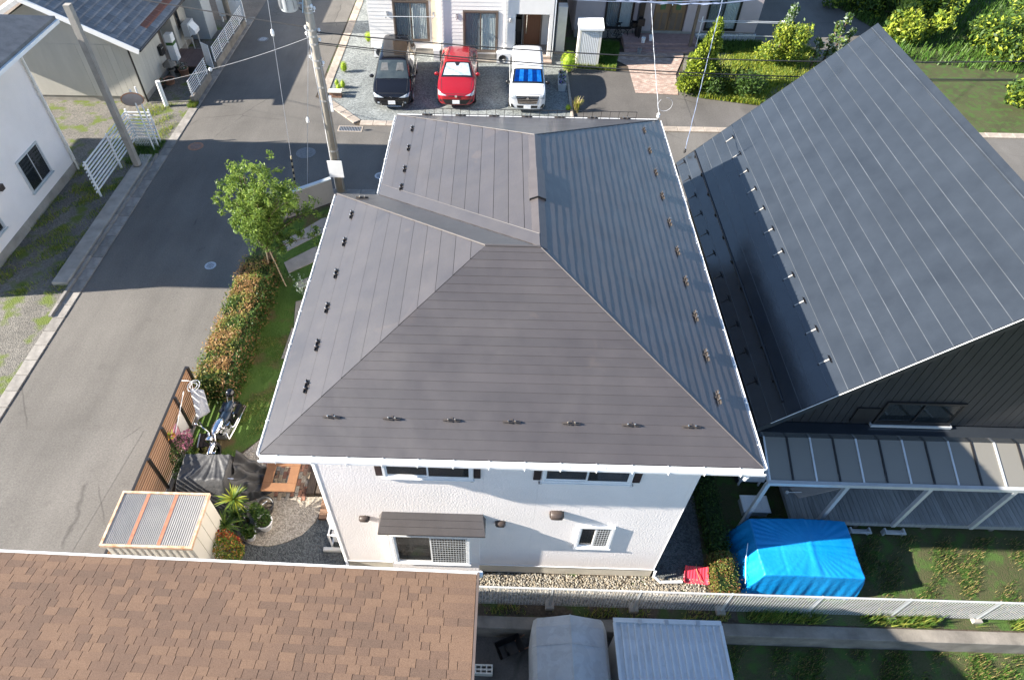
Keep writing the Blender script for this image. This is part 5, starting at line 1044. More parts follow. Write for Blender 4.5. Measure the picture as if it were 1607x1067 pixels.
dec('grille', [(-.46, 0, .33), (.46, 0, .33), (.66, 0, .56), (-.66, 0, .56)], (0, 1, 0), 'black', .012, 12, 6); dec('upper_grille', [(-.42, 0, .70), (.42, 0, .70), (.3, 0, .735), (-.3, 0, .735)], (0, 1, -.1), 'black', .009, 8, 2)
MB().lathe([(.001, 0), (.055, 0), (.06, .012), (.045, .016), (.001, .016)], (0, -.02, .715), 18, axis='y').build('badge', M['chrome'], t, local=True)
MB().cham(-.165, .165, -.05, -.03, .38, .545, .004).build('number_plate', M['plate'], t, local=True)
for k in (-1, 1): MB().tube([(k*.50, 2.15, 1.575), (k*.49, 2.8, 1.58), (k*.47, 3.35, 1.52)], .012, 5).build('roof_rail', M['car_red'], t, local=True)
# white tall wagon
S = [(0, .66, .28, .62, .56, .70), (.04, .78, .2, .78, .68, .86), (.14, .83, .18, .92, .74, .99), (.34, .838, .17, 1.0, .77, 1.07), (.54, .838, .17, 1.05, .77, 1.13), (.85, .838, .17, 1.07, .735, 1.38), (1.16, .838, .17, 1.08, .71, 1.61), (1.48, .838, .17, 1.08, .71, 1.71), (2.6, .838, .17, 1.08, .70, 1.735), (3.3, .835, .18, 1.08, .69, 1.72), (3.6, .82, .22, 1.05, .67, 1.6), (3.68, .8, .26, 1.0, .65, 1.35), (3.71, .74, .32, .9, .6, .95)]
t, body, dec = make_car('parked_car', 'white tall wagon with blue sunshade behind its windscreen', 4.68, 21.66, S, 'car_white')
dec('windscreen', [(-.73, .61, 1.17), (.73, .61, 1.17), (.65, 1.17, 1.62), (-.65, 1.17, 1.62)], dn, 'car_glass', .006, 14, 8)
for i in range(6):
    a, b = -.63+.21*i, -.63+.21*(i+1)-.004
    dec('sunshade', [(a, .68, 1.22), (b, .68, 1.22), (b*.9, 1.12, 1.58), (a*.9, 1.12, 1.58)], dn, 'shade_blue' if i % 2 else 'shade_blue_dark', .009+.006*(i % 2), 3, 5)
for k in (-1, 1):
    for (a, b) in ((1.05, 1.86), (1.94, 2.9), (3.0, 3.45)): dec('side_window', [(k, a-.1*(a < 1.2), 1.14), (k, b, 1.14), (k, b-.04, 1.52), (k, a+.2*(a < 1.2), 1.52)], (-k, 0, -.15), 'car_glass')
    dec('headlight', [(k*.52, 0, .76), (k*.80, 0, .74), (k*.82, 0, .93), (k*.56, 0, .90)], (0, 1, -.25), 'lamp', .012)
    dec('fog_housing', [(k*.58, 0, .32), (k*.74, 0, .30), (k*.77, 0, .50), (k*.70, 0, .50)], (0, 1, 0), 'black', .009, 4, 4)
    for yy_ in (.76, 3.02): make_wheel(t, k*.76, yy_, .29, k)
for k in (-1, 1):
    dec.gap('bonnet_gap', (k*.68, .12, 1.0), (k*.70, .57, 1.12), (0, .3, -.9))
    dec.gap('roof_gap', (k*.62, 1.5, 1.7), (k*.61, 3.4, 1.7), (0, 0, -1), .010)
    for yy_ in (.78, 1.9, 2.95): dec.gap('door_gap', (k, yy_, .32), (k, yy_+.02, 1.1), (-k, 0, 0))
dec.gap('bonnet_gap', (-.62, .06, .94), (.62, .06, .94), (0, .8, -.5))
mirror_pair(t, .80, .76, 1.16, 'black')
dec('grille', [(-.42, 0, .50), (.42, 0, .50), (.52, 0, .86), (-.52, 0, .86)], (0, 1, -.1), 'dark_metal', .010, 8, 6)
for i, z in enumerate((.55, .63, .71, .79)):
    hw = .43+.1*(z-.5)/.36; dec('grille_bar', [(-hw, 0, z-.009), (hw, 0, z-.009), (hw, 0, z+.009), (-hw, 0, z+.009)], (0, 1, -.1), 'chrome', .016, 10, 1)
MB().lathe([(.001, 0), (.06, 0), (.065, .014), (.001, .014)], (0, -.0, .745), 18, axis='y').build('badge', M['chrome'], t, local=True)
dec('lower_grille', [(-.45, 0, .30), (.45, 0, .30), (.48, 0, .42), (-.48, 0, .42)], (0, 1, 0), 'black', .009, 10, 3)
MB().cham(-.165, .165, -.06, -.04, .30, .465, .004).build('number_plate', M['plate'], t, local=True)
MB().tube([(-.30, 1.75, 1.735), (-.30, 1.72, 1.76), (-.32, 1.95, 1.86)], .01, 5).build('aerial', M['black'], t, local=True)

# ================================================================ UTILITY POLE AND WIRES
up = thing('utility_pole', 'tall concrete utility pole with transformer behind the white house corner', 'pole', (-2.87, 15.33, 0))
M['pole'] = mat('pole_concrete', (.33, .30, .255), .85, .16, 2.4, .25, 30, stretch=(1, 1, .35))
MB().tube([(-2.87, 15.33, -.2), (-2.87, 15.33, 12.2)], [.175, .11], 20).build('pole_shaft', M['pole'], up, True)
for z in (1.9, 3.9, 4.4, 5.1, 5.35, 5.9, 6.15, 6.35, 6.9, 7.1): MB().lathe([(.172-.0053*z+.002, -.03), (.172-.0053*z+.012, -.03), (.172-.0053*z+.012, .03), (.172-.0053*z+.002, .03)], (-2.87, 15.33, z), 18, cap=False).build('band', M['steel'], up)
for z, dx, dy in ((5.15, .2, -.05), (5.35, -.2, -.05), (5.9, .2, 0), (6.1, -.2, 0), (6.2, .22, .05), (6.35, -.16, -.1), (6.9, .2, 0), (7.0, .15, -.1)):
    b = MB(); b.tube([(-2.87, 15.33+dy, z), (-2.87+dx, 15.33+dy, z), (-2.87+dx, 15.33+dy, z+.1)], .016, 6); b.lathe([(.02, 0), (.05, .02), (.03, .05), (.05, .07), (.02, .1)], (-2.87+dx, 15.33+dy, z+.06), 10); b.build('insulator', M['white_metal'], up)
MB().tube([(-2.72, 15.2, .2), (-2.75, 15.22, 5.3)], .016, 6).build('riser_pipe', M['steel'], up); MB().tube([(-3.03, 15.22, .2), (-2.99, 15.24, 6.0)], .014, 6).build('riser_pipe', M['white'], up)
b = MB(); b.bx(-2.68, -2.58, 15.2, 15.24, 3.5, 4.1); b.build('number_panel', M['white'], up)
b = MB(); b.cham(-3.14, -2.58, 15.08, 15.1, .82, 1.55, .004); b.build('sign_board', M['white'], up)
tf = thing('transformer', 'pale blue grey transformer can hung high on the utility pole', 'transformer', (-3.45, 15.3, 6.95))
MB().lathe([(.24, 0), (.27, .03), (.27, .8), (.29, .82), (.25, .9), (.001, .92)], n=20).build('transformer_can', mat('transformer_grey', (.50, .53, .55), .45, .08, 4), tf, True, local=True)
for k in range(8): a = 2*math.pi*k/8; MB().box((.30*math.cos(a), .30*math.sin(a), .4), (.07, .012, .6), Matrix.Rotation(a, 3, 'Z')).build('cooling_fin', M['steel'], tf, local=True)
b = MB(); b.tube([(.25, 0, .2), (.5, .02, .2)], .03, 6); b.tube([(.25, 0, .7), (.5, .02, .7)], .03, 6); b.build('bracket', M['steel'], tf, local=True)
b = MB(); b.tube([(.0, -.2, .9), (.2, -.35, 1.3), (.5, -.2, 1.2), (.55, -.1, .6), (.45, -.2, .0)], .02, 6); b.tube([(.1, .1, .95), (.4, .1, 1.2), (.5, 0, .8)], .02, 6); b.build('lead_cable', mat('blue_grey_cable', (.25, .35, .42), .5), tf, local=True)
M['wire'] = mat('black_wire', (.015, .015, .016), .6); M['wire_blue'] = mat('blue_grey_wire', (.20, .24, .34), .45); M['wire_white'] = mat('pale_wire', (.36, .37, .39), .45)
def wire(name, a, b, sag, r, m, label, group, n=14, twist=0.):
    a, b = Vector(a), Vector(b); pts = []
    for i in range(n+1):
        t = i/n; p = a.lerp(b, t); p.z -= sag*4*t*(1-t); pts.append(p)
    mb = MB(); mb.tube(pts, r, 5)
    if twist:
        k = 4*n; hp = []
        for i in range(k*2+1):
            t = i/(k*2); p = a.lerp(b, t); p.z -= sag*4*t*(1-t); q = t*k*1.6; hp.append(p + Vector((math.cos(q)*r*1.4, math.sin(q)*r*1.4, math.cos(q)*r)))
        mb.tube(hp, r*.7, 4)
    return tag(mb.build(name, M[m]), label, 'cable', group)
G = 'overhead lines from the utility pole'
wire('power_line', (-2.72, 15.33, 6.25), (20, 14.05, 6.3), .35, .020, 'wire', 'upper black line of the pair crossing above the parked cars', G)
wire('power_line', (-2.72, 15.30, 5.92), (20, 14.4, 5.55), .35, .020, 'wire', 'lower black line of the pair crossing above the parked cars', G)
wire('power_line', (-2.72, 15.32, 5.86), (20, 14.42, 5.50), .40, .012, 'wire', 'thin messenger line hugging the lower black line over the cars', G)
wire('power_line', (-3.0, 15.33, 6.4), (-30, 24, 7.4), .3, .018, 'wire', 'black line running from pole to the upper left past transformer', G)
wire('power_line', (-3.0, 15.33, 6.9), (-22, 32, 8.4), .3, .018, 'wire', 'black line running from pole steeply to the top left', G)
wire('telephone_line', (-2.98, 15.3, 6.1), (-8.5, 19.25, 3.02), .06, .005, 'wire_white', 'thin pale line dropping from pole to the white slatted fence', G)
tag(MB().lathe([(.001, -.09), (.055, -.06), (.075, 0), (.055, .06), (.001, .09)], (-8.4, 19.18, 3.06), 12).build('marker_ball', M['white'], None, True), 'white ball on the thin line beside the white slatted fence', 'ball')
wire('telephone_line', (-8.5, 19.25, 3.02), (-12.16, 21.71, 1.2), .03, .005, 'wire_white', 'short thin line from the white ball to the marker post', G)
wire('colour_cable', (1.0, 14.4, 9.0), (9.6, 13.6, 8.0), .42, .022, 'wire_blue', 'thick blue grey cable curving above the cream house door', 'cables high above the back street', twist=.1)
wire('colour_cable', (9.6, 13.6, 8.0), (18.0, 15.0, 9.5), .3, .020, 'wire_blue', 'blue grey cable rising right toward the pinkish house', 'cables high above the back street')
wire('colour_cable', (3.8, 14.0, 8.0), (9.6, 13.6, 8.1), .12, .010, 'wire_blue', 'thin blue cable just above the thick blue grey cable', 'cables high above the back street')
wire('service_cable', (7.86, 10.78, 6.0), (9.3, 26, 8.2), .35, .007, 'wire_white', 'pale twisted service cable ending at the white house back corner', 'service cables', twist=.1)
tag(MB().tube([(7.86+.2*math.sin(a)+.1, 10.8, 6.35+.2*math.cos(a)) for a in [2*math.pi*k/16 for k in range(15)]], .006, 5).build('cable_loop', M['wire_white']), 'loose loop of pale cable above the white house back corner', 'cable')
tag(MB().lathe([(.03, 0), (.05, .03), (.03, .07), (.05, .1), (.02, .14)], (7.84, 10.8, 5.95), 10).build('insulator', M['white']), 'white insulator on the back corner of the white house roof', 'insulator')
wire('service_cable', (9.5, 12.78, 3.72), (13.6, 26, 8.4), .3, .009, 'wire_blue', 'blue grey twisted service cable ending at the charcoal roof corner', 'service cables', twist=.1)
tag(MB().lathe([(.03, 0), (.05, .03), (.03, .07), (.05, .1), (.02, .14)], (9.5, 12.8, 3.62), 10).build('insulator', M['dark_metal']), 'dark insulator at the charcoal roof back corner', 'insulator')
# guy wires
for i, (bx_, by_, tx, ty, tz, zi, lab) in enumerate(((-4.55, 14.9, -3.9, 15.2, 9.5, 6.3, 'left pale guy wire with white insulator behind the tree'), (-4.15, 14.95, -2.98, 15.3, 6.35, 3.2, 'right pale guy wire with white insulator behind the tree'))):
    gw = thing('guy_wire', lab, 'wire', (bx_, by_, 0), 0, 'guy wires of the utility pole'); a, b = Vector((bx_, by_, 0)), Vector((tx, ty, tz))
    MB().tube([a, b], .010, 5).build('wire_strand', M['wire_white'], gw)
    c_ = a.lerp(b, zi/tz); MB().lathe([(.02, -.12), (.05, -.08), (.06, 0), (.05, .08), (.02, .12)], c_, 10).build('insulator', M['white'], gw, True)
    if i == 0:
        for k in range(12): MB().tube([a.lerp(b, (.25+k*.13)/tz), a.lerp(b, (.25+k*.13+.125)/tz)], .034, 8).build('guard_sleeve', M['black'] if k % 2 == 0 else mat('yellow_guard', (.45, .33, .08), .5) if k == 1 else M['guard_y'] if 'guard_y' in M else M.setdefault('guard_y', mat('faded_guard', (.35, .30, .2), .6)), gw)

# ================================================================ SMALL THINGS IN THE GRAVEL LOT AND BEHIND
def bush_ball(x, y, r, h, lab, group=None, n=500, mats=('lime', 'leaf_y'), ls=.05, name='round_bush', cat='bush'):
    t = thing(name, lab, cat, (x, y, 0), 0, group); pts = cloud((0, 0, h*.55), (r, r, h*.5), n, 1.0)
    nz_ = np.sin(pts[:, 0]*17)*np.cos(pts[:, 1]*15+pts[:, 2]*13)*.04*r/.3; pts[:, :2] *= (1+nz_)[:, None]
    link_mesh('foliage', leaf_mesh('foliage', pts, ls, [M[k] for k in mats], aspect=.35, dirs=(pts-np.array([0, 0, h*.3]))), t, True)
    MB().loft([[(r*.75*math.sin(a)*math.cos(q), r*.75*math.sin(a)*math.sin(q), h*.52-h*.40*math.cos(a)) for q in [2*math.pi*j/10 for j in range(10)]] for a in (.15, .6, 1.2, 1.8, 2.4, 3.0)]).build('inner_foliage', M[mats[0]], t, True, local=True)
    MB().tube([(0, 0, 0), (0, 0, h*.4)], .015, 5).build('stem', M['dkwood'], t, local=True)
    return t
KG = 'round lime green bushes in the gravel lot'
bush_ball(-4.45, 24.6+.9, .19, .55, 'lime bush between the kerb and wires left of the black car', KG)
bush_ball(-4.52, 23.9, .13, .42, 'backmost of three small lime bushes near the lot corner', KG, 260, ls=.04)
bush_ball(-4.22, 23.8, .14, .44, 'right one of three small lime bushes near the lot corner', KG, 260, ls=.04)
bush_ball(-4.33, 23.3, .16, .5, 'front one of three small lime bushes near the lot corner', KG, 300, ls=.04)
bush_ball(-3.72, 29.0, .2, .55, 'lime bush by the cream house left corner', KG)
bush_ball(6.85, 26.0, .42, 1.0, 'big round lime bush beside the tall narrow white shed', KG, 1600, ls=.06)
bush_ball(6.62, 22.1, .15, .3, 'tiny lime bush beside the gravel edge behind the white house', KG, 200, ls=.04)
# brick block standing at the lot corner
bk_ = thing('brick_block', 'small brick and white block at the gravel lot corner', 'block', (-4.42, 22.95, 0))
for i in range(3):
    for j in range(3): MB().cham(-.28+j*.19, -.28+j*.19+.18, -.12, .12, .02+i*.09, .02+i*.09+.082, .006).build('brick', M['terracotta'], bk_, local=True)
MB().cham(-.32, .32, -.17, .17, .292, .34, .01).build('cap_stone', M['off_white'], bk_, local=True)
# planters beside the white car, parking divider
for i, (x, y, lab) in enumerate(((6.42, 24.05, 'front grey planter with flowers beside the white car'), (6.45, 24.55, 'middle grey planter with purple flowers beside the white car'), (6.5, 25.1, 'rear grey planter with flowers beside the white car'))):
    t = thing('planter', lab, 'planter', (x, y, .02), 0, 'grey planters in a row beside the white car')
    b = MB(); b.add([(-.15, -.17, 0), (.15, -.17, 0), (.15, .17, 0), (-.15, .17, 0), (-.2, -.22, .36), (.2, -.22, .36), (.2, .22, .36), (-.2, .22, .36), (-.16, -.18, .36), (.16, -.18, .36), (.16, .18, .36), (-.16, .18, .36), (-.15, -.17, .28), (.15, -.17, .28), (.15, .17, .28), (-.15, .17, .28)],
          [(0, 1, 5, 4), (1, 2, 6, 5), (2, 3, 7, 6), (3, 0, 4, 7), (4, 5, 9, 8), (5, 6, 10, 9), (6, 7, 11, 10), (7, 4, 8, 11), (8, 9, 13, 12), (9, 10, 14, 13), (10, 11, 15, 14), (11, 8, 12, 15), (12, 13, 14, 15)]); b.build('planter_box', M['alu'], t, local=True)
    M.setdefault('petal_v', leaf_mat('violet_petal', (.16, .08, .45)))
    link_mesh('flowers', leaf_mesh('flowers', cloud((0, 0, .42), (.17, .17, .1), 90, .3), .07, [M['leaf_a'], M['leaf_b'], M['petal_v' if i < 2 else 'petal_p']], aspect=.6), t, True)
pl_ = thing('parking_divider', 'low grey concrete block strip between gravel lot and driveway', 'kerb', (6.78, 24.2, 0))
for k in range(6): MB().cham(6.72, 6.83, 20.95+k*.9, 20.95+k*.9+.88, 0, .12, .012).build('concrete_block', M['kerb'], pl_)
wd = thing('weed_tuft', 'dry yellow grass tuft at the driveway corner behind the house', 'plant', (7.0, 22.0, 0))
def grass_tuft(c, n, h, spread, mats, parent, nm='blades'):
    V = []; Q = []; mi = []
    for k in range(n):
        a = random.uniform(0, 6.28); lean = random.uniform(.1, spread); hh = h*random.uniform(.6, 1.1); x, y = random.gauss(0, .05), random.gauss(0, .05); w_ = .012
        dx, dy = math.cos(a)*lean*hh, math.sin(a)*lean*hh; sx, sy = -math.sin(a)*w_, math.cos(a)*w_; b0 = len(V)
        V += [(x-sx, y-sy, 0), (x+sx, y+sy, 0), (x+dx*.5+sx, y+dy*.5+sy, hh*.7), (x+dx*.5-sx, y+dy*.5-sy, hh*.7), (x+dx+sx*.3, y+dy+sy*.3, hh), (x+dx-sx*.3, y+dy-sy*.3, hh)]
        Q += [(b0, b0+1, b0+2, b0+3), (b0+3, b0+2, b0+4, b0+5)]; m_ = random.randrange(len(mats)); mi += [m_, m_]
    V = [(x+c[0], y+c[1], z+c[2]) for x, y, z in V]
    return link_mesh(nm, np_mesh(nm, V, Q, [M[k] for k in mats], mi), parent, True)
M['dry'] = leaf_mat('dry_grass', (.34, .27, .11)); grass_tuft((0, 0, 0), 90, .6, .6, ('dry', 'leaf_y', 'dry'), wd)
# ================================================================ TREES, SHRUBS AND GRASS
M['bark'] = mat('bark', (.12, .085, .06), .9, .3, 6, .5, 30, stretch=(4, 4, 1)); M['bamboo'] = mat('bamboo_stake', (.33, .26, .17), .6, .15, 5)
M['tree_a'] = leaf_mat('tree_leaf_dark', (.055, .10, .02), .4); M['tree_b'] = leaf_mat('tree_leaf_mid', (.115, .19, .033), .4); M['tree_c'] = leaf_mat('tree_leaf_light', (.22, .30, .055), .4)
def bez(a, b, c, n=6): a, b, c = Vector(a), Vector(b), Vector(c); return [a.lerp(b, t/n).lerp(b.lerp(c, t/n), t/n) for t in range(n+1)]
tr = thing('garden_tree', 'young leafy green tree propped by stakes at the garden corner', 'tree', (-4.25, 10.05, 0))
tk = MB(); tips = []
tk.tube(bez((0, 0, 0), (.05, .05, .9), (.02, .02, 1.6)), [.07, .066, .06, .056, .052, .048, .044], 8)
for k in range(22):
    a = k*2.4+random.uniform(-.3, .3); z0 = random.uniform(.9, 1.6); L_ = random.uniform(1.0, 1.6); el = random.uniform(.05, 1.35)
    e_ = Vector((.38+math.cos(a)*math.cos(el)*L_*.95, math.sin(a)*math.cos(el)*L_*.95, z0+math.sin(el)*L_*2.0+.55)); m_ = Vector((math.cos(a)*.3, math.sin(a)*.3, z0+(e_.z-z0)*.75))
    pts = bez((.03, .03, z0), m_, e_); tk.tube(pts, [.03, .026, .022, .018, .014, .010, .006], 6); tips.append((pts, L_))
for z in (3.4, 4.0): pts = bez((.02, .02, 1.5), (.1*random.uniform(-1, 1), .1, 2.4), (random.uniform(-.2, .25), random.uniform(-.2, .2), z+.45)); tk.tube(pts, [.04, .034, .028, .022, .016, .011, .006], 6); tips.append((pts, 1.))
tk.build('trunk', M['bark'], tr, True, local=True)
P_ = []
for pts, L_ in tips:
    for i in range(2, 7):
        for _ in range(3 if i < 5 else 4):
            c_ = pts[i] + Vector((random.gauss(0, .16), random.gauss(0, .16), random.gauss(0, .13))); d_ = Vector((random.gauss(0, 1), random.gauss(0, 1), random.gauss(.2, .6))).normalized(); ln_ = random.uniform(.2, .5)
            for q in range(62): s_ = random.random(); p = c_ + d_*(ln_*s_); P_.append((p.x+random.gauss(0, .045), p.y+random.gauss(0, .045), p.z+random.gauss(0, .05)-.06*s_*s_))
P_ = np.array(P_); hgt = np.clip((P_[:, 2]-1)/3, 0, 1); mi = np.clip((RNG.uniform(0, 1, len(P_))*1.6+hgt*1.2).astype(int), 0, 2)
link_mesh('crown', leaf_mesh('crown', P_, .082, [M['tree_a'], M['tree_b'], M['tree_c']], mi, aspect=.42, up=.4, var=.7), tr, True)
for (x, y) in ((-.62, .75), (.45, -.30), (.05, -.45)): MB().tube([(x, y, 0), (.02+x*.05, .03+y*.05, 1.75)], .022, 7).build('stake', M['bamboo'], tr, local=True)
MB().tube([(.06*math.cos(a), .06*math.sin(a), 1.5) for a in [2*math.pi*k/12 for k in range(13)]], .012, 5).build('tie', M['black'], tr, local=True)
# hedge
hg = thing('hedge', 'clipped hedge with coppery orange and green leaves along the left road', 'hedge', (-4.65, 7.3, 0))
def hedge_pts(n, x0, x1, y0, y1, h, fx=None):
    out = []
    while len(out) < n:
        y = random.uniform(y0, y1); s = random.random(); wob = .06*math.sin(y*3.1)+.05*math.sin(y*7.3)
        if s < .52: x = random.uniform(x0, x1); z = h+wob+random.gauss(0, .045)-.25*abs((x-(x0+x1)/2)/(x1-x0)*2)**4
        elif s < .76: x = x1+random.gauss(0, .05)+wob*.5; z = random.uniform(.05, h)
        else: x = x0+random.gauss(0, .05); z = random.uniform(.05, h)
        if random.random() < .10: y = random.choice((y0, y1))+random.gauss(0, .06); x = random.uniform(x0, x1); z = random.uniform(.05, h)
        out.append((x + (fx(y) if fx else 0), y, z))
    return np.array(out)
hx = lambda y: .012*(y-7)
hp = hedge_pts(21000, -5.12, -4.05, 4.75, 10.15, 1.06, hx)
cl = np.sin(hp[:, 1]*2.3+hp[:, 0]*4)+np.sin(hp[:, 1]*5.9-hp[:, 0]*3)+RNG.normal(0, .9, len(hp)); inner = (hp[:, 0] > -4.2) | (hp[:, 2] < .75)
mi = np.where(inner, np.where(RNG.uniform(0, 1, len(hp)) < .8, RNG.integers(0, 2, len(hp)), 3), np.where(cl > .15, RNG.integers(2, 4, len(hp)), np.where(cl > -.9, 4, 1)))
M['hedge_o'] = leaf_mat('hedge_copper', (.36, .225, .09)); M['hedge_r'] = leaf_mat('hedge_russet', (.27, .15, .065)); M['hedge_y'] = leaf_mat('hedge_olive', (.27, .26, .065))
hp2 = hp - np.array([-4.65, 7.3, 0]); link_mesh('foliage', leaf_mesh('foliage', hp2, .058, [M['leaf_a'], M['leaf_b'], M['hedge_o'], M['hedge_r'], M['hedge_y']], mi, aspect=.5, up=.6, var=.75), hg, True)
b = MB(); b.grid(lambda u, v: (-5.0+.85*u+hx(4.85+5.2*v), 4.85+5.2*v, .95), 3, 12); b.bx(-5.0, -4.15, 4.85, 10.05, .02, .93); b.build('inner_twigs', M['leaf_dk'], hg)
# dark hedge and clipped mound on the right
hr_ = thing('hedge', 'dark shaded hedge between the white house and the right yard', 'hedge', (8.95, 2, 0))
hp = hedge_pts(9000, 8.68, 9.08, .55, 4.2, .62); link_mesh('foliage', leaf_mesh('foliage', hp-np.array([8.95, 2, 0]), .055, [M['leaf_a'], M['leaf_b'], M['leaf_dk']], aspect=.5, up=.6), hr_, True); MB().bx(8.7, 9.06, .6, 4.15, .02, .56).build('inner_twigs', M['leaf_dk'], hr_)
md_ = thing('clipped_bush', 'mossy yellow green clipped bush at the end of the dark hedge', 'bush', (8.9, -.1, 0))
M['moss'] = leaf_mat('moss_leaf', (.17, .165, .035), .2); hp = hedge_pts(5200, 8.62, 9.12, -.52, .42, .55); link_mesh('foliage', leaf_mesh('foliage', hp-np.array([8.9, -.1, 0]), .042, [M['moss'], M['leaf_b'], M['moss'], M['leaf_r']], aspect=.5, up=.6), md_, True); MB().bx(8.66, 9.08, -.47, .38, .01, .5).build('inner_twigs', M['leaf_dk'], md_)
# silver shrub beside the eave
t = thing('silver_shrub', 'silvery feathery shrub beside the left eave of white house', 'shrub', (-2.95, 9.2, 0)); P_ = []
for k in range(26):
    a = random.uniform(0, 6.28); l_ = random.uniform(.15, .55); z_ = random.uniform(.3, .95)
    for q in range(30): s_ = q/30; P_.append((math.cos(a)*l_*s_+random.gauss(0, .03), math.sin(a)*l_*s_+random.gauss(0, .03), z_*s_+.1+random.gauss(0, .03)))
link_mesh('foliage', leaf_mesh('foliage', P_, .07, [M['leaf_s'], M['leaf_b'], M['leaf_s']], aspect=.25), t, True); MB().tube([(0, 0, 0), (0, 0, .5)], .02, 6).build('stem', M['bark'], t, local=True)
# big conifer, loose bush and saplings in front of the pinkish house
def clump_tree(name, lab, cat, x, y, clumps, mats, n, ls, trunk=None, up=.3, dirs=False):
    t = thing(name, lab, cat, (x, y, 0)); P_ = []; D_ = []; tot = sum(c[3]*c[4] for c in clumps)
    for (cx_, cy_, cz_, r_, h_) in clumps:
        k = int(n*r_*h_/tot); p = cloud((cx_, cy_, cz_), (r_, r_, h_), k, .25)+RNG.normal(0, r_*.16, (k, 3)); p[:, 2] = np.abs(p[:, 2])+.02; P_.append(p); D_.append(p-np.array([cx_, cy_, cz_-h_*.6]))
    P_ = np.concatenate(P_); D_ = np.concatenate(D_); link_mesh('crown', leaf_mesh('crown', P_, ls, [M[k] for k in mats], aspect=.45, up=up, var=.75, dirs=D_ if dirs else None), t, True)
    if trunk:
        b = MB(); b.tube([(0, 0, 0), (0, 0, trunk)], [.06, .02], 7)
        for c in clumps[:8]: b.tube(bez((0, 0, trunk*.3), (c[0]*.4, c[1]*.4, c[2]*.6), c[:3]), .014, 5)
        b.build('trunk', M['bark'], t, True, local=True)
    return t
M['thuja_a'] = leaf_mat('conifer_bright', (.33, .40, .045)); M['thuja_b'] = leaf_mat('conifer_mid', (.18, .25, .03)); M['thuja_c'] = leaf_mat('conifer_dark', (.05, .085, .018)); M['shrub_g'] = leaf_mat('shrub_green', (.07, .13, .025)); M['shrub_d'] = leaf_mat('shrub_dark', (.035, .07, .018))  # bright, mid and dark conifer greens, mixed at random over the crown
cl = [(random.uniform(-1, 1)*max(.12, .95-.038*k), random.uniform(-.7, .7)*max(.12, .9-.036*k), .3+k*.118, .44-.010*k, .42) for k in range(24)]
clump_tree('conifer', 'bright green bushy conifer beside the brick path', 'tree', 13.15, 24.25, cl, ('thuja_a', 'thuja_b', 'thuja_a', 'thuja_c'), 13000, .12, 2.4, dirs=True)
cl = [(random.uniform(-1.5, 1.3), random.uniform(-.6, .6), random.uniform(.3, .9), .5, .42) for k in range(12)]
clump_tree('low_shrub', 'dark green spreading shrub right of the bright conifer', 'shrub', 14.8, 24.0, cl, ('shrub_g', 'shrub_d', 'leaf_b'), 6500, .11)
cl = [(random.uniform(-.9, .9), random.uniform(-.6, .6), random.uniform(.4, 1.9), .45, .4) for k in range(14)]
clump_tree('garden_bush', 'yellow green bush with pale dead branch in the overgrown garden', 'bush', 17.6, 27.3, cl, ('thuja_a', 'leaf_y', 'thuja_b', 'shrub_g'), 6500, .13, 1.6)
cl = [(random.uniform(-.25, .25), random.uniform(-.2, .2), z_, .28-.05*z_, .35) for z_ in (.4, .8, 1.2, 1.6, 1.9)]
clump_tree('young_pine', 'small grey green pine behind the yellow green bush', 'tree', 18.3, 28.4, [(a, b, c+.3, d, e) for a, b, c, d, e in cl], ('leaf_s', 'shrub_g'), 1500, .16, 2.2, dirs=True)
for i, (x, y, h) in enumerate(((19.4, 27.0, 1.3), (20.1, 27.3, 2.0), (20.6, 27.6, 2.3), (20.4, 26.8, 1.4), (21.2, 27.8, 1.5))):
    cl = [(random.uniform(-.1, .1), random.uniform(-.1, .1), z_*h, .16, .16) for z_ in (.3, .5, .7, .9, 1.0)]
    t = clump_tree('sapling', ('low leafy sapling leftmost in the row by the charcoal roof', 'tall thin sapling with two-tone leaves by the charcoal roof', 'tallest pale sapling at the charcoal roof edge', 'short bushy sapling in front of the tall ones', 'rightmost sapling touching the charcoal roof edge')[i], 'sapling', x, y, cl, ('leaf_c', 'shrub_g', 'leaf_s'), 420, .15, h); t['group'] = 'saplings by the charcoal roof'
# overgrown bushes at the far right and in the right margin
labs = ['dense green bush at the far road edge, nearest the road', 'tall leafy bush at the top right corner', 'sunlit yellow green bush behind the charcoal ridge', 'dark green thicket behind the ridge in far field', 'broad bush beyond the charcoal ridge on the right', 'round green bush far right beyond the charcoal ridge', 'pale green bush at the far right edge of the field', 'low bush near the street beyond the charcoal roof']
for i, (x, y, r, h) in enumerate(((25.0, 35.0, 1.6, 1.6), (27.2, 33.2, 1.7, 2.0), (25.6, 30.6, 1.3, 1.5), (30.0, 36.5, 2.2, 2.6), (29.5, 28.5, 1.6, 1.8), (33.5, 31.5, 2.0, 2.4), (34, 25.0, 1.6, 1.9), (28.6, 23.4, 1.1, 1.2))):
    cl = [(random.gauss(0, r*.5), random.gauss(0, r*.45), random.uniform(.25, 1)*h*.8, r*.42, r*.36) for k in range(14)]
    t = clump_tree('wild_bush', labs[i], 'bush', x, y, cl, ('shrub_g', 'leaf_b', 'thuja_a', 'shrub_d') if i != 2 else ('thuja_a', 'leaf_y', 'thuja_b', 'shrub_g'), 6000, .2, h*.6); t['group'] = 'wild bushes beyond the far road'
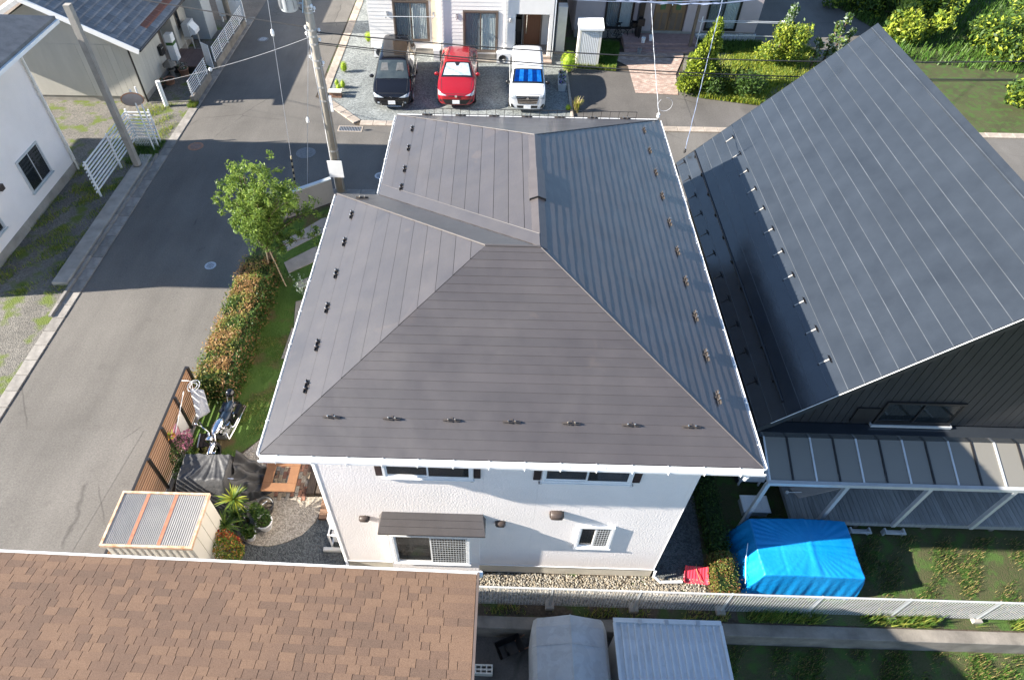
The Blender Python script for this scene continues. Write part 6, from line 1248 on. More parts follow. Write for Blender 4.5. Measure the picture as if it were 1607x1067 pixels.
# ---- grass and ground cover
def in_poly(x, y, poly):
    c_ = False; j = len(poly)-1
    for i in range(len(poly)):
        if (poly[i][1] > y) != (poly[j][1] > y) and x < (poly[j][0]-poly[i][0])*(y-poly[i][1])/(poly[j][1]-poly[i][1])+poly[i][0]: c_ = not c_
        j = i
    return c_
def scatter(name, poly, n, h, w_, mats, z=0., clump=None, lean=.5):
    xs = [p[0] for p in poly]; ys = [p[1] for p in poly]; P_ = []
    while len(P_) < n:
        x, y = random.uniform(min(xs), max(xs)), random.uniform(min(ys), max(ys))
        if not in_poly(x, y, poly): continue
        if clump and (math.sin(x*clump+1.3)*math.sin(y*clump*.9+.4)+math.sin(x*clump*2.3-y*clump*1.7)*.6+random.gauss(0, .35)) < .25: continue
        P_.append((x, y, z))
    P_ = np.array(P_); k = len(P_); a = RNG.uniform(0, 6.283, k); hh = h*RNG.uniform(.5, 1.15, k); ln_ = RNG.uniform(.1, lean, k)*hh
    s_ = np.stack([-np.sin(a)*w_, np.cos(a)*w_, np.zeros(k)], 1); d_ = np.stack([np.cos(a)*ln_, np.sin(a)*ln_, hh], 1)
    V = np.stack([P_-s_, P_+s_, P_+d_+s_*.25, P_+d_-s_*.25], 1).reshape(-1, 3); Q = np.arange(4*k).reshape(-1, 4)
    o = link_mesh(name, np_mesh(name, V, Q, [M[m] for m in mats], RNG.integers(0, len(mats), k))); o['kind'] = 'stuff'; return o
M['grass_a'] = leaf_mat('grass_green', (.065, .15, .022), .35); M['grass_b'] = leaf_mat('grass_mid', (.11, .20, .034), .35); M['grass_c'] = leaf_mat('grass_pale', (.28, .30, .06), .35)
LAWN = [(-5.1, 4.3), (-4.9, 2.0), (-4.3, 2.3), (-3.7, 3.0), (-3.3, 3.45), (-3.0, 3.95), (-2.7, 8), (-2.6, 14.2), (-3.3, 14.0), (-4.6, 13.1), (-5.0, 11.5)]
scatter('lawn_grass', [p for p in LAWN if p[1] > 5] + [(-5.1, 5.3), (-4.7, 5.9), (-4.2, 5.2), (-3.9, 6.3), (-3.5, 5.4), (-3.2, 6.0), (-2.85, 5.0)], 30000, .035, .004, ('grass_a', 'grass_a', 'grass_b'), .012, lean=.8)
scatter('lawn_grass', [(-5.1, 7.4), (-5.1, 4.3), (-4.9, 2.0), (-4.3, 2.3), (-3.7, 3.0), (-3.3, 3.45), (-3.0, 3.95), (-2.75, 7.4)], 14000, .035, .005, ('grass_a', 'grass_b', 'grass_c', 'dry'), .012, clump=2.6, lean=.8)
scatter('verge_grass', [(-14, 9), (-11.2, 9), (-11.2, 21.9), (-13.1, 21.9), (-14, 20)], 9000, .11, .009, ('grass_c', 'grass_b', 'leaf_y'), .03, clump=2.2)
scatter('kerb_weeds', [(-11.15, 21.6), (-10.75, 21.6), (-10.75, 22.1), (-11.15, 22.1)], 500, .22, .012, ('grass_b', 'grass_c', 'leaf_c'), 0)
scatter('kerb_weeds', [(-12.2, 16.9), (-11.1, 16.9), (-11.1, 18.7), (-12.2, 18.7)], 1500, .2, .011, ('grass_a', 'grass_b', 'shrub_d'), .03)
scatter('garden_weeds', [(12.4, 24.4), (13.1, 23.5), (15.7, 22.9), (18, 23.6), (21, 26), (20, 29), (13.4, 28.2)], 26000, .22, .02, ('leaf_y', 'grass_b', 'leaf_c', 'leaf_y'), .02, clump=1.1)
scatter('garden_weeds', [(13.0, 24.6), (15.7, 23.4), (18, 24), (20.5, 26), (19.6, 28.6), (13.6, 28.0)], 9000, .14, .02, ('grass_c', 'leaf_y', 'leaf_c'), .02)
scatter('shade_grass', [(8.5, 27.0), (9.3, 26.3), (9.7, 28.2), (9.85, 29.4), (8.4, 29.6)], 4200, .16, .012, ('grass_a', 'grass_b'), .02)
scatter('shade_grass', [(13.6, 28.4), (17.2, 28.4), (17.6, 29.8), (13.9, 29.8)], 5000, .22, .014, ('grass_a', 'grass_b', 'shrub_d'), .02)
scatter('path_edge_weeds', [(7.3, 26.3), (9.3, 26.1), (9.3, 26.4), (7.3, 26.55)], 900, .2, .014, ('grass_c', 'leaf_y', 'grass_b'), .02)
scatter('field_grass', [(23.9, 28), (40, 24), (46, 42), (24, 44), (23.4, 35), (24.6, 31.6)], 16000, .4, .03, ('grass_a', 'grass_b', 'shrub_g'), .02)
scatter('right_yard_grass', [(11.9, -.7), (20, -.7), (20, 1.25), (12.3, 1.25)], 9000, .10, .006, ('grass_a', 'shrub_d', 'dry'), .01, clump=3.)
scatter('rear_yard_grass', [(8.7, -4), (17, -4), (17, -1.35), (8.7, -1.35)], 16000, .11, .007, ('grass_a', 'shrub_d', 'grass_b', 'dry'), -.59, clump=3.)
scatter('fence_weeds', [(8.9, -1.0), (16, -1.0), (16, -.72), (8.9, -.72)], 1500, .32, .012, ('grass_b', 'grass_c', 'leaf_b'), 0, clump=2.2)
scatter('fence_weeds', [(3.2, -1.0), (8.9, -1.0), (8.9, -.8), (3.2, -.8)], 500, .18, .010, ('grass_b', 'grass_c', 'dry'), 0, clump=2.6)
# ---- pebbles below the front wall
def pebbles(name, poly, n, r0, r1, z, mats):
    base = np.array([(1, 0, 0), (-.5, .87, 0), (-.5, -.87, 0), (.35, .2, .75), (-.35, .25, .7), (0, -.45, .72)], float); F = np.array([(0, 1, 3), (1, 4, 3), (1, 2, 4), (2, 5, 4), (2, 0, 5), (0, 3, 5), (3, 4, 5)])
    P_ = []; xs = [p[0] for p in poly]; ys = [p[1] for p in poly]
    while len(P_) < n:
        x, y = random.uniform(min(xs), max(xs)), random.uniform(min(ys), max(ys))
        if in_poly(x, y, poly): P_.append((x, y))
    P_ = np.array(P_); a = RNG.uniform(0, 6.28, n); r = RNG.uniform(r0, r1, n); el = RNG.uniform(.6, 1.0, n); V = np.zeros((n, 6, 3)); jit = RNG.normal(0, .14, (n, 6, 3))
    b = base[None]+jit; x = b[:, :, 0]*r[:, None]; y = b[:, :, 1]*(r*el)[:, None]; V[:, :, 0] = P_[:, 0:1]+x*np.cos(a)[:, None]-y*np.sin(a)[:, None]; V[:, :, 1] = P_[:, 1:2]+x*np.sin(a)[:, None]+y*np.cos(a)[:, None]; V[:, :, 2] = z+RNG.uniform(0, r0, n)[:, None]+b[:, :, 2]*(r*.75)[:, None]
    Fs = (F[None]+(np.arange(n)*6)[:, None, None]).reshape(-1, 3); mi = np.repeat(RNG.integers(0, len(mats), n), 7)
    o = link_mesh(name, np_mesh(name, V.reshape(-1, 3), Fs, [M[m] for m in mats], mi)); o['kind'] = 'stuff'; return o
M['pb1'] = mat('pebble_buff', (.26, .222, .165), .8, .2, 12); M['pb2'] = mat('pebble_grey', (.195, .183, .16), .8, .2, 12); M['pb3'] = mat('pebble_dark', (.12, .108, .088), .8, .2, 12); M['pb4'] = mat('pebble_pale', (.36, .33, .275), .8, .2, 12)
pebbles('pebble_gravel', [(-.2, -.72), (7.9, -.72), (8.5, -.35), (8.5, -.02), (-.2, -.02)], 9000, .018, .042, .0, ('pb1', 'pb2', 'pb3', 'pb1', 'pb4'))
# ================================================================ GARDEN LEFT OF THE HOUSE
sf_ = thing('slat_fence', 'brown horizontal slat fence between the left road and the garden', 'fence', (-5.15, 2.5, 0))
M['slat'] = mat('brown_slat', (.20, .105, .052), .6, .2, 2.5, .15, 20, stretch=(1, .25, 4), orand=.14)
fy0, fy1, ftop = -2.2, 4.92, 1.46
n = 14
for k in range(n):
    z = .06+k*(ftop-.08)/n; 
    for (a, b) in ((fy0, 1.96), (1.965, fy1)): MB().bx(-5.16, -5.146, a, b, z, z+.068).build('slat', M['slat'], sf_)
for y in (4.88, 3.85, 2.88, 1.96, 1.0, .03, -.95, -1.9): MB().bx(-5.14, -5.08, y-.035, y+.035, 0, ftop+.02).build('post', M['dark_metal'], sf_)
MB().bx(-5.19, -5.13, fy0, fy1, ftop-.005, ftop+.022).build('cap_rail', M['dark_metal'], sf_)
MB().cham(-5.25, -5.02, fy0, fy1, -.05, .05, .01).build('base_strip', M['concrete'], sf_)
# drying rack hooked on the fence, cloths
rk = thing('drying_rack', 'white wire peg hanger hooked on top of the brown fence', 'rack', (-4.95, 4.4, 1.2)); b = MB()
def loop(cx, cy, cz, a, bb, n=16, ph=0): return [(cx+a*math.cos(q+ph), cy+bb*math.sin(q+ph), cz) for q in [2*math.pi*k/n for k in range(n+1)]]
b.tube(loop(-4.88, 4.45, 1.22, .16, .2), .012, 5); b.tube(loop(-4.88, 4.45, 1.22, .09, .12), .01, 5)
for k in range(5): q = k*1.26; b.tube([(-4.88, 4.45, 1.4), (-4.88+.16*math.cos(q), 4.45+.2*math.sin(q), 1.22)], .006, 4)
b.build('rack_ring', M['white'], rk); MB().tube([(-4.88, 4.45, 1.4), (-4.92, 4.4, 1.5), (-5.1, 4.4, 1.5)], .01, 5).build('hook', M['white'], rk)
def cloth(name, lab, pts, m, parent=None):
    a, b, c, d = [Vector(p) for p in pts]; mb = MB(); nrm = (b-a).cross(d-a).normalized()
    mb.grid(lambda u, v: tuple(a.lerp(b, u).lerp(d.lerp(c, u), v) + nrm*(.02*math.sin(u*9+v*2)*v)), 14, 10); o = mb.build(name, m, parent, True); sd = o.modifiers.new('t', 'SOLIDIFY'); sd.thickness = .008
    return tag(o, lab, 'cloth')
cloth('laundry_cloth', 'pale grey cloth draped from the white peg hanger', [(-5.0, 4.42, 1.12), (-4.62, 4.40, 1.12), (-4.46, 4.02, .62), (-4.72, 3.70, .66)], mat('grey_cloth', (.46, .46, .46), .9, .05, 3))
tag(MB().tube([(-5.05, 4.2, 1.28), (-5.02, 3.1, .92)], .014, 6).build('pole', M['white']), 'thin white pole leaning along the brown fence', 'pole')
cloth('white_cloth', 'cream cloth hanging on the brown fence beside pink flowers', [(-5.06, 3.72, 1.06), (-5.04, 3.35, .98), (-4.93, 3.1, .38), (-4.95, 3.55, .52)], mat('cream_cloth', (.52, .50, .45), .9, .05, 3))
cloth('pink_cloth', 'pink cloth hanging on the brown fence next to cream cloth', [(-5.08, 3.35, 1.0), (-5.06, 2.9, .98), (-4.98, 2.82, .50), (-4.97, 3.2, .52)], mat('pink_cloth', (.55, .25, .30), .9, .05, 3))
MB().cham(-5.05, -4.75, 3.85, 4.0, 0, .06, .01) 
rb_ = thing('rose_bush', 'flowering bush with pink and orange blooms against the brown fence', 'bush', (-4.85, 2.75, 0)); P_ = np.concatenate([cloud((0, 0, .55), (.24, .5, .5), 900, .4), cloud((.08, -.45, .35), (.22, .3, .32), 500, .4)])
link_mesh('foliage', leaf_mesh('foliage', P_, .06, [M['leaf_a'], M['leaf_b'], M['leaf_dk']], aspect=.5), rb_, True)
link_mesh('blossoms', leaf_mesh('blossoms', np.concatenate([cloud((.12, .25, .78), (.14, .28, .28), 170, .5)]), .06, [M['petal_p']], aspect=.9), rb_, True); link_mesh('orange_blossoms', leaf_mesh('orange_blossoms', cloud((-.16, .15, 1.12), (.1, .16, .08), 22, .2), .09, [M['petal_o'], M['leaf_y']], aspect=.9), rb_, True)
MB().tube(bez((0, 0, 0), (0, 0, .4), (.05, .1, .8)), .015, 5).build('stem', M['bark'], rb_, local=True)
bn = thing('garden_bench', 'small dark box bench with pale edge on the lawn by the fence', 'bench', (-4.42, 3.3, 0), .15)
for k in range(3): MB().cham(-.2+k*.135, -.2+k*.135+.125, -.22, .22, .30, .33, .008).build('seat_board', M['dkwood'], bn, local=True)
MB().cham(-.235, -.205, -.22, .22, .28, .345, .005).build('edge_strip', M['alu'], bn, local=True)
for x in (-.18, .18):
    for y in (-.18, .18): MB().bx(x-.02, x+.02, y-.02, y+.02, 0, .30).build('leg', M['dark_metal'], bn, local=True)
# motorcycle (front towards -y)
mc = thing('motorcycle', 'chrome and black cruiser motorcycle parked on the lawn edge', 'motorcycle', (-4.02, 3.55, 0), -.12)
for (y, r) in ((-.68, .31), (.68, .30)):
    o = MB().lathe([(r*.72, -.05), (r*.94, -.055), (r, -.025), (r, .025), (r*.94, .055), (r*.72, .05)], n=24, axis='x', cap=False).build('wheel', M['black_matte'], mc, True, local=True); o.location = (0, y, r)
    q_ = MB()
    for k in range(10): a = 2*math.pi*k/10; q_.tube([(0, 0, 0), (0, math.cos(a)*r*.74, math.sin(a)*r*.74)], .006, 4)
    q_.lathe([(.001, -.04), (.05, -.04), (.05, .04), (.001, .04)], n=12, axis='x'); q_.build('spokes', M['chrome'], o, local=True)
def fender(y0, r, a0, a1, w_): 
    return MB().grid(lambda u, v: ((u-.5)*w_, y0+(r-.06*(2*abs(u-.5))**2)*math.cos(a0+(a1-a0)*v), .3+(r-.06*(2*abs(u-.5))**2)*math.sin(a0+(a1-a0)*v)), 6, 12)
fender(.68, .37, -.1, 2.2, .18).build('rear_fender', M['car_black'], mc, True, local=True); fender(-.68, .36, .9, 2.9, .14).build('front_fender', M['chrome'], mc, True, local=True)
def ell(c, r, n=12, m=8): return [[(c[0]+r[0]*math.sin(a)*math.cos(q), c[1]+r[1]*-math.cos(a), c[2]+r[2]*math.sin(a)*math.sin(q)) for q in [2*math.pi*j/n for j in range(n)]] for a in [.08+(math.pi-.16)*i/m for i in range(m+1)]]
MB().loft(ell((0, -.12, .78), (.14, .3, .13))).build('fuel_tank', M['chrome'], mc, True, local=True)
MB().loft(ell((0, .28, .69), (.15, .24, .07))).loft(ell((0, .60, .75), (.12, .2, .06))).build('saddle', mat('blue_black_leather', (.02, .035, .055), .35, .2, 8), mc, True, local=True)
MB().loft(ell((0, .86, 1.0), (.13, .13, .13))).build('helmet', M['car_black'], mc, True, local=True)  # round helmet resting on the backrest
b = MB(); b.tube([(-.08, .62, .6), (-.08, .82, .95)], .014, 5); b.tube([(.08, .62, .6), (.08, .82, .95)], .014, 5); b.build('sissy_bar', M['chrome'], mc, local=True)
b = MB()
for s in (-1, 1):
    b.tube([(s*.08, -.68, .31), (s*.08, -.42, .92)], .022, 8); b.tube([(s*.07, -.42, .94), (s*.25, -.36, 1.04), (s*.38, -.22, 1.02)], .013, 6)
b.build('fork_and_handlebar', M['chrome'], mc, True, local=True)
for s in (-1, 1): o = MB().tube([(s*.30, -.28, 1.03), (s*.42, -.19, 1.015)], .022, 8).build('grip', M['black_matte'], mc, True, local=True); o = MB().lathe([(.001, 0), (.06, .005), (.05, .03), (.001, .04)], n=12, axis='y').build('mirror', M['chrome'], mc, True, local=True); o.location = (s*.34, -.42, 1.2); MB().tube([(s*.26, -.34, 1.04), (s*.33, -.40, 1.19)], .006, 4).build('mirror_stalk', M['chrome'], mc, local=True)
o = MB().lathe([(.001, -.1), (.07, -.09), (.1, -.02), (.1, .05), (.001, .055)], n=16, axis='y').build('headlamp', M['chrome'], mc, True, local=True); o.location = (0, -.6, .86); o.rotation_euler = (0, 0, math.pi)
MB().box((0, .02, .42), (.26, .42, .3)).build('engine', M['steel'], mc, local=True); b = MB()
for s in (-1, 1):
    for z in (.46, .5, .54, .58): b.box((s*.03, -.02+s*.12, z+.05), (.3, .16, .012))
b.build('cylinder_fins', M['chrome'], mc, local=True)
b = MB(); b.tube([(.15, -.1, .5), (.2, -.2, .3), (.2, .2, .26), (.22, .95, .30)], [.028, .03, .035, .045], 8); b.tube([(.15, .1, .45), (.21, .2, .38), (.23, .9, .42)], [.028, .034, .045], 8); b.build('exhaust', M['chrome'], mc, True, local=True)
b = MB(); b.box((-.21, .62, .5), (.12, .34, .26)); b.box((.22, .62, .54), (.1, .34, .2)); b.build('saddlebag', M['black'], mc, local=True)
# black tarpaulin over a table beside the shed
tp = thing('tarpaulin', 'black tarpaulin draped in folds over garden furniture by the shed', 'tarpaulin', (-3.7, 1.8, 0))
M['tarp_black'] = mat('black_tarp', (.036, .036, .037), .58, .25, 3, .3, 9, dist=.05)
def tarp(u, v):
    x = -4.62+1.42*u; y = 2.42-1.22*v; e = max(0, abs(u-.5)*2-.78)/.22; f_ = max(0, v-.55)/.45
    z = 1.02-.10*math.sin(math.pi*u)*math.sin(math.pi*min(1, v*1.5)) - .98*f_**1.15 - .55*e*e*.9*(v > -1)
    th = math.atan2(v+.12, u-.62); rr_ = math.hypot(v+.12, u-.62); fold = (.024*math.sin(th*19+.8*math.sin(th*7))+.012*math.sin(th*41+1.))*min(1, rr_*1.4)+.008*math.sin(u*23+v*15)*math.sin(v*31-u*11)
    return (x+.25*(u-.5)*f_, y-.10*f_+fold*.7, max(.02, z+fold*.7))
o = MB().grid(tarp, 70, 36).build('tarp_sheet', M['tarp_black'], tp, True)
def tarp2(u, v):
    x = -3.22+.85*u; y = 2.55-1.05*v*(1-.35*u); z = .95*(1-u)**1.6*(1-.5*v)+.12+.07*math.sin(u*17+v*5)*math.sin(v*13+u*4)+.06*math.sin(v*21)
    return (x+.04*math.sin(v*17), y, max(.03, z if v < .97 and u < .97 else .03))
MB().grid(tarp2, 40, 36).build('tarp_heap', M['tarp_black'], tp, True)
tag(MB().tube([(-4.42, 1.86, .90), (-4.0, 1.84, .90), (-3.6, 1.86, .885), (-3.2, 1.83, .86), (-3.14, 1.84, .84)], .013, 6).build('cord', mat('pale_blue_cord', (.5, .56, .72), .6)), 'pale blue cord stretched across the black tarpaulin', 'cord')
# garden shed with rusty corrugated roof
sh_ = thing('garden_shed', 'cream metal shed with rusty edged corrugated roof at the left', 'shed', (-4, .2, 0))
M['shed_cream'] = mat('shed_cream_metal', (.58, .54, .45), .5, .12, 2, col2=(.62, .58, .50)); M['rust'] = mat('rusty_edge', (.38, .16, .06), .75, .4, 7, .2, 40, col2=(.60, .50, .38)); M['corr'] = mat('galvanised_roof', (.34, .33, .31), .45, .2, 3, metal=.25, col2=(.42, .40, .37))
zs = 1.95; y0_, y1_ = -.52, .80
MB().bx(-5.0, -3.12, y0_+.04, y1_-.04, .05, zs-.03).build('shed_body', M['shed_cream'], sh_)
for k in range(4): MB().bx(-3.119, -3.106, y0_+.06+k*.30, y0_+.06+k*.30+.285, .08, zs-.06).build('wall_panel', M['shed_cream'], sh_)
for k in range(12): MB().prism([(-4.96+k*.155, y0_+.039, .1), (-4.93+k*.155, y0_+.02, .1), (-4.86+k*.155, y0_+.02, .1), (-4.83+k*.155, y0_+.039, .1)], (0, 0, zs-.2)).build('wall_rib', M['shed_cream'], sh_)
for i, (a, b) in enumerate(((-5.02, -4.46), (-4.42, -3.82), (-3.78, -3.10))):
    n = 14; w_ = (b-a)/n; mb = MB()
    prof = []
    for k in range(n*4+1): prof.append((a+w_*k/4, 0, .010*math.sin(k*math.pi/2)))
    mb.loft([[(x, y0_+.05, zs+.022+z) for x, y, z in prof], [(x, y1_-.05, zs+.022+z) for x, y, z in prof]], closed=False, caps=False); mb.build('roof_sheet', M['corr'], sh_, True)
M['rust_strip'] = mat('rust_strip', (.36, .13, .07), .7, .3, 9, .2)
for x in (-4.44, -3.80): MB().bx(x-.035, x+.035, y0_+.06, y1_-.06, zs+.005, zs+.036).build('roof_strip', M['rust_strip'], sh_)
b = MB(); b.bx(-5.06, -3.06, y1_-.05, y1_+.0, zs-.04, zs+.05); b.bx(-5.06, -3.06, y0_, y0_+.05, zs-.04, zs+.05); b.bx(-3.11, -3.06, y0_+.05, y1_-.05, zs-.04, zs+.05); b.bx(-5.06, -5.01, y0_+.05, y1_-.05, zs-.04, zs+.05); b.build('roof_edge', M['rust'], sh_)
# rust coloured fire table on a wire frame, brick patio, sleepers
ft = thing('fire_table', 'rust coloured square frame table with open middle on the brick patio', 'table', (-2.1, 2.2, 0))
M['corten'] = mat('corten_steel', (.15, .066, .027), .8, .22, 4, .2, 30, col2=(.21, .10, .042))
x0, x1, y0, y1, z = -2.53, -1.66, 1.74, 2.72, .45; b = MB()
b.cham(x0, x1, y0, y0+.24, z-.03, z, .006); b.cham(x0, x1, y1-.24, y1, z-.03, z, .006); b.cham(x0, x0+.24, y0+.242, y1-.242, z-.03, z, .006); b.cham(x1-.24, x1, y0+.242, y1-.242, z-.03, z, .006); b.build('table_top', M['corten'], ft)
b = MB()
for x in (x0+.03, x1-.03): b.tube([(x, y0+.03, z-.03), (x+(.06 if x < -2.1 else -.06), y0+.07, .02), (x+(.06 if x < -2.1 else -.06), y1-.07, .02), (x, y1-.03, z-.03)], .010, 6)
b.tube([(x0+.09, y0+.07, .02), (x1-.09, y0+.07, .02)], .010, 6); b.build('wire_base', M['dark_metal'], ft)
pt_ = struct_root('brick_patio', (-1.9, 2.6, 0))
bms = [mat('patio_brick_'+c, col, .85, .2, 6, .3, 40, orand=.2) for c, col in (('brown', (.19, .12, .085)), ('grey', (.22, .20, .17)), ('buff', (.33, .26, .18)), ('red', (.24, .12, .08)))]
bme = [MB().cham(-.048, .048, -.1, .1, 0, .05, .006).mesh('brick', m_) for m_ in bms]
for i in range(16):
    for j in range(10):
        x = -2.78+i*.105; y = 1.82+j*.212+(.106 if i % 2 else 0)
        if x > -1.42 and y < 2.5: continue
        if random.random() < .05: continue
        o = link_mesh('brick', random.choice(bme), pt_, True); o.location = Vector((x, y, random.uniform(-.004, .006)-.012))-pt_.location; o.rotation_euler = (random.uniform(-.02, .02), random.uniform(-.02, .02), random.uniform(-.05, .05))
for i, (x, y0, y1, lab) in enumerate(((-1.33, 1.84, 3.4, 'dark weathered timber sleeper nearer the brick patio'), (-1.09, 1.86, 3.5, 'dark weathered timber sleeper nearer the white house wall'))):
    tag(MB().cham(x-.105, x+.105, y0, y1, 0, .2, .012).build('timber_sleeper', M['dkwood']), lab, 'sleeper', 'timber sleepers by the house')
st_ = thing('wooden_step', 'brown plank step low beside white house wall corner', 'step', (-.78, 1.55, 0)); M['stepwood'] = mat('brown_step_wood', (.17, .095, .055), .75, .3, 3, .3, 30, stretch=(1, 8, 8))
for k in range(4): MB().cham(-1.0, -.62, 1.2+k*.15, 1.2+k*.15+.14, .0, .1, .008).build('plank', M['stepwood'], st_)
# outdoor units on stands against the left wall
c1 = ac_unit(-.33, 1.02, .68, -math.pi/2, 'upper white outdoor unit on a stand at the left house wall', w=.8, h=.58, d=.30, group='outdoor units at the left house wall'); c2 = ac_unit(-.33, .92, .10, -math.pi/2, 'lower white outdoor unit inside the stand at the left house wall', w=.7, h=.5, d=.28, group='outdoor units at the left house wall')
rk = thing('unit_stand', 'white angle stand holding two outdoor units at the house wall', 'stand', (-.33, .98, 0)); b = MB()
for x in (-.52, -.12):
    for y in (.5, 1.45): b.bx(x-.018, x+.018, y-.018, y+.018, 0, .7)
for y in (.5, 1.45): b.bx(-.50, -.14, y-.016, y+.016, .64, .675)
for x in (-.52, -.12): b.bx(x-.016, x+.016, .52, 1.43, .64, .675); b.bx(x-.016, x+.016, .52, 1.43, .06, .09)
b.build('stand_frame', M['white'], rk)
for y in (.46, .62): pass
tag(MB().cham(-.72, -.08, .36, .46, .0, .12, .02).build('drain_pipe', M['off_white']), 'pale pipe cover lying at the foot of the unit stand', 'pipe')
# slabs, block wall, gutter box by the tree
M['slab'] = mat('driveway_slab', (.29, .255, .22), .88, .16, 2.4, .3, 40)
for i, q in enumerate((((-4.5, 12.05), (-3.3, 13.5), (-2.3, 14.0), (-2.3, 13.3), (-3.0, 12.75), (-4.2, 11.55)), ((-4.15, 10.95), (-2.8, 12.25), (-2.3, 12.3), (-2.3, 11.6), (-2.7, 11.35), (-3.85, 10.4)), ((-3.5, 9.9), (-2.5, 10.75), (-2.5, 10.3), (-3.3, 9.6)))):
    sl = MB().prism([(x, y, -.03) for x, y in q], (0, 0, .065)).build('paving_slab', M['slab']); tag(sl, ('concrete driveway strip behind the tree, farthest from the hedge', 'concrete driveway strip between tree and house eave', 'small concrete strip beside the silver shrub')[i], 'slab', 'concrete strips by the tree')
for i, q in enumerate((((-3.3, 9.0), (-2.9, 9.2), (-2.7, 7.9), (-3.12, 7.9)), ((-3.16, 7.8), (-2.75, 7.8), (-2.75, 6.5), (-3.2, 6.5)))):
    tag(MB().prism([(x, y, -.03) for x, y in q], (0, 0, .065)).build('paving_slab', M['slab']), ('paving strip under the left eave just below silver shrub', 'paving strip under the left eave beside the lawn')[i], 'slab', 'paving strips under the left eave')
bwl = thing('garden_wall', 'grey rendered garden wall with pale blue coping behind the tree', 'wall', (-3.9, 14.2, 0)); a, b_ = Vector((-4.75, 13.5, 0)), Vector((-3.02, 14.72, 0)); d = (b_-a).normalized(); n_ = Vector((-d.y, d.x, 0))*.06
MB().prism([a-n_, b_-n_, b_+n_, a+n_], (0, 0, 1.0)).build('wall_body', mat('grey_render', (.25, .235, .215), .85, .08, 2, .2, 30), bwl); MB().prism([a-n_*1.3+Vector((0, 0, 1.003)), b_-n_*1.3+Vector((0, 0, 1.003)), b_+n_*1.3+Vector((0, 0, 1.003)), a+n_*1.3+Vector((0, 0, 1.003))], (0, 0, .045)).build('coping', mat('pale_coping', (.42, .47, .50), .5, .05, 3), bwl)
# ---- plants beside the shed
def spiky(x, y, z0, n, L_, lab, mats=('leaf_c', 'leaf_b', 'leaf_y'), pr=.16, trunk=.5):
    t = thing('spiky_plant', lab, 'plant', (x, y, 0), 0, 'spiky pot plants by the shed')
    MB().lathe([(pr*.75, 0), (pr, .24), (pr*1.05, .26), (pr*.9, .26), (pr*.85, .22), (.001, .22)], n=16, cap=False).build('pot', M['pot_black'], t, True, local=True); MB().tube([(0, 0, .2), (.01, 0, .2+trunk)], .03, 7).build('stem', M['bark'], t, local=True)
    V = []; Q = []; mi = []
    for k in range(n):
        a = random.uniform(0, 6.28); el = random.uniform(-.15, 1.3); l_ = L_*random.uniform(.7, 1.1); w_ = .018; dx, dy = math.cos(a), math.sin(a); sx, sy = -dy*w_, dx*w_; b0 = len(V)
        pr_ = [(0, 0, 0)]; 
        for s in (.33, .66, 1.0): pr_.append((dx*math.cos(el)*l_*s, dy*math.cos(el)*l_*s, math.sin(el)*l_*s-.28*l_*s*s))
        for i, (px, py, pz) in enumerate(pr_): q = (1, 1.1, .8, .08)[i]; V += [(px-sx*q, py-sy*q, pz+.2+trunk+z0), (px+sx*q, py+sy*q, pz+.2+trunk+z0)]
        m_ = random.randrange(len(mats))
        for i in range(3): Q.append((b0+2*i, b0+2*i+1, b0+2*i+3, b0+2*i+2)); mi.append(m_)
    link_mesh('leaves', np_mesh('leaves', V, Q, [M[k] for k in mats], mi), t, True); return t
spiky(-2.98, 1.28, 0, 60, .52, 'bright spiky plant tallest beside the black tarpaulin', trunk=.62)
spiky(-2.92, 1.02, 0, 60, .44, 'dark green spiky plant in the middle near the tarpaulin', ('leaf_a', 'leaf_b'), trunk=.35)
spiky(-3.02, .62, 0, 55, .46, 'dark green spiky plant close to the shed wall', ('leaf_a', 'leaf_b', 'leaf_c'), trunk=.55)
pot(-2.38, 1.42, .02, .23, .3, 'pot_black', 'large empty black pot on the pale gravel path', name='flower_pot')
pot(-2.28, .98, .02, .2, .3, 'white', 'white pot with bushy green plant on the pale gravel', plant=True, n=260, ls=.10, ph=.32, pm=['leaf_a', 'leaf_b'])
pot(-2.58, .68, .02, .15, .22, 'white', 'smaller white pot with dark glossy plant near grey gravel', plant=True, n=120, ls=.14, ph=.2, pm=['leaf_a', 'leaf_b', 'leaf_c'])
pot(-2.82, .98, .02, .16, .2, 'pot_black', 'black pot with reddish succulents between the spiky plants', plant=True, n=70, ls=.08, ph=.1, pm=['leaf_a', 'leaf_r', 'leaf_dk'])
pot(-2.5, 1.22, .02, .14, .2, 'pot_black', 'black pot with lush green leaves beside the empty pot', plant=True, n=220, ls=.11, ph=.34, pm=['leaf_b', 'leaf_a', 'leaf_c'])
tag(MB().tube([(-2.95, 1.1, .5), (-2.7, 1.2, .42), (-2.5, 1.36, .3), (-2.32, 1.52, .34)], .012, 5).build('hose', M['alu']), 'thin pale curved hose between the spiky plants and black pot', 'hose')
nb = thing('flowering_shrub', 'shrub with orange and red tinted leaves at the brown roof gutter', 'shrub', (-2.85, .12, 0)); P_ = np.concatenate([cloud((0, 0, .55), (.36, .34, .5), 1900, .7), cloud((-.1, .22, .8), (.25, .15, .2), 300, .4)])
mi = np.where(P_[:, 1] > .12, RNG.choice([0, 1, 2, 4], len(P_), p=[.25, .15, .2, .4]), RNG.choice([0, 1, 2, 3], len(P_), p=[.2, .45, .15, .2]))
link_mesh('foliage', leaf_mesh('foliage', P_, .06, [M['leaf_b'], M['leaf_c'], M['petal_o'], M['leaf_y'], M['petal_r']], mi, aspect=.5, up=.6), nb, True); MB().tube([(0, 0, 0), (0, 0, .5)], .02, 6).build('stem', M['bark'], nb, local=True)
for i in range(7): pass
er = thing('rubble_stones', 'dark rocks at the foot of the cream shed wall', 'stones', (-3.02, .25, 0))
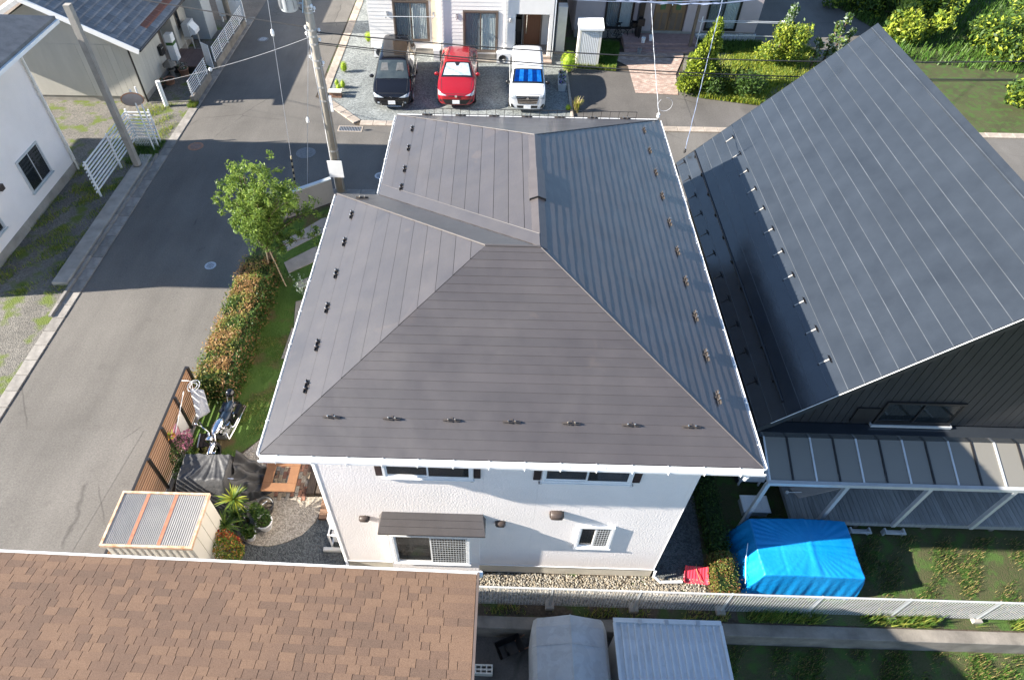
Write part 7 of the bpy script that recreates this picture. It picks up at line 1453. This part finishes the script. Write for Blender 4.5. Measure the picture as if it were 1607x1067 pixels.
for k in range(7):
    a, b2, c2 = random.uniform(.06, .1), random.uniform(.06, .1), random.uniform(.05, .08); MB().loft(ell((random.uniform(-.12, .12), -.3+k*.12, .05), (a, b2, c2), 8, 5)).build('stone', M['concrete_dark'], er, local=True)
# ---- blue tarpaulin over a garden heap
bt = thing('tarpaulin', 'bright blue tarpaulin sheet draped over a stack beside the mesh fence', 'tarpaulin', (10.7, .5, 0))
M['blue_tarp'] = mat('blue_poly_tarp', (.0, .185, .47), .48, .10, 1.1, .32, 13, spec=.4, dist=.03, col2=(.008, .25, .56), rvar=.1)
def btarp(u, v):
    # u along x, v from back (0) to front (1); top plateau with a ridge, skirts falling to the ground
    eu0, eu1 = .16, .90; ev0, ev1 = .08, .82
    fx = 0 if eu0 < u < eu1 else ((eu0-u)/eu0 if u <= eu0 else (u-eu1)/(1-eu1)); fy_ = 0 if ev0 < v < ev1 else ((ev0-v)/ev0 if v <= ev0 else (v-ev1)/(1-ev1))
    f = max(fx, fy_); top = 1.0+.06*math.cos((u-.53)*3.0)+.05*(v < .5)*math.sin(v*6)-.12*(u-.5)**2*2
    top += .005*math.sin(u*17+v*6)*math.sin(v*11-u*8)+.02*math.exp(-((u-.56)/.02)**2)
    z = top*(1-f)**.8 if f > 0 else top
    th = math.atan2(v-.45, u-.56); top += .005*math.sin(th*37+3*math.sin(th*5))*min(1, 2.2*math.hypot(v-.45, u-.56))-.014*math.exp(-((v-.43)/.012)**2)-.008*math.exp(-((u-.33)/.012)**2)-.02*math.sin(u*7)*math.sin(v*5)
    if f <= 0: z = top
    ux = min(max(u, eu0), eu1); vy = min(max(v, ev0), ev1)
    x = 9.55+(ux-eu0)/(eu1-eu0)*2.25+(-.28*fx if u < eu0 else .16*fx)*1.1; y = 1.08-(vy-ev0)/(ev1-ev0)*1.38+(.05*fy_ if v < ev0 else -.10*fy_)
    w_ = (.03*math.sin(v*26+u*5)+.012*math.sin(v*61) if fx > fy_ else .008*math.sin(u*31+v*3)+.005*math.sin(u*83))*min(1, f*1.6)
    return (x+(w_ if fx > fy_ else 0), y+(w_ if fy_ >= fx else 0), max(.015, z))
MB().grid(btarp, 120, 80).build('tarp_sheet', M['blue_tarp'], bt, True)
for k in range(7): MB().lathe([(.012, -.003), (.022, -.003), (.022, .003), (.012, .003)], (9.5+.36*k, -.43, .07), 8, axis='y', cap=False).build('eyelet', M['steel'], bt)
b = MB(); b.tube([(9.40, .5, .9), (9.36, .2, .62), (9.3, -.2, .5), (9.36, -.36, .1)], .008, 5); b.build('tie_rope', M['white'], bt)
